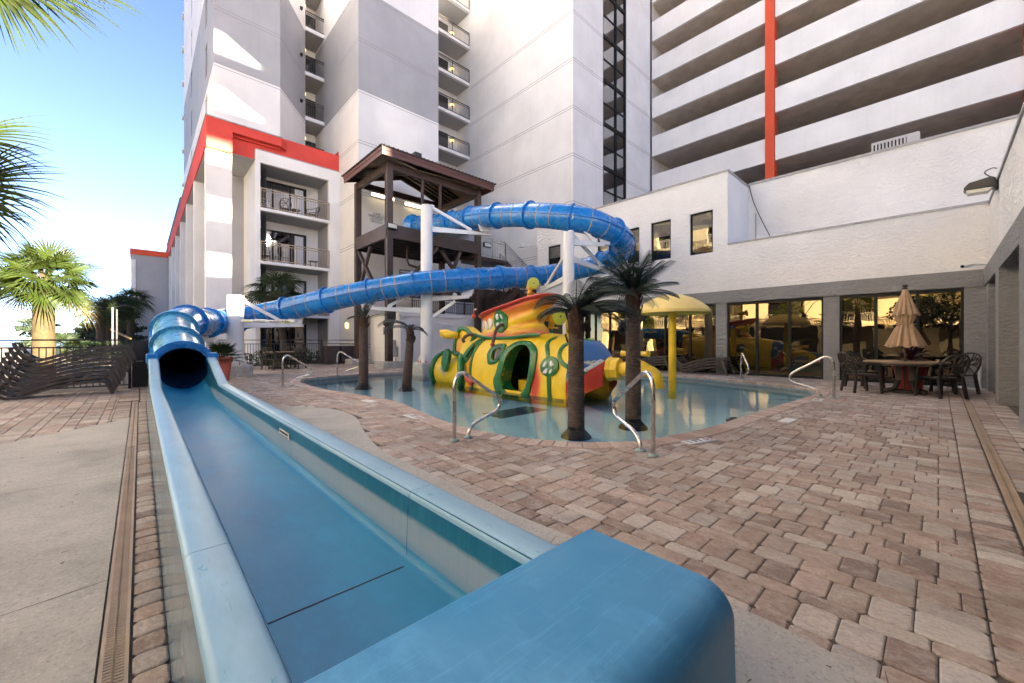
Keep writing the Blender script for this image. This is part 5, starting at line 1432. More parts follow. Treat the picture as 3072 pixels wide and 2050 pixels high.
pa = tube5('periscope_arm', [(985,540,7.28),(935,570,7.15),(900,630,7.05),(880,700,6.98),(865,780,6.95)], .045, M['fib_brown'], 7.2)
b = B().ball((6.94, *onplane(861,800,6.94)), .065, 12); build('arm_tip', b, M['fib_red'], pa, smooth=True)
tube5('hook_arm', [(612,680,7.25),(560,672,7.15),(510,695,7.1),(475,735,7.1),(490,775,7.12)], .05, M['fib_brown'], 7.2)
# tail: fin, horn, tunnel
fin = [(10.70,.78),(10.72,1.05),(10.66,1.28),(10.52,1.50),(10.40,1.66),(10.24,1.70),(10.00,1.64),(9.75,1.50),(9.55,1.38),(9.7,1.15),(10.0,.95),(10.3,.78)]
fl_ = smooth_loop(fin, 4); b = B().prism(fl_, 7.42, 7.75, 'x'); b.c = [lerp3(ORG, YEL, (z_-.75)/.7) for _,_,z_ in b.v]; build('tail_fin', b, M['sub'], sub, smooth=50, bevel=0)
fin_i = [(10.2+(y-10.2)*.72, 1.25+(z-1.25)*.72) for y,z in fl_]
ribbon('fin_border', fl_, fin_i, .05, .0, M['green'], hx=lambda y,z: 7.42)
b = B().tube([(7.40,10.42,1.42),(7.25,10.62,1.43),(7.15,10.78,1.46),(7.08,10.95,1.50)], [.10,.13,.155,.10], 14); build('tail_horn', b, M['yellow'], sub, smooth=True)
TA = Vector((7.72,10.05,.22)); TD = Vector((-.06,1.0,0)).normalized(); TS = Vector((1,.06,0)).normalized()
def tun(u, v, r0=.60): 
    a = 2*math.pi*u; p = TA + TD*(1.35*v); r = r0*(1-.06*math.sin(math.pi*v)); return p + TS*math.cos(a)*r + Vector((0,0,math.sin(a)*r))
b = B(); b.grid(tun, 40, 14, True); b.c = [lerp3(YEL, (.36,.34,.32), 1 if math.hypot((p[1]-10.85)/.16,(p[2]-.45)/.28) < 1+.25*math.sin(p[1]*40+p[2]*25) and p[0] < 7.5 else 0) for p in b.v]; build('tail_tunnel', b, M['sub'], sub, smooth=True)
def torus(name, c, ax, R_, r, mat, par=sub, sx=1.0):
    ax = Vector(ax).normalized(); s_ = ax.cross(Vector((0,0,1))).normalized(); u = s_.cross(ax); c = Vector(c)
    b = B().tube([c + s_*math.cos(2*math.pi*k/36)*R_*sx + u*math.sin(2*math.pi*k/36)*R_ for k in range(36)], r, 10, closed=True); return build(name, b, mat, par, smooth=True)
torus('tunnel_rim', TA+TD*1.40, TD, .60, .10, M['green'])
rg = torus('tunnel_rim', (7.28,10.12,.26), (-.80,.60,0), .50, .105, M['green']); 
b = B().prism(smooth_loop([(10.62,.25),(10.78,.45),(10.74,.75),(10.52,1.0),(10.36,.80),(10.45,.5)],4), 6.98, 7.10, 'x'); build('tunnel_flap', b, M['green'], sub, bevel=.02)
tube5('red_bulb', [(520,1215,7.02),(540,1250,6.99),(575,1290,6.98),(600,1310,7.0)], .075, M['fib_red'], 7)
# nose
TIP = Vector((8.12,5.30,.58)); RT = .30
def nose_pt(u, v):
    p = sec_pt(YN0, u); a = math.pi*(1-u); q = TIP + Vector((math.cos(a)*RT*1.0, 0, math.sin(a)*RT if True else 0))
    if u < .001 or u > .999: q.z = TIP.z - RT*.2
    low = 1-math.sin(math.pi*u); q.z -= low*RT*1.1
    e = v**1.15; p2 = p.lerp(q, e); p2.z += .10*math.sin(math.pi*v)*math.sin(math.pi*u); 
    if v > 0: p2.z = max(p2.z, p.z + (q.z-p.z)*v**.8*low) if low > .5 else p2.z
    p2.x -= .06*math.sin(math.pi*v) if u < .5 else 0
    return p2
strap = lambda y: .34 + (5.86-y)*.82
b = B(); NUU, NVV = 64, 26; b.grid(nose_pt, NUU, NVV); b.c = []
for j in range(NVV+1):
    for i in range(NUU+1):
        p = nose_pt(i/NUU, j/NVV); k = p.z - strap(p.y)
        c_ = (.045,.16,.42) if k > 0 else lerp3(RED_, (.72,.36,.05), (.12-p.z)/.35)
        if k > 0 and (math.hypot((p.y-5.72)/.085,(p.z-.86)/.06) < 1+.4*math.sin(i*2.1) or math.hypot((p.y-5.5)/.09,(p.z-.74)/.05) < 1+.4*math.sin(i*1.7)): c_ = (.62,.60,.55)
        if -.16 < k < 0 and p.y > 5.55 and math.sin(p.y*31)*.05+.08 > -k: c_ = (.42,.38,.33)
        b.c.append(c_)
nose = build('nose', b, M['sub'], sub, smooth=True)
def nose_x(y, z):
    v = max(0,min(1,(YN0-y)/(YN0-TIP.y)))**(1/1.15); best = None
    for i in range(33):
        p = nose_pt(i/64, v); d = abs(p.z-z)
        if best is None or d < best[0]: best = (d, p.x)
    return best[1]
mixx = lambda y,z: hull_x(y,z) if y > YN0 else nose_x(y,z)
band('nose_strap', [(5.78,.36),(5.6,.52),(5.45,.66),(5.34,.80)], .075, .02, M['fib_white'], mixx)
band('nose_border', P6([(560,900),(500,900),(430,930),(395,990),(400,1080),(440,1150),(500,1200),(560,1245),(620,1290)], 7.1), .09, .035, M['green'], mixx)
FA = TIP + Vector((.0,.02,0)); FD = Vector((.16,-1,0)).normalized()
b = B().tube([FA, FA+FD*.06, FA+FD*.10, FA+FD*.26, FA+FD*.28], [.30,.285,.265,.265,.20], 8); fc = build('coupling', b, M['yellow'], sub)
fpts = [FA+FD*.26, FA+FD*.40+Vector((0,0,.01)), FA+FD*.55+Vector((0,0,.05)), FA+FD*.72+Vector((0,0,.06)), FA+FD*.88+Vector((0,0,-.0)), FA+FD*1.0+Vector((0,0,-.04)), FA+FD*1.09+Vector((0,0,-.11)), FA+FD*1.11+Vector((0,0,-.24)), FA+FD*1.11+Vector((0,0,-.37))]
fp = catmull(fpts, 5); b = B().tube(fp, [.145+.03*math.sin(math.pi*min(1,i/22)) - (.015*max(0,min(1,(i-22)/6))) for i in range(len(fp))], 18); fau = build('faucet', b, M['yellow'], sub, smooth=True)
e = fpts[-1]; b = B()
for k in range(4): b.lathe([(.13,0),(.158,.006),(.158,.028),(.13,.034)], (e.x,e.y,e.z-.01+k*.036), 20)
build('spout_ring', b, M['yellow'], fau, smooth=40)
hc = FA+FD*.62; b = B().tube([hc+Vector((0,0,.18)), hc+Vector((0,0,.33))], [.10,.055], 12)
hp = Vector((.16,-1,0)).normalized()*.34; b.tube([hc+hp*-1.0+Vector((0,0,.37)), hc+hp*-.95+Vector((0,0,.37)), hc+hp*-.7+Vector((0,0,.37)), hc+hp*-.1+Vector((0,0,.37)), hc+hp*.7+Vector((0,0,.37)), hc+hp*.95+Vector((0,0,.37)), hc+hp+Vector((0,0,.37))], [.03,.07,.055,.05,.055,.07,.03], 12); build('faucet_handle', b, M['yellow'], fau, smooth=True)
# water cannons
def cannon(c, ax, s_, stem, mat_ped):
    c = Vector(c); ax = Vector(ax).normalized()
    b = B().tube([c-ax*.34*s_, c-ax*.30*s_, c-ax*.16*s_, c-ax*.02*s_, c+ax*.10*s_, c+ax*.14*s_, c+ax*.20*s_], [.05*s_,.09*s_,.13*s_,.15*s_,.14*s_,.12*s_,.17*s_], 16); cn = build('water_cannon', b, M['yellow'], sub, smooth=50)
    b = B().tube([c+ax*.19*s_, c+ax*.21*s_, c+ax*.28*s_, c+ax*.29*s_], [.17*s_,.20*s_,.20*s_,.185*s_], 24); b.tube([c+ax*.291*s_, c+ax*.295*s_],[.02*s_,.02*s_],8); build('nozzle_disc', b, M['lime'], cn, smooth=40)
    b = B().tube([c+ax*.2945*s_, c+ax*.299*s_],[.022*s_,.022*s_],10); build('nozzle_hole', b, M['blackp'], cn)
    b = B()
    for k in range(10):
        a = 2*math.pi*k/10; sd = ax.cross(Vector((0,0,1))).normalized(); up = sd.cross(ax); b.ball(c+ax*.02*s_+(sd*math.cos(a)+up*math.sin(a))*.15*s_, .018*s_, 8)
    build('bolt', b, M['yellow'], cn)
    b = B().tube([Vector(stem[0]), Vector(stem[0]).lerp(c,.5), c-ax*.05*s_-Vector((0,0,.1*s_))], [.05*s_,.075*s_,.06*s_], 12); build('stem', b, M['yellow'], cn, smooth=True)
    for zr in (-.2,-.26): b = B().tube([c+Vector((-.17*s_,.0,zr*s_)), c+Vector((.17*s_,0,zr*s_))], .018*s_, 8)
    build('grip', b, M['yellow'], cn)
    return cn
cannon((7.72,7.50,2.74), (-.55,-.95,.12), .80, [(7.70,7.60,2.42)], None)
b = B().cyl((7.70,7.60,2.28),(7.70,7.60,2.46),.016,8); build('cannon_pin', b, M['steel'], sub)
cannon((8.38,7.30,1.90), (-.25,-1.0,0), 1.15, [(8.38,7.42,1.52)], None)
b = B().lathe([(.24,0),(.20,.04),(.12,.12),(.085,.20),(.075,.30),(.001,.30)], (8.38,7.42,1.26), 20); build('cannon_pedestal', b, M['teal_green'], sub, smooth=40)
b = B().cyl((8.5,8.35,1.98),(8.55,7.80,1.98),.085,14); build('red_pipe', b, M['fib_red'], sub, smooth=40)
b = B().tube([(8.55,7.80,1.98),(8.56,7.68,1.98)],.10,14); b.tube([(8.58,7.72,-.3),(8.58,7.72,1.95)],.10,14); build('blue_pipe', b, M['fib_blue'], sub, smooth=40)
b = B().cyl((9.3,7.45,-.3),(9.3,7.45,1.9),.12,14); build('yellow_post', b, M['yellow'], sub, smooth=40)
b = B().box(7.6,6.95,-.3,8.6,7.9,.18); build('bench', b, M['yellow'], sub, bevel=.03)
b = B().box(8.45,6.4,.2,8.6,8.9,.75); build('inner_panel', b, M['green'], sub, bevel=.03)
b = B()
for k in range(44):
    y = 5.9+k*.095; b.box(hull_x(y,-.1)-.03,y,-.2,hull_x(y,-.1)+.02,y+.085,-.115)
build('hull_foot', b, M['teal_green'], sub)
b = B().ball((7.3,9.5,1.98), .07, 12); b.tube([(7.3,9.5,2.02),(7.3,9.47,2.16)],.02,8); build('bow_lamp', b, M['fib_red'], sub, smooth=True)
b = B().tube([(7.3,9.47,2.16),(7.26,9.35,2.17)],.035,10); build('lamp_cap', b, M['steel'], sub, smooth=True)

# ------------------------------------------------------------------ mushroom shower
mu = thing('mushroom_shower', 'yellow mushroom shaped water shower on a single post in the pool', 'pool shower', (10.4,4.86,-.3))
b = B().cyl((10.4,4.86,-.3),(10.4,4.86,2.0),.096,24); build('stem', b, M['yellow'], mu, smooth=40)
b = B().lathe([(.935,.0),(.935,.075),(.86,.16),(.70,.29),(.50,.40),(.28,.48),(.001,.51)], (10.4,4.86,1.97), 56); build('cap', b, M['pale_yellow'], mu, smooth=30)
b = B().lathe([(.93,.001),(.60,.06),(.12,.11),(.001,.11)], (10.4,4.86,1.965), 56); build('cap_underside', b, M['yellow'], mu, smooth=40)

# ------------------------------------------------------------------ palms
def frond_mesh(b, L, elev, droop, n=26, ll=.30, az=0, base=(0,0,0), twist=0, w=.0125):
    """one feather frond: rachis with leaflets"""
    d = Vector((math.cos(az),math.sin(az),0)); s_ = Vector((-d.y,d.x,0)); pts = []; base = Vector(base)
    p = base.copy(); a = elev; st = L/n
    for k in range(n+1):
        pts.append(p.copy()); a = elev - droop*(k/n)**1.3; p = p + (d*math.cos(a)+Vector((0,0,math.sin(a))))*st
    b.tube(pts[::3] if n % 3 == 0 else pts[::2], [max(.004,.013*(1-i/ (len(pts)/2+1))) for i in range(len(pts[::3] if n%3==0 else pts[::2]))], 4)
    for k in range(3, n+1):
        for h in (0,):
            if k == n and h: continue
            t = (k+h)/n; q = pts[k] if not h else pts[k].lerp(pts[min(n,k+1)],.5); tg = (pts[min(n,k+1)]-pts[k-1]).normalized(); up = s_.cross(tg)
            l_ = ll*(.35+.65*math.sin(math.pi*min(1,t*.80+.12)))
            for sg in (-1,1):
                dr = (s_*sg*.70 + tg*.74 + up*.30 + Vector((0,0,-.12))).normalized(); e = q + dr*l_; m_ = q + dr*l_*.5 + up*.012; wv = tg*w
                b.quad(q-wv*.5, m_-wv*.6, e, m_+wv*.6, q+wv*.5)
def artificial_palm(x, y, h, r0, r1, label, fronds, lean=(0,0), cup=.36, mat='cycad', z0=FLOOR_Z, seed=1, base_ring=True, L=1.0):
    random.seed(seed); t = thing('artificial_palm', label, 'artificial palm', (x,y,z0), 'artificial palms standing in the pool')
    b = B(); n = int((h-z0)/.042); pts = []; rr = []
    for k in range(n*2+1):
        f = k/(n*2); pts.append((x+lean[0]*f, y+lean[1]*f, z0+(h-z0)*f)); rr.append((r0+(r1-r0)*f)*(1.0 if k % 2 else .93))
    b.tube(pts, rr, 20); build('trunk', b, M['trunk'], t, smooth=30)
    tx, ty = x+lean[0], y+lean[1]
    if base_ring:
        b = B().lathe([(r0+.105,0),(r0+.10,.025),(r0+.03,.10),(r0,.13)], (x,y,z0), 24); build('base_ring', b, M['trunk'], t, smooth=40)
    b = B()
    for k in range(26):
        a = uni(0,6.28); zz = h-.22+uni(0,cup+.2); rr_ = r1*uni(.85,1.15); p = Vector((tx+rr_*math.cos(a),ty+rr_*math.sin(a),zz)); o_ = Vector((math.cos(a),math.sin(a),0)); sd = Vector((-o_.y,o_.x,0))
        b.quad(p-sd*.05, p+sd*.05, p+sd*.025+o_*.05+Vector((0,0,.13)), p-sd*.02+o_*.04+Vector((0,0,.15)))
    b.tube([(tx,ty,h-.1),(tx,ty,h+.1),(tx,ty,h+cup),(tx,ty,h+cup+.06)],[r1*.95,r1*1.02,r1*.75,r1*.3],14); build('husk', b, M['husk'], t, smooth=60)
    for (az, el, dr, l_) in fronds:
        b = B(); frond_mesh(b, l_*L, math.radians(el), math.radians(dr), 27, .27*min(1.2,l_), math.radians(az), (tx,ty,h+cup-.04)); build('frond', b, M[mat], t)
    return t
VIEW = math.degrees(HEAD)
def ring_fronds(n, seed, l0, l1, e0=10, e1=75, d0=45, d1=85):
    random.seed(seed); out = []
    for k in range(n):
        f = (k+.5)/n; out.append((k*137.5+uni(-12,12), e0+(e1-e0)*f+uni(-6,6), uni(d0,d1)*(1-.45*f), uni(l0,l1)*(1-.12*f)))
    return out
RT_ = VIEW-90    # azimuth pointing to the right in the photograph
artificial_palm(5.10, 3.96, 1.42, .140, .125, 'big artificial palm nearest the camera with windswept fronds, in front of the submarine nose',
    [(RT_+15,62,75,1.05),(RT_-10,50,70,1.0),(RT_+40,70,80,1.0),(RT_-30,35,75,1.0),(RT_+5,38,95,1.05),(RT_+60,45,70,.95),(RT_-50,55,80,.95),(RT_+25,25,70,.95),(RT_-15,15,75,.9),(RT_+180,48,95,.78),(RT_+160,30,80,.72),(RT_+205,22,75,.75),(RT_+100,60,70,.8),(RT_-90,50,80,.8),(RT_+80,75,60,.9),(RT_+10,75,90,1.05),(RT_-70,25,70,.8),(RT_+130,62,70,.7),(RT_+20,55,95,1.15),(RT_-20,60,100,1.1),(RT_+0,25,60,1.05),(RT_+50,30,80,1.0),(RT_+190,60,110,.8),(RT_+30,80,60,1.0),(RT_-40,75,80,.9)], seed=3, cup=.30, L=.98)
artificial_palm(6.36, 3.68, 1.86, .145, .125, 'tall artificial palm with upright fronds in front of the mushroom shower', ring_fronds(34, 5, .80, .98, 8, 84, 35, 55), seed=4, cup=.26, L=.95)
artificial_palm(5.20, 12.5, 1.80, .155, .135, 'left hand artificial palm with only a few thin fronds left', [(RT_+25,72,18,.95),(RT_+10,30,45,.85),(RT_+180,35,75,.55),(RT_+80,80,30,.6),(RT_-60,68,40,.6),(RT_+140,70,40,.55)], seed=7, cup=.16)
artificial_palm(6.0, 11.2, 1.40, .16, .115, 'leaning artificial palm with drooping fronds beside the submarine tail', [(RT_+178,48,95,1.15),(RT_+170,30,80,.95),(RT_-5,18,80,.62),(RT_+90,50,90,.6),(RT_-80,45,90,.6),(RT_+30,40,100,.5),(RT_+200,60,120,.8)], lean=(.10,-.06), seed=9, cup=.22, mat='cycad_blue')

def fan_leaf(b, hub, d, nrm, R_, spread=2.1, n=40, droop=.5, wid=.022, seg_=4):
    hub = Vector(hub); d = Vector(d).normalized(); nrm = Vector(nrm); nrm = (nrm - d*nrm.dot(d)).normalized(); s_ = d.cross(nrm)
    for k in range(n):
        a = -spread + 2*spread*k/(n-1) + uni(-.03,.03); dr = d*math.cos(a) + s_*math.sin(a); l_ = R_*(.62+.38*math.cos(a*.72))*uni(.86,1.06); sd = (s_*math.cos(a) - d*math.sin(a))
        f_ = uni(.55,1.35)*droop; prev = None
        for j in range(seg_+1):
            t = j/seg_; p = hub + dr*l_*t - nrm*.0 + Vector((0,0,-f_*l_*t*t*t*.75)) + nrm*(.08*l_*t*(1-t)) ; w = wid*(.35+1.2*t if t < .4 else 1.1*(1-t)/.6+.02)*R_
            cur = (p-sd*w + nrm*w*.7, p, p+sd*w + nrm*w*.7)
            if prev: b.quad(prev[0],prev[1],cur[1],cur[0]); b.quad(prev[1],prev[2],cur[2],cur[1])
            prev = cur
def fan_palm(name, label, cat, x, y, z0, h, r, leaves, mats, R_, group=None, seed=1, bark='palm_bark', lean=(0,0), joined=False, n=40, petiole=.9, droop=.5, boots=30):
    random.seed(seed); t = thing(name, label, cat, (x,y,z0), group); tx, ty = x+lean[0], y+lean[1]
    b = B(); K = 60; pts = [(x+lean[0]*(k/K)**1.5, y+lean[1]*(k/K)**1.5, z0+(h-z0)*k/K) for k in range(K+1)]
    b.tube(pts, [r*(1.12-.14*k/K)*(1+.035*(k%2)) for k in range(K+1)], 18); build('trunk', b, M[bark], t, smooth=40)
    b = B()
    for k in range(boots):
        a = uni(0,6.28); zz = h-.35*r/.25+uni(0,.7)*r/.25; o_ = Vector((math.cos(a),math.sin(a),0)); sd = Vector((-o_.y,o_.x,0)); p = Vector((tx,ty,zz))+o_*r*.9; e = p+o_*r*uni(.4,.9)+Vector((0,0,uni(.15,.5)*r/.25))
        b.quad(p-sd*r*.3,p+sd*r*.3,e+sd*r*.12,e-sd*r*.12)
    b.lathe([(r*1.0,-.5*r/.25),(r*1.15,-.1),(r*.8,.12*r/.25),(r*.3,.25*r/.25),(.001,.27*r/.25)], (tx,ty,h), 12); build('husk', b, M['husk'], t)
    jb = {}
    for (az, el, l_, m_) in leaves:
        az, el = math.radians(az), math.radians(el); d = Vector((math.cos(az)*math.cos(el),math.sin(az)*math.cos(el),math.sin(el))); c_ = Vector((tx,ty,h+.12)); hub = c_ + d*petiole*l_ + Vector((0,0,-.12*petiole*l_*math.cos(el)))
        d2 = (d + Vector((0,0,-.45*math.cos(el)))).normalized(); sd = d.cross(Vector((0,0,1))) if abs(d.z) < .95 else Vector((1,0,0)); nr = sd.normalized().cross(d2)
        nr = (nr + sd*uni(-.95,.95)).normalized()
        b = jb.get(m_) if joined else None
        if b is None: b = B(); jb[m_] = b
        b.tube([c_, c_.lerp(hub,.5)+Vector((0,0,.06*l_)), hub], [.022*R_,.016*R_,.012*R_], 5)
        fan_leaf(b, hub, d2, nr, R_*l_, 2.0, n, droop)
        if not joined: build('leaf', b, M[m_], t)
    if joined:
        for m_, b in jb.items(): build('crown', b, M[m_], t)
    return t
L_ = []
random.seed(21)
for k in range(36):
    f = (k+.5)/36; L_.append((k*137.5, -30+108*f+uni(-8,8), uni(.85,1.08), 'frond_dry' if f < .06 else 'frond'))
fan_palm('fan_palm', 'sunlit fan palm with stout golden trunk beyond the stacked loungers', 'palm tree', -2.22, 19.2, -.3, 2.95, .235, L_, None, 1.0, seed=5, n=34, petiole=.72, droop=.32, boots=10)
L_ = []
for k in range(24):
    f = (k+.5)/24; L_.append((k*137.5+20, -55+125*f+uni(-8,8), uni(.85,1.1), 'frond_dry' if f < .2 else 'frond_dark'))
fan_palm('fan_palm', 'dark fan palm with dry lower leaves in front of the framed balconies', 'palm tree', 5.55, 23.4, 0, 3.55, .16, L_, None, 1.15, seed=8, bark='bark_dark', lean=(-.35,0), n=34, petiole=.75, droop=.75)
# a palm just outside the frame whose leaves hang into the upper left corner
op = thing('fan_palm', 'near palm whose long green leaves hang into the upper left corner', 'palm tree', (-3.1,5.2,-.3)); random.seed(31)
b = B().tube([(-3.1,5.2,-.3),(-3.05,5.2,2),(-2.9,5.25,3.6),(-2.6,5.3,4.5)],[.24,.22,.2,.2],14); build('trunk', b, M['palm_bark'], op, smooth=True)
def hang(q1, d1, q2, d2, R_, nrm, dr, spread=1.2, n=42):
    h = at(*q1, d1); e = at(*q2, d2); b = B(); b.tube([Vector((-2.6,5.3,4.5)), Vector((-2.6,5.3,4.6)).lerp(h,.5)+Vector((0,0,.2)), h],[.02,.018,.012],6)
    fan_leaf(b, h, (e-h), nrm, R_, spread, n, dr, .014, 5); build('leaf', b, M['frond'], op)
hang((-30,-40),3.8,(280,-10),3.9,1.38,(-.3,-.8,.5),.22,.85,40)
hang((-60,-110),3.7,(110,80),3.8,.92,(-.2,-.9,.4),.18,1.1,40)
hang((60,-150),4.2,(260,40),4.2,1.05,(-.2,-.9,.4),.25,.7,28)
hang((-90,430),3.9,(120,470),3.9,.98,(-.3,-.9,.2),.2,1.25,40)
hang((-100,320),4.0,(110,380),4.0,.92,(-.3,-.9,.2),.2,.9,30)
hang((-100,480),4.0,(80,520),4.0,.80,(-.3,-.9,.2),.25,1.1,32)
# palms and pines far behind the fence
for (qx, d, zc, lab, sd) in ((232,31,3.3,'left trunk of the dark palm clump beyond the fence',1),(247,33,3.7,'middle trunk of the dark palm clump beyond the fence',2),(272,34,4.1,'right trunk of the dark palm clump beside the far wing',3),(298,38,5.0,'dark palm partly hidden by the far wing',4)):
    p = at(qx, 790, d); random.seed(sd*7); LL = [(k*137.5+sd*40, -35+105*(k+.5)/20+uni(-8,8), uni(.85,1.1), 'frond_dark') for k in range(20)]
    fan_palm('palm_tree', lab, 'palm tree', p.x, p.y, -.3, zc, .26, LL, None, 1.35, 'dark palms beyond the fence', sd, 'bark_dark', (uni(-.3,.3),0), True, 24, .8, .6, 16)
def leaf_cloud(b, c, rx, ry, rz, n, s_, shell=.55):
    for _ in range(n):
        a = uni(0,6.283); ph = math.acos(uni(-1,1)); rr = uni(shell,1)**.5; p = Vector((c[0]+rx*rr*math.sin(ph)*math.cos(a), c[1]+ry*rr*math.sin(ph)*math.sin(a), c[2]+rz*rr*math.cos(ph)))
        u = Vector((uni(-1,1),uni(-1,1),uni(-.6,1))).normalized(); w = u.cross(Vector((uni(-1,1),uni(-1,1),uni(-1,1)))).normalized(); l_ = s_*uni(.6,1.4)
        b.quad(p-w*l_*.28, p+u*l_*.5-w*l_*.05, p+u*l_, p+u*l_*.5+w*l_*.3, p+w*l_*.28)
def bush(label, x, y, z, clumps, mat, s_, name='shrub', cat='shrub', group=None, trunk=None, seed=1):
    random.seed(seed); t = thing(name, label, cat, (x,y,z), group)
    b = B()
    for (dx,dy,dz,rx,ry,rz,n) in clumps: leaf_cloud(b, (x+dx,y+dy,z+dz), rx, ry, rz, n, s_)
    build('crown' if trunk else 'foliage', b, M[mat], t)
    b = B()
    if trunk:
        b.tube([(x,y,z-.3),(x+trunk[1]*.4,y,z+trunk[0]*.5),(x+trunk[1],y,z+trunk[0])],[.16,.12,.06],8)
        for c_ in clumps: b.tube([(x+trunk[1]*.5,y,z+trunk[0]*.55),(x+c_[0],y+c_[1],z+c_[2])],[.06,.025],5)
        build('trunk', b, M['bark_dark'], t)
    else:
        for k in range(5): b.tube([(x+uni(-.1,.1),y+uni(-.1,.1),z-.2),(x+clumps[0][0]+uni(-.3,.3),y+clumps[0][1]+uni(-.3,.3),z+clumps[0][2])],[.02,.01],5)
        build('stem', b, M['bark_dark'], t)
    return t
def pine(qx, d, h, lab, sd):
    p = at(qx, 785, d); random.seed(sd); cl = []
    for k in range(15):
        a = uni(0,6.28); f = k/14; rr = (1-f*.7)*uni(.5,2.3); cl.append((rr*math.cos(a), rr*math.sin(a), h*(.25+.75*f), uni(.5,1.1), uni(.5,1.1), uni(.18,.38), 150))
    bush(lab, p.x, p.y, -.2, cl, 'needle', .32, 'pine_tree', 'pine tree', 'wind bent pines beyond the fence', (h*.9, uni(-.6,.6)), sd)
pine(82, 45, 3.6, 'low wind bent pine behind the golden palm trunk', 41); pine(205, 42, 3.0, 'thin pine between the round bush and the palm clump', 42); pine(285, 40, 4.2, 'dense pine close to the far wing', 43); pine(262, 46, 4.6, 'pine behind the dark palm clump', 44)
p = at(150, 785, 28); LL = [(k*137.5, -10+90*(k+.5)/26, uni(.8,1.1), 'frond_dark') for k in range(26)]
fan_palm('palm_shrub', 'round low palm shrub just right of the golden trunk', 'palm shrub', p.x, p.y, -.3, .55, .2, LL, None, .85, None, 9, 'bark_dark', (0,0), True, 24, .75, .35, 10)
p = at(172, 785, 22); bush('lime green shrub lit by the sun behind the loungers', p.x, p.y, -.3, [(0,0,.9,.42,.42,.75,420)], 'leaf_lime', .12, seed=3)
p = at(262, 785, 24); bush('trimmed green hedge beside the far wing', p.x, p.y, -.3, [(-.9,0,.95,.8,.5,.55,420),(0,0,.95,.8,.5,.55,420),(.8,0,.9,.8,.5,.55,420)], 'leaf', .13, 'hedge', 'hedge', seed=4)
for k, x_ in enumerate((3.2,4.6,6.3,7.5)):
    bush(('shrub left of the fence behind the planter','low shrub behind the left garden table','low dark shrub behind the right of the garden table','small shrub beside the bins behind the fence')[k], x_, 23.0, 0, [(0,0,.40,.62,.4,.42,380)], 'leaf', .11, group='shrubs behind the bronze fence', seed=50+k)
# trees seen only in the mirrored windows
for k, (x_, y_) in enumerate(((-11.2,9.5),(-11.5,4.8),(-11,16.5),(-11.3,22.5),(-11,28))):
    random.seed(60+k); LL = [(j*137.5, -30+100*(j+.5)/18, uni(.85,1.1), 'frond') for j in range(18)]
    fan_palm('palm_tree', ('motel palm mirrored in the window left of the umbrella','motel palm mirrored behind the umbrella','motel palm mirrored beside the mushroom','motel palm mirrored near the submarine','motel palm mirrored in the windows behind the big palms')[k], 'palm tree', x_, y_, 0, 3.6+.5*(k%3), .18, LL, None, 1.2, 'palms in front of the motel', 60+k, 'palm_bark', (uni(-.4,.4),uni(-.4,.4)), True, 20, .8, .6, 10)
bush('broad tree mirrored in the rightmost window', -11, -.4, 0, [(uni(-1.5,1.5),uni(-2,2),3.6+uni(-1,1.2),1.2,1.3,.9,330) for k in range(9)], 'leaf_lime', .22, 'broadleaf_tree', 'tree', None, (3.2,.3), 77)
# ------------------------------------------------------------------ hand rails
def handrail(A, ang, label, h=.84, w=1.0):
    t = thing('pool_handrail', label, 'handrail', (A[0],A[1],0), 'stainless pool handrails'); d = Vector((math.cos(ang),math.sin(ang),0))
    pr = [(0,0),(0,.3),(0,.62),(.008,.71),(.035,.785),(.085,.83),(.15,.835),(.22,.80),(.42,.675),(.66,.53),(.755,.46),(.79,.39),(.765,.32),(.69,.275),(.5,.225),(.34,.175),(.255,.11),(.225,.04),(.222,0)]
    P_ = catmull([(A[0]+d.x*a*w, A[1]+d.y*a*w, z*h/.84) for a,z in pr], 5); b = B().tube(P_, .0245, 16); build('rail', b, M['steel'], t, smooth=True)
    for a in (0,.222):
        b = B().lathe([(.058,0),(.058,.012),(.05,.022),(.03,.028),(.026,.03)], (A[0]+d.x*a*w, A[1]+d.y*a*w, .004), 22); build('escutcheon', b, plain('weathered_flange', (.28,.36,.35), .4, metal=.5) if 'wf' not in M else M['wf'], t, smooth=40)
M['wf'] = plain('weathered_flange', (.28,.36,.35), .4, metal=.5)
handrail((2.81,12.09), math.atan2(.08,.22)*.6, 'stainless handrail nearest the red planter')
handrail((5.15,14.68), -.75, 'small far handrail near the brown bins')
handrail((2.85,4.1), .06, 'big stainless handrail in front of the submarine')
handrail((4.04,2.1), 1.12, 'big stainless handrail beside the two artificial palms', .90)
handrail((14.0,4.30), math.pi+.55, 'handrail against the mirrored windows')
handrail((10.92,1.54), 1.62, 'handrail nearest the umbrella table', .90)
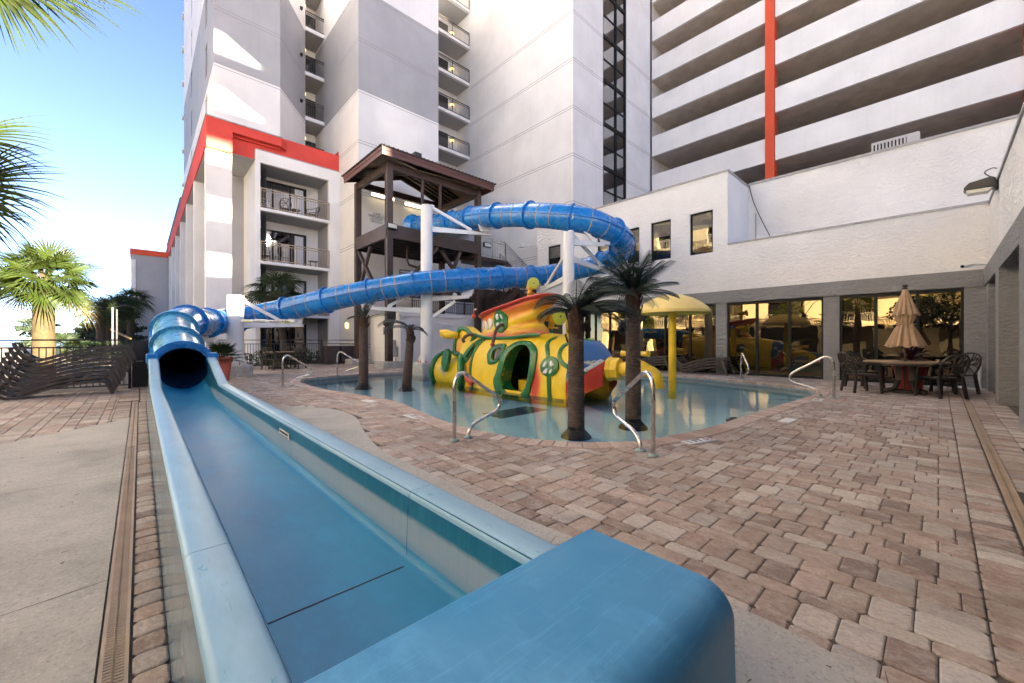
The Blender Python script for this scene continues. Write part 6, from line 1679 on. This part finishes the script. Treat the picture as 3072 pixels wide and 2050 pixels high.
# ------------------------------------------------------------------ depth markers
def marker(cx, cyy, ang, label, text=True, w=.46, h=.15):
    t = thing('depth_marker' if text else 'blank_tile', label, 'deck tile', (cx,cyy,.012), 'white tiles set in the pool deck')
    c_, s_ = math.cos(ang), math.sin(ang)
    P_ = [(cx + a*c_ - b_*s_, cyy + a*s_ + b_*c_) for a,b_ in ((-w/2,-h/2),(w/2,-h/2),(w/2,h/2),(-w/2,h/2))]
    b = B().prism(P_, -.01, .014); build('tile', b, M['sign_white'], t)
    if text:
        text_obj('lettering', '1 FT', .135, M['ink'], t, (cx-.075*c_, cyy-.075*s_, .0152), (0,0,ang))
        q = (cx+.15*c_, cyy+.15*s_); b = B()
        b.lathe([(.044,0),(.056,0)], (q[0],q[1],.0165), 28); build('symbol_ring', b, M['ink_red'], t)
        b = B().beam((q[0]-.035*c_-.035*s_*-1, q[1]-.035*s_-.035*c_, .0165),(q[0]+.035*c_-.035*s_, q[1]+.035*s_+.035*c_, .0165),.011,.001); build('symbol_bar', b, M['ink_red'], t)
        b = B().beam((q[0]-.028*c_-.012*-s_, q[1]-.028*s_+.012*c_, .0162),(q[0]+.026*c_, q[1]+.026*s_, .0162),.014,.0008); b.lathe([(.001,0),(.010,0)], (q[0]-.034*c_-.02*s_, q[1]-.034*s_+.02*c_, .0162), 10); build('symbol_figure', b, M['ink'], t)
marker(5.05, 2.02, math.atan2(-.15,.47), 'one foot depth marker beside the near handrail flange')
marker(3.27, 5.85, -math.pi/2+.03, 'one foot depth marker left of the big handrail')
marker(10.35, 1.72, 0.05, 'one foot depth marker at the feet of the umbrella side handrail')
marker(3.28, 12.0, -1.4, 'one foot depth marker near the red planter handrail')
marker(3.43, 7.95, -1.45, 'blank white tile on the left pool edge', False, .40, .15)
marker(7.35, 1.60, -.05, 'blank white tile on the right pool edge', False, .42, .16)
sk = thing('skimmer_lid', 'black wet bag like skimmer cover at the water edge', 'skimmer', (7.25,2.33,-.1))
b = B().grid(lambda u,v: (7.25+.15*math.cos(6.283*u)*math.sin(math.pi*(.02+.96*v))*(1+.15*math.sin(u*19)), 2.34+.10*math.sin(6.283*u)*math.sin(math.pi*(.02+.96*v))*(1+.12*math.sin(u*25)), -.085+.045*math.cos(math.pi*v)+.01*math.sin(u*31+v*9)), 24, 8, True); build('cover', b, M['blackp'], sk, smooth=True)
# ------------------------------------------------------------------ furniture
def make_chair(label, cat='chair', mat=None):
    """resin armchair facing +X, standing on the origin"""
    mat = mat or M['brown_plastic']; t = thing('patio_chair', label, cat, (0,0,0))
    b = B().prism([(-.22,-.20),(.24,-.25),(.26,-.2),(.26,.2),(.24,.25),(-.22,.20)], .40, .43); b.box(.2,-.24,.35,.25,.24,.41); build('seat', b, mat, t, bevel=.012)
    for (x_,y_) in ((.22,-.235),(.22,.235),(-.22,-.225),(-.22,.225)):
        sx = .04 if x_ > 0 else -.06; b = B(); top = .62 if x_ > 0 else .44
        b.beam((x_+sx,y_*1.1,0),(x_,y_,top),.05,.04); build('leg', b, mat, t)
    for s_ in (-1,1):
        P_ = catmull([(.25,s_*.265,.60),(.20,s_*.285,.645),(.05,s_*.30,.655),(-.12,s_*.295,.68),(-.24,s_*.26,.74),(-.29,s_*.2,.80)],4); b = B()
        for i in range(len(P_)-1): b.beam(P_[i],P_[i+1],.055,.022)
        build('armrest', b, mat, t)
    def bk(y, z): return (-.20 - .16*(z-.42)/.45 - .10*(1-(y/.27)**2)*.35, y, z)
    P_ = catmull([bk(-.21,.43),bk(-.255,.58),bk(-.25,.74),bk(-.19,.85),bk(-.08,.905),bk(.08,.905),bk(.19,.85),bk(.25,.74),bk(.255,.58),bk(.21,.43)],5); b = B().tube(P_, .021, 6); build('back_frame', b, mat, t, smooth=True)
    for (ya,za,yb,zb,cu) in ((-.20,.45,.12,.87,.05),(.20,.45,-.12,.87,-.05),(-.24,.60,.20,.83,.06),(.24,.60,-.20,.83,-.06),(-.1,.43,-.06,.89,.04),(.1,.43,.06,.89,-.04),(-.25,.66,.25,.66,.0)):
        P_ = [bk(ya+(yb-ya)*k/6+cu*math.sin(math.pi*k/6), za+(zb-za)*k/6) for k in range(7)]; b = B()
        for i in range(6): b.beam(P_[i],P_[i+1],.012,.020)
        build('back_strip', b, mat, t)
    return t
def make_table(label, r, x, y, hole=True):
    t = thing('patio_table', label, 'table', (x,y,0))
    b = B().lathe([(.03,.715),(r-.03,.715),(r,.72),(r,.745),(r-.02,.755),(.03,.755)], (x,y,0), 48); build('tabletop', b, M['tabletop'], t, smooth=30)
    b = B().lathe([(r*.93,.665),(r*.95,.665),(r*.95,.714),(r*.93,.714)], (x,y,0), 40); build('apron', b, M['brown_plastic'], t)
    for k in range(4):
        a = math.pi/4+k*math.pi/2; P_ = catmull([(x+.16*math.cos(a),y+.16*math.sin(a),.70),(x+.17*math.cos(a),y+.17*math.sin(a),.3),(x+.26*math.cos(a),y+.26*math.sin(a),.10),(x+.48*math.cos(a),y+.48*math.sin(a),.015)],4); b = B()
        for i in range(len(P_)-1): b.beam(P_[i],P_[i+1],.09,.05)
        build('leg', b, M['brown_plastic'], t)
    b = B().tube([(x+.34*math.cos(2*math.pi*k/24),y+.34*math.sin(2*math.pi*k/24),.03) for k in range(24)], .025, 6, closed=True); build('base_ring', b, M['brown_plastic'], t)
    return t
ch = make_chair('dark lattice back chair at the near left side of the umbrella table')
GR = 'dark lattice chairs at the patio tables'
ch.location = (12.78,1.28,0); ch.rotation_euler = (0,0,-.95); ch['group'] = GR; ch.scale = (1.04,1.04,1.04)
for (x_,y_,a,l_) in ((12.86,-.02,.75,'dark lattice back chair at the near right side of the umbrella table'),(14.05,1.35,-2.2,'chair behind the umbrella table, mirrored beside the red pot'),(14.2,-.25,2.4,'chair behind the umbrella table nearest the pillar'),
                     (4.10,19.45,.85,'chair drawn up to the near left side of the garden table'),(5.08,19.55,2.3,'chair at the near right side of the garden table'),(5.0,20.7,-2.2,'chair on the fence side of the garden table'),(3.25,20.3,-.3,'chair tipped beside the white column near the garden table')):
    dup(ch, (x_,y_,0), a, l_, GR, (1.04,)*3)
make_table('round tan table under the closed umbrella', .76, 13.42, .55); make_table('round brown table by the bronze fence', .62, 4.53, 20.1)
um = thing('patio_umbrella', 'closed tan canvas umbrella tied at its waist above the round table', 'umbrella', (13.42,.55,.0))
b = B().cyl((13.42,.55,.06),(13.42,.55,2.5),.022,12); build('pole', b, M['brown_steel'], um, smooth=40)
def pleat(u, v, prof, n, amp, ph=0):
    z, r, am = prof(v); a = 2*math.pi*u; k = math.cos(n*a+ph)
    k = math.copysign(abs(k)**.7, k); rr = r*(1+am*amp*k*(.75+.5*math.sin(2*a+1)*math.sin(5*a+n))); return (13.42+rr*math.cos(a), .55+rr*math.sin(a), z + .018*am*math.sin(n*a*.5+2) )
def pf_top(v): return (2.49-(2.49-1.855)*v, (.038+.195*v**1.0), min(1,v*1.5))
def pf_low(v):
    if v < .42: t = v/.42; return (1.93-.29*t, .16+.03*math.sin(3.1*t)-.04*t, .9-.4*t)
    t = (v-.42)/.58; return (1.64-.54*t, .12+.195*t**.85, .5+.7*t)
b = B(); b.grid(lambda u,v: pleat(u,v,pf_low,13,.17,.5), 208, 34, True); build('lower_canopy', b, M['canvas'], um, smooth=True)
b = B(); b.grid(lambda u,v: pleat(u,v,pf_top,12,.15), 192, 26, True); build('upper_canopy', b, M['canvas'], um, smooth=True)
b = B().tube([(13.42+.182*math.cos(2*math.pi*k/30),.55+.182*math.sin(2*math.pi*k/30),1.64+.008*math.sin(k)) for k in range(30)], .014, 6, closed=True); b.beam((13.30,.41,1.64),(13.26,.40,1.44),.035,.006); b.beam((13.27,.43,1.64),(13.22,.44,1.5),.035,.006); build('tie_strap', b, M['canvas'], um, smooth=True)
b = B().lathe([(.001,.0),(.05,.0),(.055,.03),(.03,.045),(.05,.065),(.055,.09),(.035,.115),(.001,.12)], (13.42,.55,2.475), 18); build('finial', b, M['brown_steel'], um, smooth=40)
# potted plants
def pot(name, label, x, y, h, r, mat):
    t = thing(name, label, 'planter', (x,y,0)); k = h/.7
    b = B().lathe([(.001,0),(r*.62,0),(r*.64,.02),(r*.70,.22*k),(r*.72,.235*k),(r*.72,.25*k),(r*.86,.53*k),(r*.9,.54*k),(r*.95,.56*k),(r*1.0,.62*k),(r*1.02,.66*k),(r*1.0,.69*k),(r*.95,.70*k),(r*.88,.68*k),(r*.85,.6*k)], (x,y,0), 44); build('pot', b, M[mat], t, smooth=40)
    b = B().lathe([(.001,.61*k),(r*.86,.61*k)], (x,y,0), 30); build('soil', b, M['soil'], t); return t
t = pot('terracotta_planter', 'red terracotta pot holding a small fan palm beside the white column', 1.85, 15.2, .74, .30, 'terracotta'); random.seed(71)
pt = thing('potted_palm', 'small bushy fan palm growing in the red terracotta pot', 'palm', (1.85,15.2,.65))
for k in range(30):
    f = (k+.5)/30; az = k*2.4; el = math.radians(-5+85*f); d = Vector((math.cos(az)*math.cos(el),math.sin(az)*math.cos(el),math.sin(el))); c_ = Vector((1.85,15.2,.66)); hub = c_+d*uni(.25,.38); b = B().tube([c_,hub],[.009,.006],5)
    sd = d.cross(Vector((0,0,1))).normalized(); fan_leaf(b, hub, d+Vector((0,0,-.1)), sd.cross(d), uni(.32,.42), 1.5, 22, .3, .03, 3); build('leaf', b, M['frond_dark'] if k % 4 else M['frond'], pt)
t = pot('red_planter', 'red pot behind the umbrella table holding a burgundy plant', 14.35, .5, .70, .36, 'red_pot')
ct = thing('cordyline', 'burgundy strap leaved plant in the red pot behind the umbrella', 'plant', (14.35,.5,.6)); random.seed(73)
for k in range(46):
    f = (k+.5)/46; az = k*2.4; el = -.1+1.35*f; b = B(); P_ = []; d = Vector((math.cos(az),math.sin(az),0)); p = Vector((14.35,.5,.62+.28*uni(0,1))); a = el; l_ = uni(.42,.62)
    for j in range(6): P_.append(p.copy()); a = el-.75*(j/5)**1.4; p = p+(d*math.cos(a)+Vector((0,0,math.sin(a))))*l_/5
    sd = Vector((-d.y,d.x,0))
    for j in range(5):
        w0, w1 = (.012,.032,.045,.042,.026,.002)[j], (.012,.032,.045,.042,.026,.002)[j+1]; b.quad(P_[j]-sd*w0,P_[j]+sd*w0,P_[j+1]+sd*w1,P_[j+1]-sd*w1)
    build('leaf', b, M['cordyline'], ct)
# ------------------------------------------------------------------ stacked loungers
def make_lounger():
    t = thing('sun_lounger', 'stacked lounger', 'lounger', (0,0,0))
    pr = [(-.34,.40),(-.325,.33),(-.26,.19),(-.15,.075),(0,.015),(.19,.075),(.49,.185),(.80,.255),(1.13,.295),(1.40,.30)]
    P_ = catmull([(a,0,z) for a,z in pr], 5)
    def railm(y):
        up_, dn_ = [], []
        for i in range(len(P_)):
            tg = (P_[min(i+1,len(P_)-1)]-P_[max(i-1,0)]).normalized(); nx, nz = -tg.z, tg.x; h_ = .030
            up_.append((P_[i].x+nx*h_, P_[i].z+nz*h_)); dn_.append((P_[i].x-nx*h_, P_[i].z-nz*h_))
        up_ = up_[:-1]+[(1.41,.338),(1.435,.31)]; leg = [(1.545,-.02),(1.49,-.02)]; dn_ = dn_[:-2]+[(1.375,.262)]
        return B().prism(up_+leg+dn_[::-1], y-.022, y+.022, 'y')
    for y in (0,.62): build('side_rail', railm(y), M['lounger'], t, bevel=.012)
    b = B().beam((1.43,.02,.22),(1.43,.60,.22),.04,.05); build('foot_bar', b, M['lounger'], t)
    b = B().beam((-.33,.02,.38),(-.33,.60,.38),.05,.03); build('head_bar', b, M['lounger'], t)
    s0 = None; acc = 0; L = 0; last = P_[0]
    for i in range(2, len(P_)-1):
        L += (P_[i]-P_[i-1]).length
        if L > .135:
            L = 0; q = P_[i]; tg = (P_[i+1]-P_[i-1]).normalized(); up = Vector((-tg.z,0,tg.x)); 
            if s0 is None:
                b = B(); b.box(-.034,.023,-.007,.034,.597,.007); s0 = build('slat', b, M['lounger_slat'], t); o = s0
            else: o = s0.copy(); COL.objects.link(o); o.parent = t
            o.location = q + up*.012; o.rotation_euler = (0, -math.atan2(tg.z,tg.x), 0)
    return t
lo = make_lounger(); LG = 'loungers stacked beside the beach fence'
names = ['bottom','second from the bottom','third from the bottom','fourth from the bottom','middle','fourth from the top','third from the top','second from the top','topmost']
lo.location = (-1.99,13.28,0); lo['label'] = 'bottom lounger of the dark brown stack by the beach fence, feet on the pavers'; lo['group'] = LG
for k in range(1,9): dup(lo, (-1.99+.048*k,13.28+uni(-.006,.006),.1005*k), uni(-.004,.004), f'{names[k]} lounger in the dark brown stack by the beach fence', LG)
for s_ in range(2):
    for k in range(4): dup(lo, (15.25-.0*s_,6.6+2.1*s_+.03*k,.1005*k), -math.pi/2-.05, f'{("bottom","second lowest","second highest","top")[k]} lounger of the dark stack against the windows, {("right","left")[s_]} pile', 'loungers stacked against the mirrored windows')
# balcony furniture
wc = make_chair('white plastic chair on the third floor balcony', mat=M['sign_white']); wc.location = (5.1,26.0,8.5); wc.rotation_euler = (0,0,-.4)
dup(ch, (5.15,26.0,5.6), -.2, 'dark chair on the second floor balcony', 'chairs on the framed balconies'); dup(ch, (6.2,26.1,8.5), 1.4, 'dark chair in the middle of the third floor balcony', 'chairs on the framed balconies'); dup(ch, (7.7,26.2,8.5), 2.6, 'dark chair at the right end of the third floor balcony', 'chairs on the framed balconies')
for (x_,z,l_) in ((6.7,8.5,'small dark table on the third floor balcony'),(7.7,5.6,'small dark table on the second floor balcony')):
    t = thing('side_table', l_, 'table', (x_,26,z), 'tables on the framed balconies'); b = B().lathe([(.02,.44),(.28,.44),(.28,.47),(.02,.47)], (x_,26,z), 20); build('tabletop', b, M['brown_plastic'], t)
    b = B()
    for k in range(4): a = k*math.pi/2+.4; b.beam((x_+.2*math.cos(a),26+.2*math.sin(a),z),(x_+.2*math.cos(a),26+.2*math.sin(a),z+.44),.03,.03)
    build('leg', b, M['brown_plastic'], t)
# bins
for k, x_ in enumerate((7.35,8.1)):
    t = thing('waste_bin', ('left brown square bin by the fence','right brown square bin by the fence')[k], 'bin', (x_,21.8,0), 'brown bins by the fence')
    b = B().box(x_-.33,21.5,.03,x_+.33,22.1,.90); build('body', b, plain('brown_bin', (.055,.04,.038), .6) if k == 0 else bpy.data.materials['brown_bin'], t, bevel=.015)
    b = B().box(x_-.35,21.48,.90,x_+.35,22.12,.96); build('lid', b, bpy.data.materials['brown_bin'], t, bevel=.01)
    if k == 0: b = B().cyl((x_+.22,21.495,.55),(x_+.22,21.48,.55),.025,10); build('knob', b, M['sign_white'], t)
# wall things
def sconce(x, y, z, label):
    t = thing('wall_sconce', label, 'lamp', (x,y,z)); b = B().box(x-.10,y-.09,z-.16,x,y+.09,z+.16); build('glass', b, M['sconce_on'], t, bevel=.03)
    b = B().box(x-.12,y-.11,z+.161,x+.02,y+.11,z+.19); build('cap', b, M['bronze'], t)
sconce(8.99, 24.0, 2.15, 'lit amber wall sconce left of the slide tower post')
t = thing('electric_box', 'grey electrical box on the white wall beside the tower footing', 'box', (9.1,18.35,.9)); b = B().box(9.06,18.2,.62,9.19,18.62,1.28); build('case', b, M['box_grey'], t, bevel=.01)
b = B().box(8.98,17.98,.45,9.16,18.12,.95); b.tube([(9.1,18.05,.45),(9.1,18.05,.1)],.03,8); build('meter', b, M['galv'], t)
t = thing('wall_lamp', 'dark wedge shaped floodlight on the white side wing wall', 'floodlight', (13.6,-.9,4.9))
fx, fy, fz = 13.8, -.87, 4.55
b = B(); b.prism([(0,.02),(.02,.26),(.10,.32),(.52,.24),(.62,.12),(.60,.04)], -.2, .2, 'z'); b.v = [(fx+z_*.8, fy+x_*.78, fz+.06+y_*.78) for x_,y_,z_ in b.v]; build('hood', b, M['black_metal'], t, bevel=.012)
b = B(); b.prism([(.06,.035),(.58,.055),(.54,-.06),(.16,-.075)], -.17, .17, 'z'); b.v = [(fx+z_*.8, fy+x_*.78, fz+.06+y_*.78) for x_,y_,z_ in b.v]; build('lens', b, M['lens'], t, bevel=.01)
b = B().box(fx-.06,-.90,fz+.02,fx+.06,fy+.02,fz+.24); build('mount', b, M['black_metal'], t)
b = B().tube(catmull([(fx,-.84,fz+.28),(fx-.02,-.70,fz+.44),(fx,-.80,fz+.52),(fx+.02,-.88,fz+.5)],5),.012,6); build('cable', b, M['blackp'], t, smooth=True)
t = thing('security_camera', 'white bullet security camera at the corner above the grey beam', 'camera', (15.7,-.7,3.15))
b = B().tube([(15.42,-.42,3.15),(15.55,-.50,3.18),(15.72,-.60,3.215)],[.045,.048,.045],14); build('body', b, M['sign_white'], t, smooth=50)
b = B().tube([(15.415,-.417,3.148),(15.408,-.412,3.146)],[.04,.04],14); build('lens', b, M['blackp'], t)
b = B().tube([(15.72,-.60,3.2),(15.82,-.72,3.22),(15.9,-.86,3.2)],.02,8); build('bracket', b, M['sign_white'], t)
t = thing('pvc_pipe', 'short white plastic pipe stub with cap by the grey wall', 'pipe', (15.75,-.72,0)); b = B().cyl((15.75,-.72,0),(15.75,-.72,.66),.032,14); build('pipe', b, M['pvc'], t, smooth=40); b = B().cyl((15.75,-.72,.66),(15.75,-.72,.76),.048,14); build('cap', b, M['pvc'], t, smooth=40)
t = thing('drain_outlet', 'white round outlet with black cap at the foot of the wall', 'outlet', (15.7,-.4,.05)); b = B().lathe([(.10,0),(.09,.03),(.06,.05),(.001,.05)], (15.78,-.38,.004), 16); build('flange', b, M['pvc'], t, smooth=40); b = B().ball((15.9,-.38,.10),.06,12); build('cap', b, M['blackp'], t, smooth=True)
t = thing('roof_unit', 'grey louvred air conditioning unit on the roof in front of the garage', 'air conditioner', (20,1,7.38)); b = B().box(20,.45,7.38,20.9,1.72,8.62); build('case', b, M['ac'], t, bevel=.01)
for k in range(9): b = B().box(19.95,.80+k*.095,7.55,19.997,.85+k*.095,8.5); build('louver', b, M['ac'], t)
b = B().box(19.99,.78,7.5,19.996,1.66,8.52); build('grille_back', b, M['slot'], t)
t = thing('terrace_bar', 'long dark bar mounted along the white terrace wall', 'bar', (18.2,.8,5.3)); b = B().box(18.17,-.28,5.28,18.25,1.85,5.36); build('bar', b, M['cap'], t)
for y in (-.1,.8,1.7): b = B().box(18.25,y,5.26,18.33,y+.06,5.38); build('clip', b, M['cap'], t)
t = thing('wall_cable', 'thin black cable drooping from parapet to the terrace', 'cable', (18.2,5,5)); b = B().tube(catmull([(18.30,5.33,7.66),(18.28,5.15,6.9),(18.2,4.85,6.1),(18.05,4.5,5.3),(17.98,4.38,4.9)],6),.016,6); build('wire', b, M['blackp'], t, smooth=True)
t = thing('conduit', 'thin grey conduit with small junction box on the terrace wall', 'conduit', (18.3,5.1,5)); b = B().cyl((18.3,5.08,4.9),(18.3,5.08,6.42),.022,8); build('pipe', b, M['box_grey'], t); b = B().box(18.2,4.82,5.0,18.32,5.06,5.2); build('junction_box', b, M['box_grey'], t)
t = thing('outdoor_shower', 'slim metal shower post with a curved spout behind the fence', 'shower', (-.5,16.2,0)); 
b = B().box(-.60,16.15,0,-.56,16.19,2.2); b.box(-.51,16.15,0,-.475,16.19,2.15); build('post', b, M['black_metal'], t)
b = B().tube(catmull([(-.56,16.2,2.2),(-.3,16.15,2.27),(-.12,16.1,2.2),(-.1,16.1,2.08)],5),.012,6); build('spout', b, M['black_metal'], t, smooth=True)
t = thing('barrier_pole', 'yellow slanting pole beside the dark palms', 'pole', tuple(at(262,778,22))); b = B().tube([at(255,757,22),at(300,778,21)],.05,8); build('pole', b, plain('ochre_pole', (.13,.08,.012), .5), t)
# warning strip lettering under the arm of the first column
t = thing('warning_sign', 'white WATCH YOUR HEAD strip hanging on the first column arm', 'sign', tuple(at(630,736,13.6)))
p0, p1 = at(557,737,13.75), at(683,739,13.2); d = (p1-p0).normalized(); nx = Vector((d.y,-d.x,0)).normalized()
P_ = [p0, p0.lerp(p1,.25), p0.lerp(p1,.45), p0.lerp(p1,.7), p1]; b = B()
for i in range(4): b.beam(P_[i]+Vector((0,0,.02*(i%2))), P_[i+1]-d*.05+Vector((0,0,.02*(i%2))), .16, .095)
build('padding', b, M['sign_white'], t, bevel=.03)
b = B()
for i in (0,3): b.beam(P_[i]+d*.1+nx*.085-Vector((0,0,.02)), P_[i+1]-d*.12+nx*.085-Vector((0,0,.02)), .012, .03)
build('yellow_stripe', b, M['lime'], t)
pm = p0.lerp(p1,.72); ang = math.atan2(d.y,d.x)
text_obj('lettering', 'WATCH YOUR HEAD', .085, M['ink'], t, pm+nx*.095-Vector((0,0,.0)), (math.pi/2,0,ang))

# small litter on the deck
random.seed(5); b = B()
for k in range(150):
    x_, y_ = uni(1.2,9), uni(-.6,6.5)
    if inside(outer, x_, y_) or (x_ < 1.25): x_, y_ = uni(-2.2,-.2), uni(1.4,7)
    a = uni(0,3.14); l_ = uni(.006,.018) if k % 9 else uni(.03,.07); w = uni(.003,.006) if k % 9 else .002; c_, s_ = math.cos(a), math.sin(a); z = .011
    b.quad((x_-l_*c_+w*s_,y_-l_*s_-w*c_,z),(x_+l_*c_+w*s_*.4,y_+l_*s_-w*c_*.4,z+.002),(x_+l_*c_-w*s_*.4,y_+l_*s_+w*c_*.4,z+.003),(x_-l_*c_-w*s_,y_-l_*s_+w*c_,z+.001))
o = build('leaf_litter', b, plain('dry_litter', (.10,.07,.045), .9, var=.6, scale=2)); o['kind'] = 'stuff'; o['label'] = 'bits of dry leaf and twig scattered on the deck'
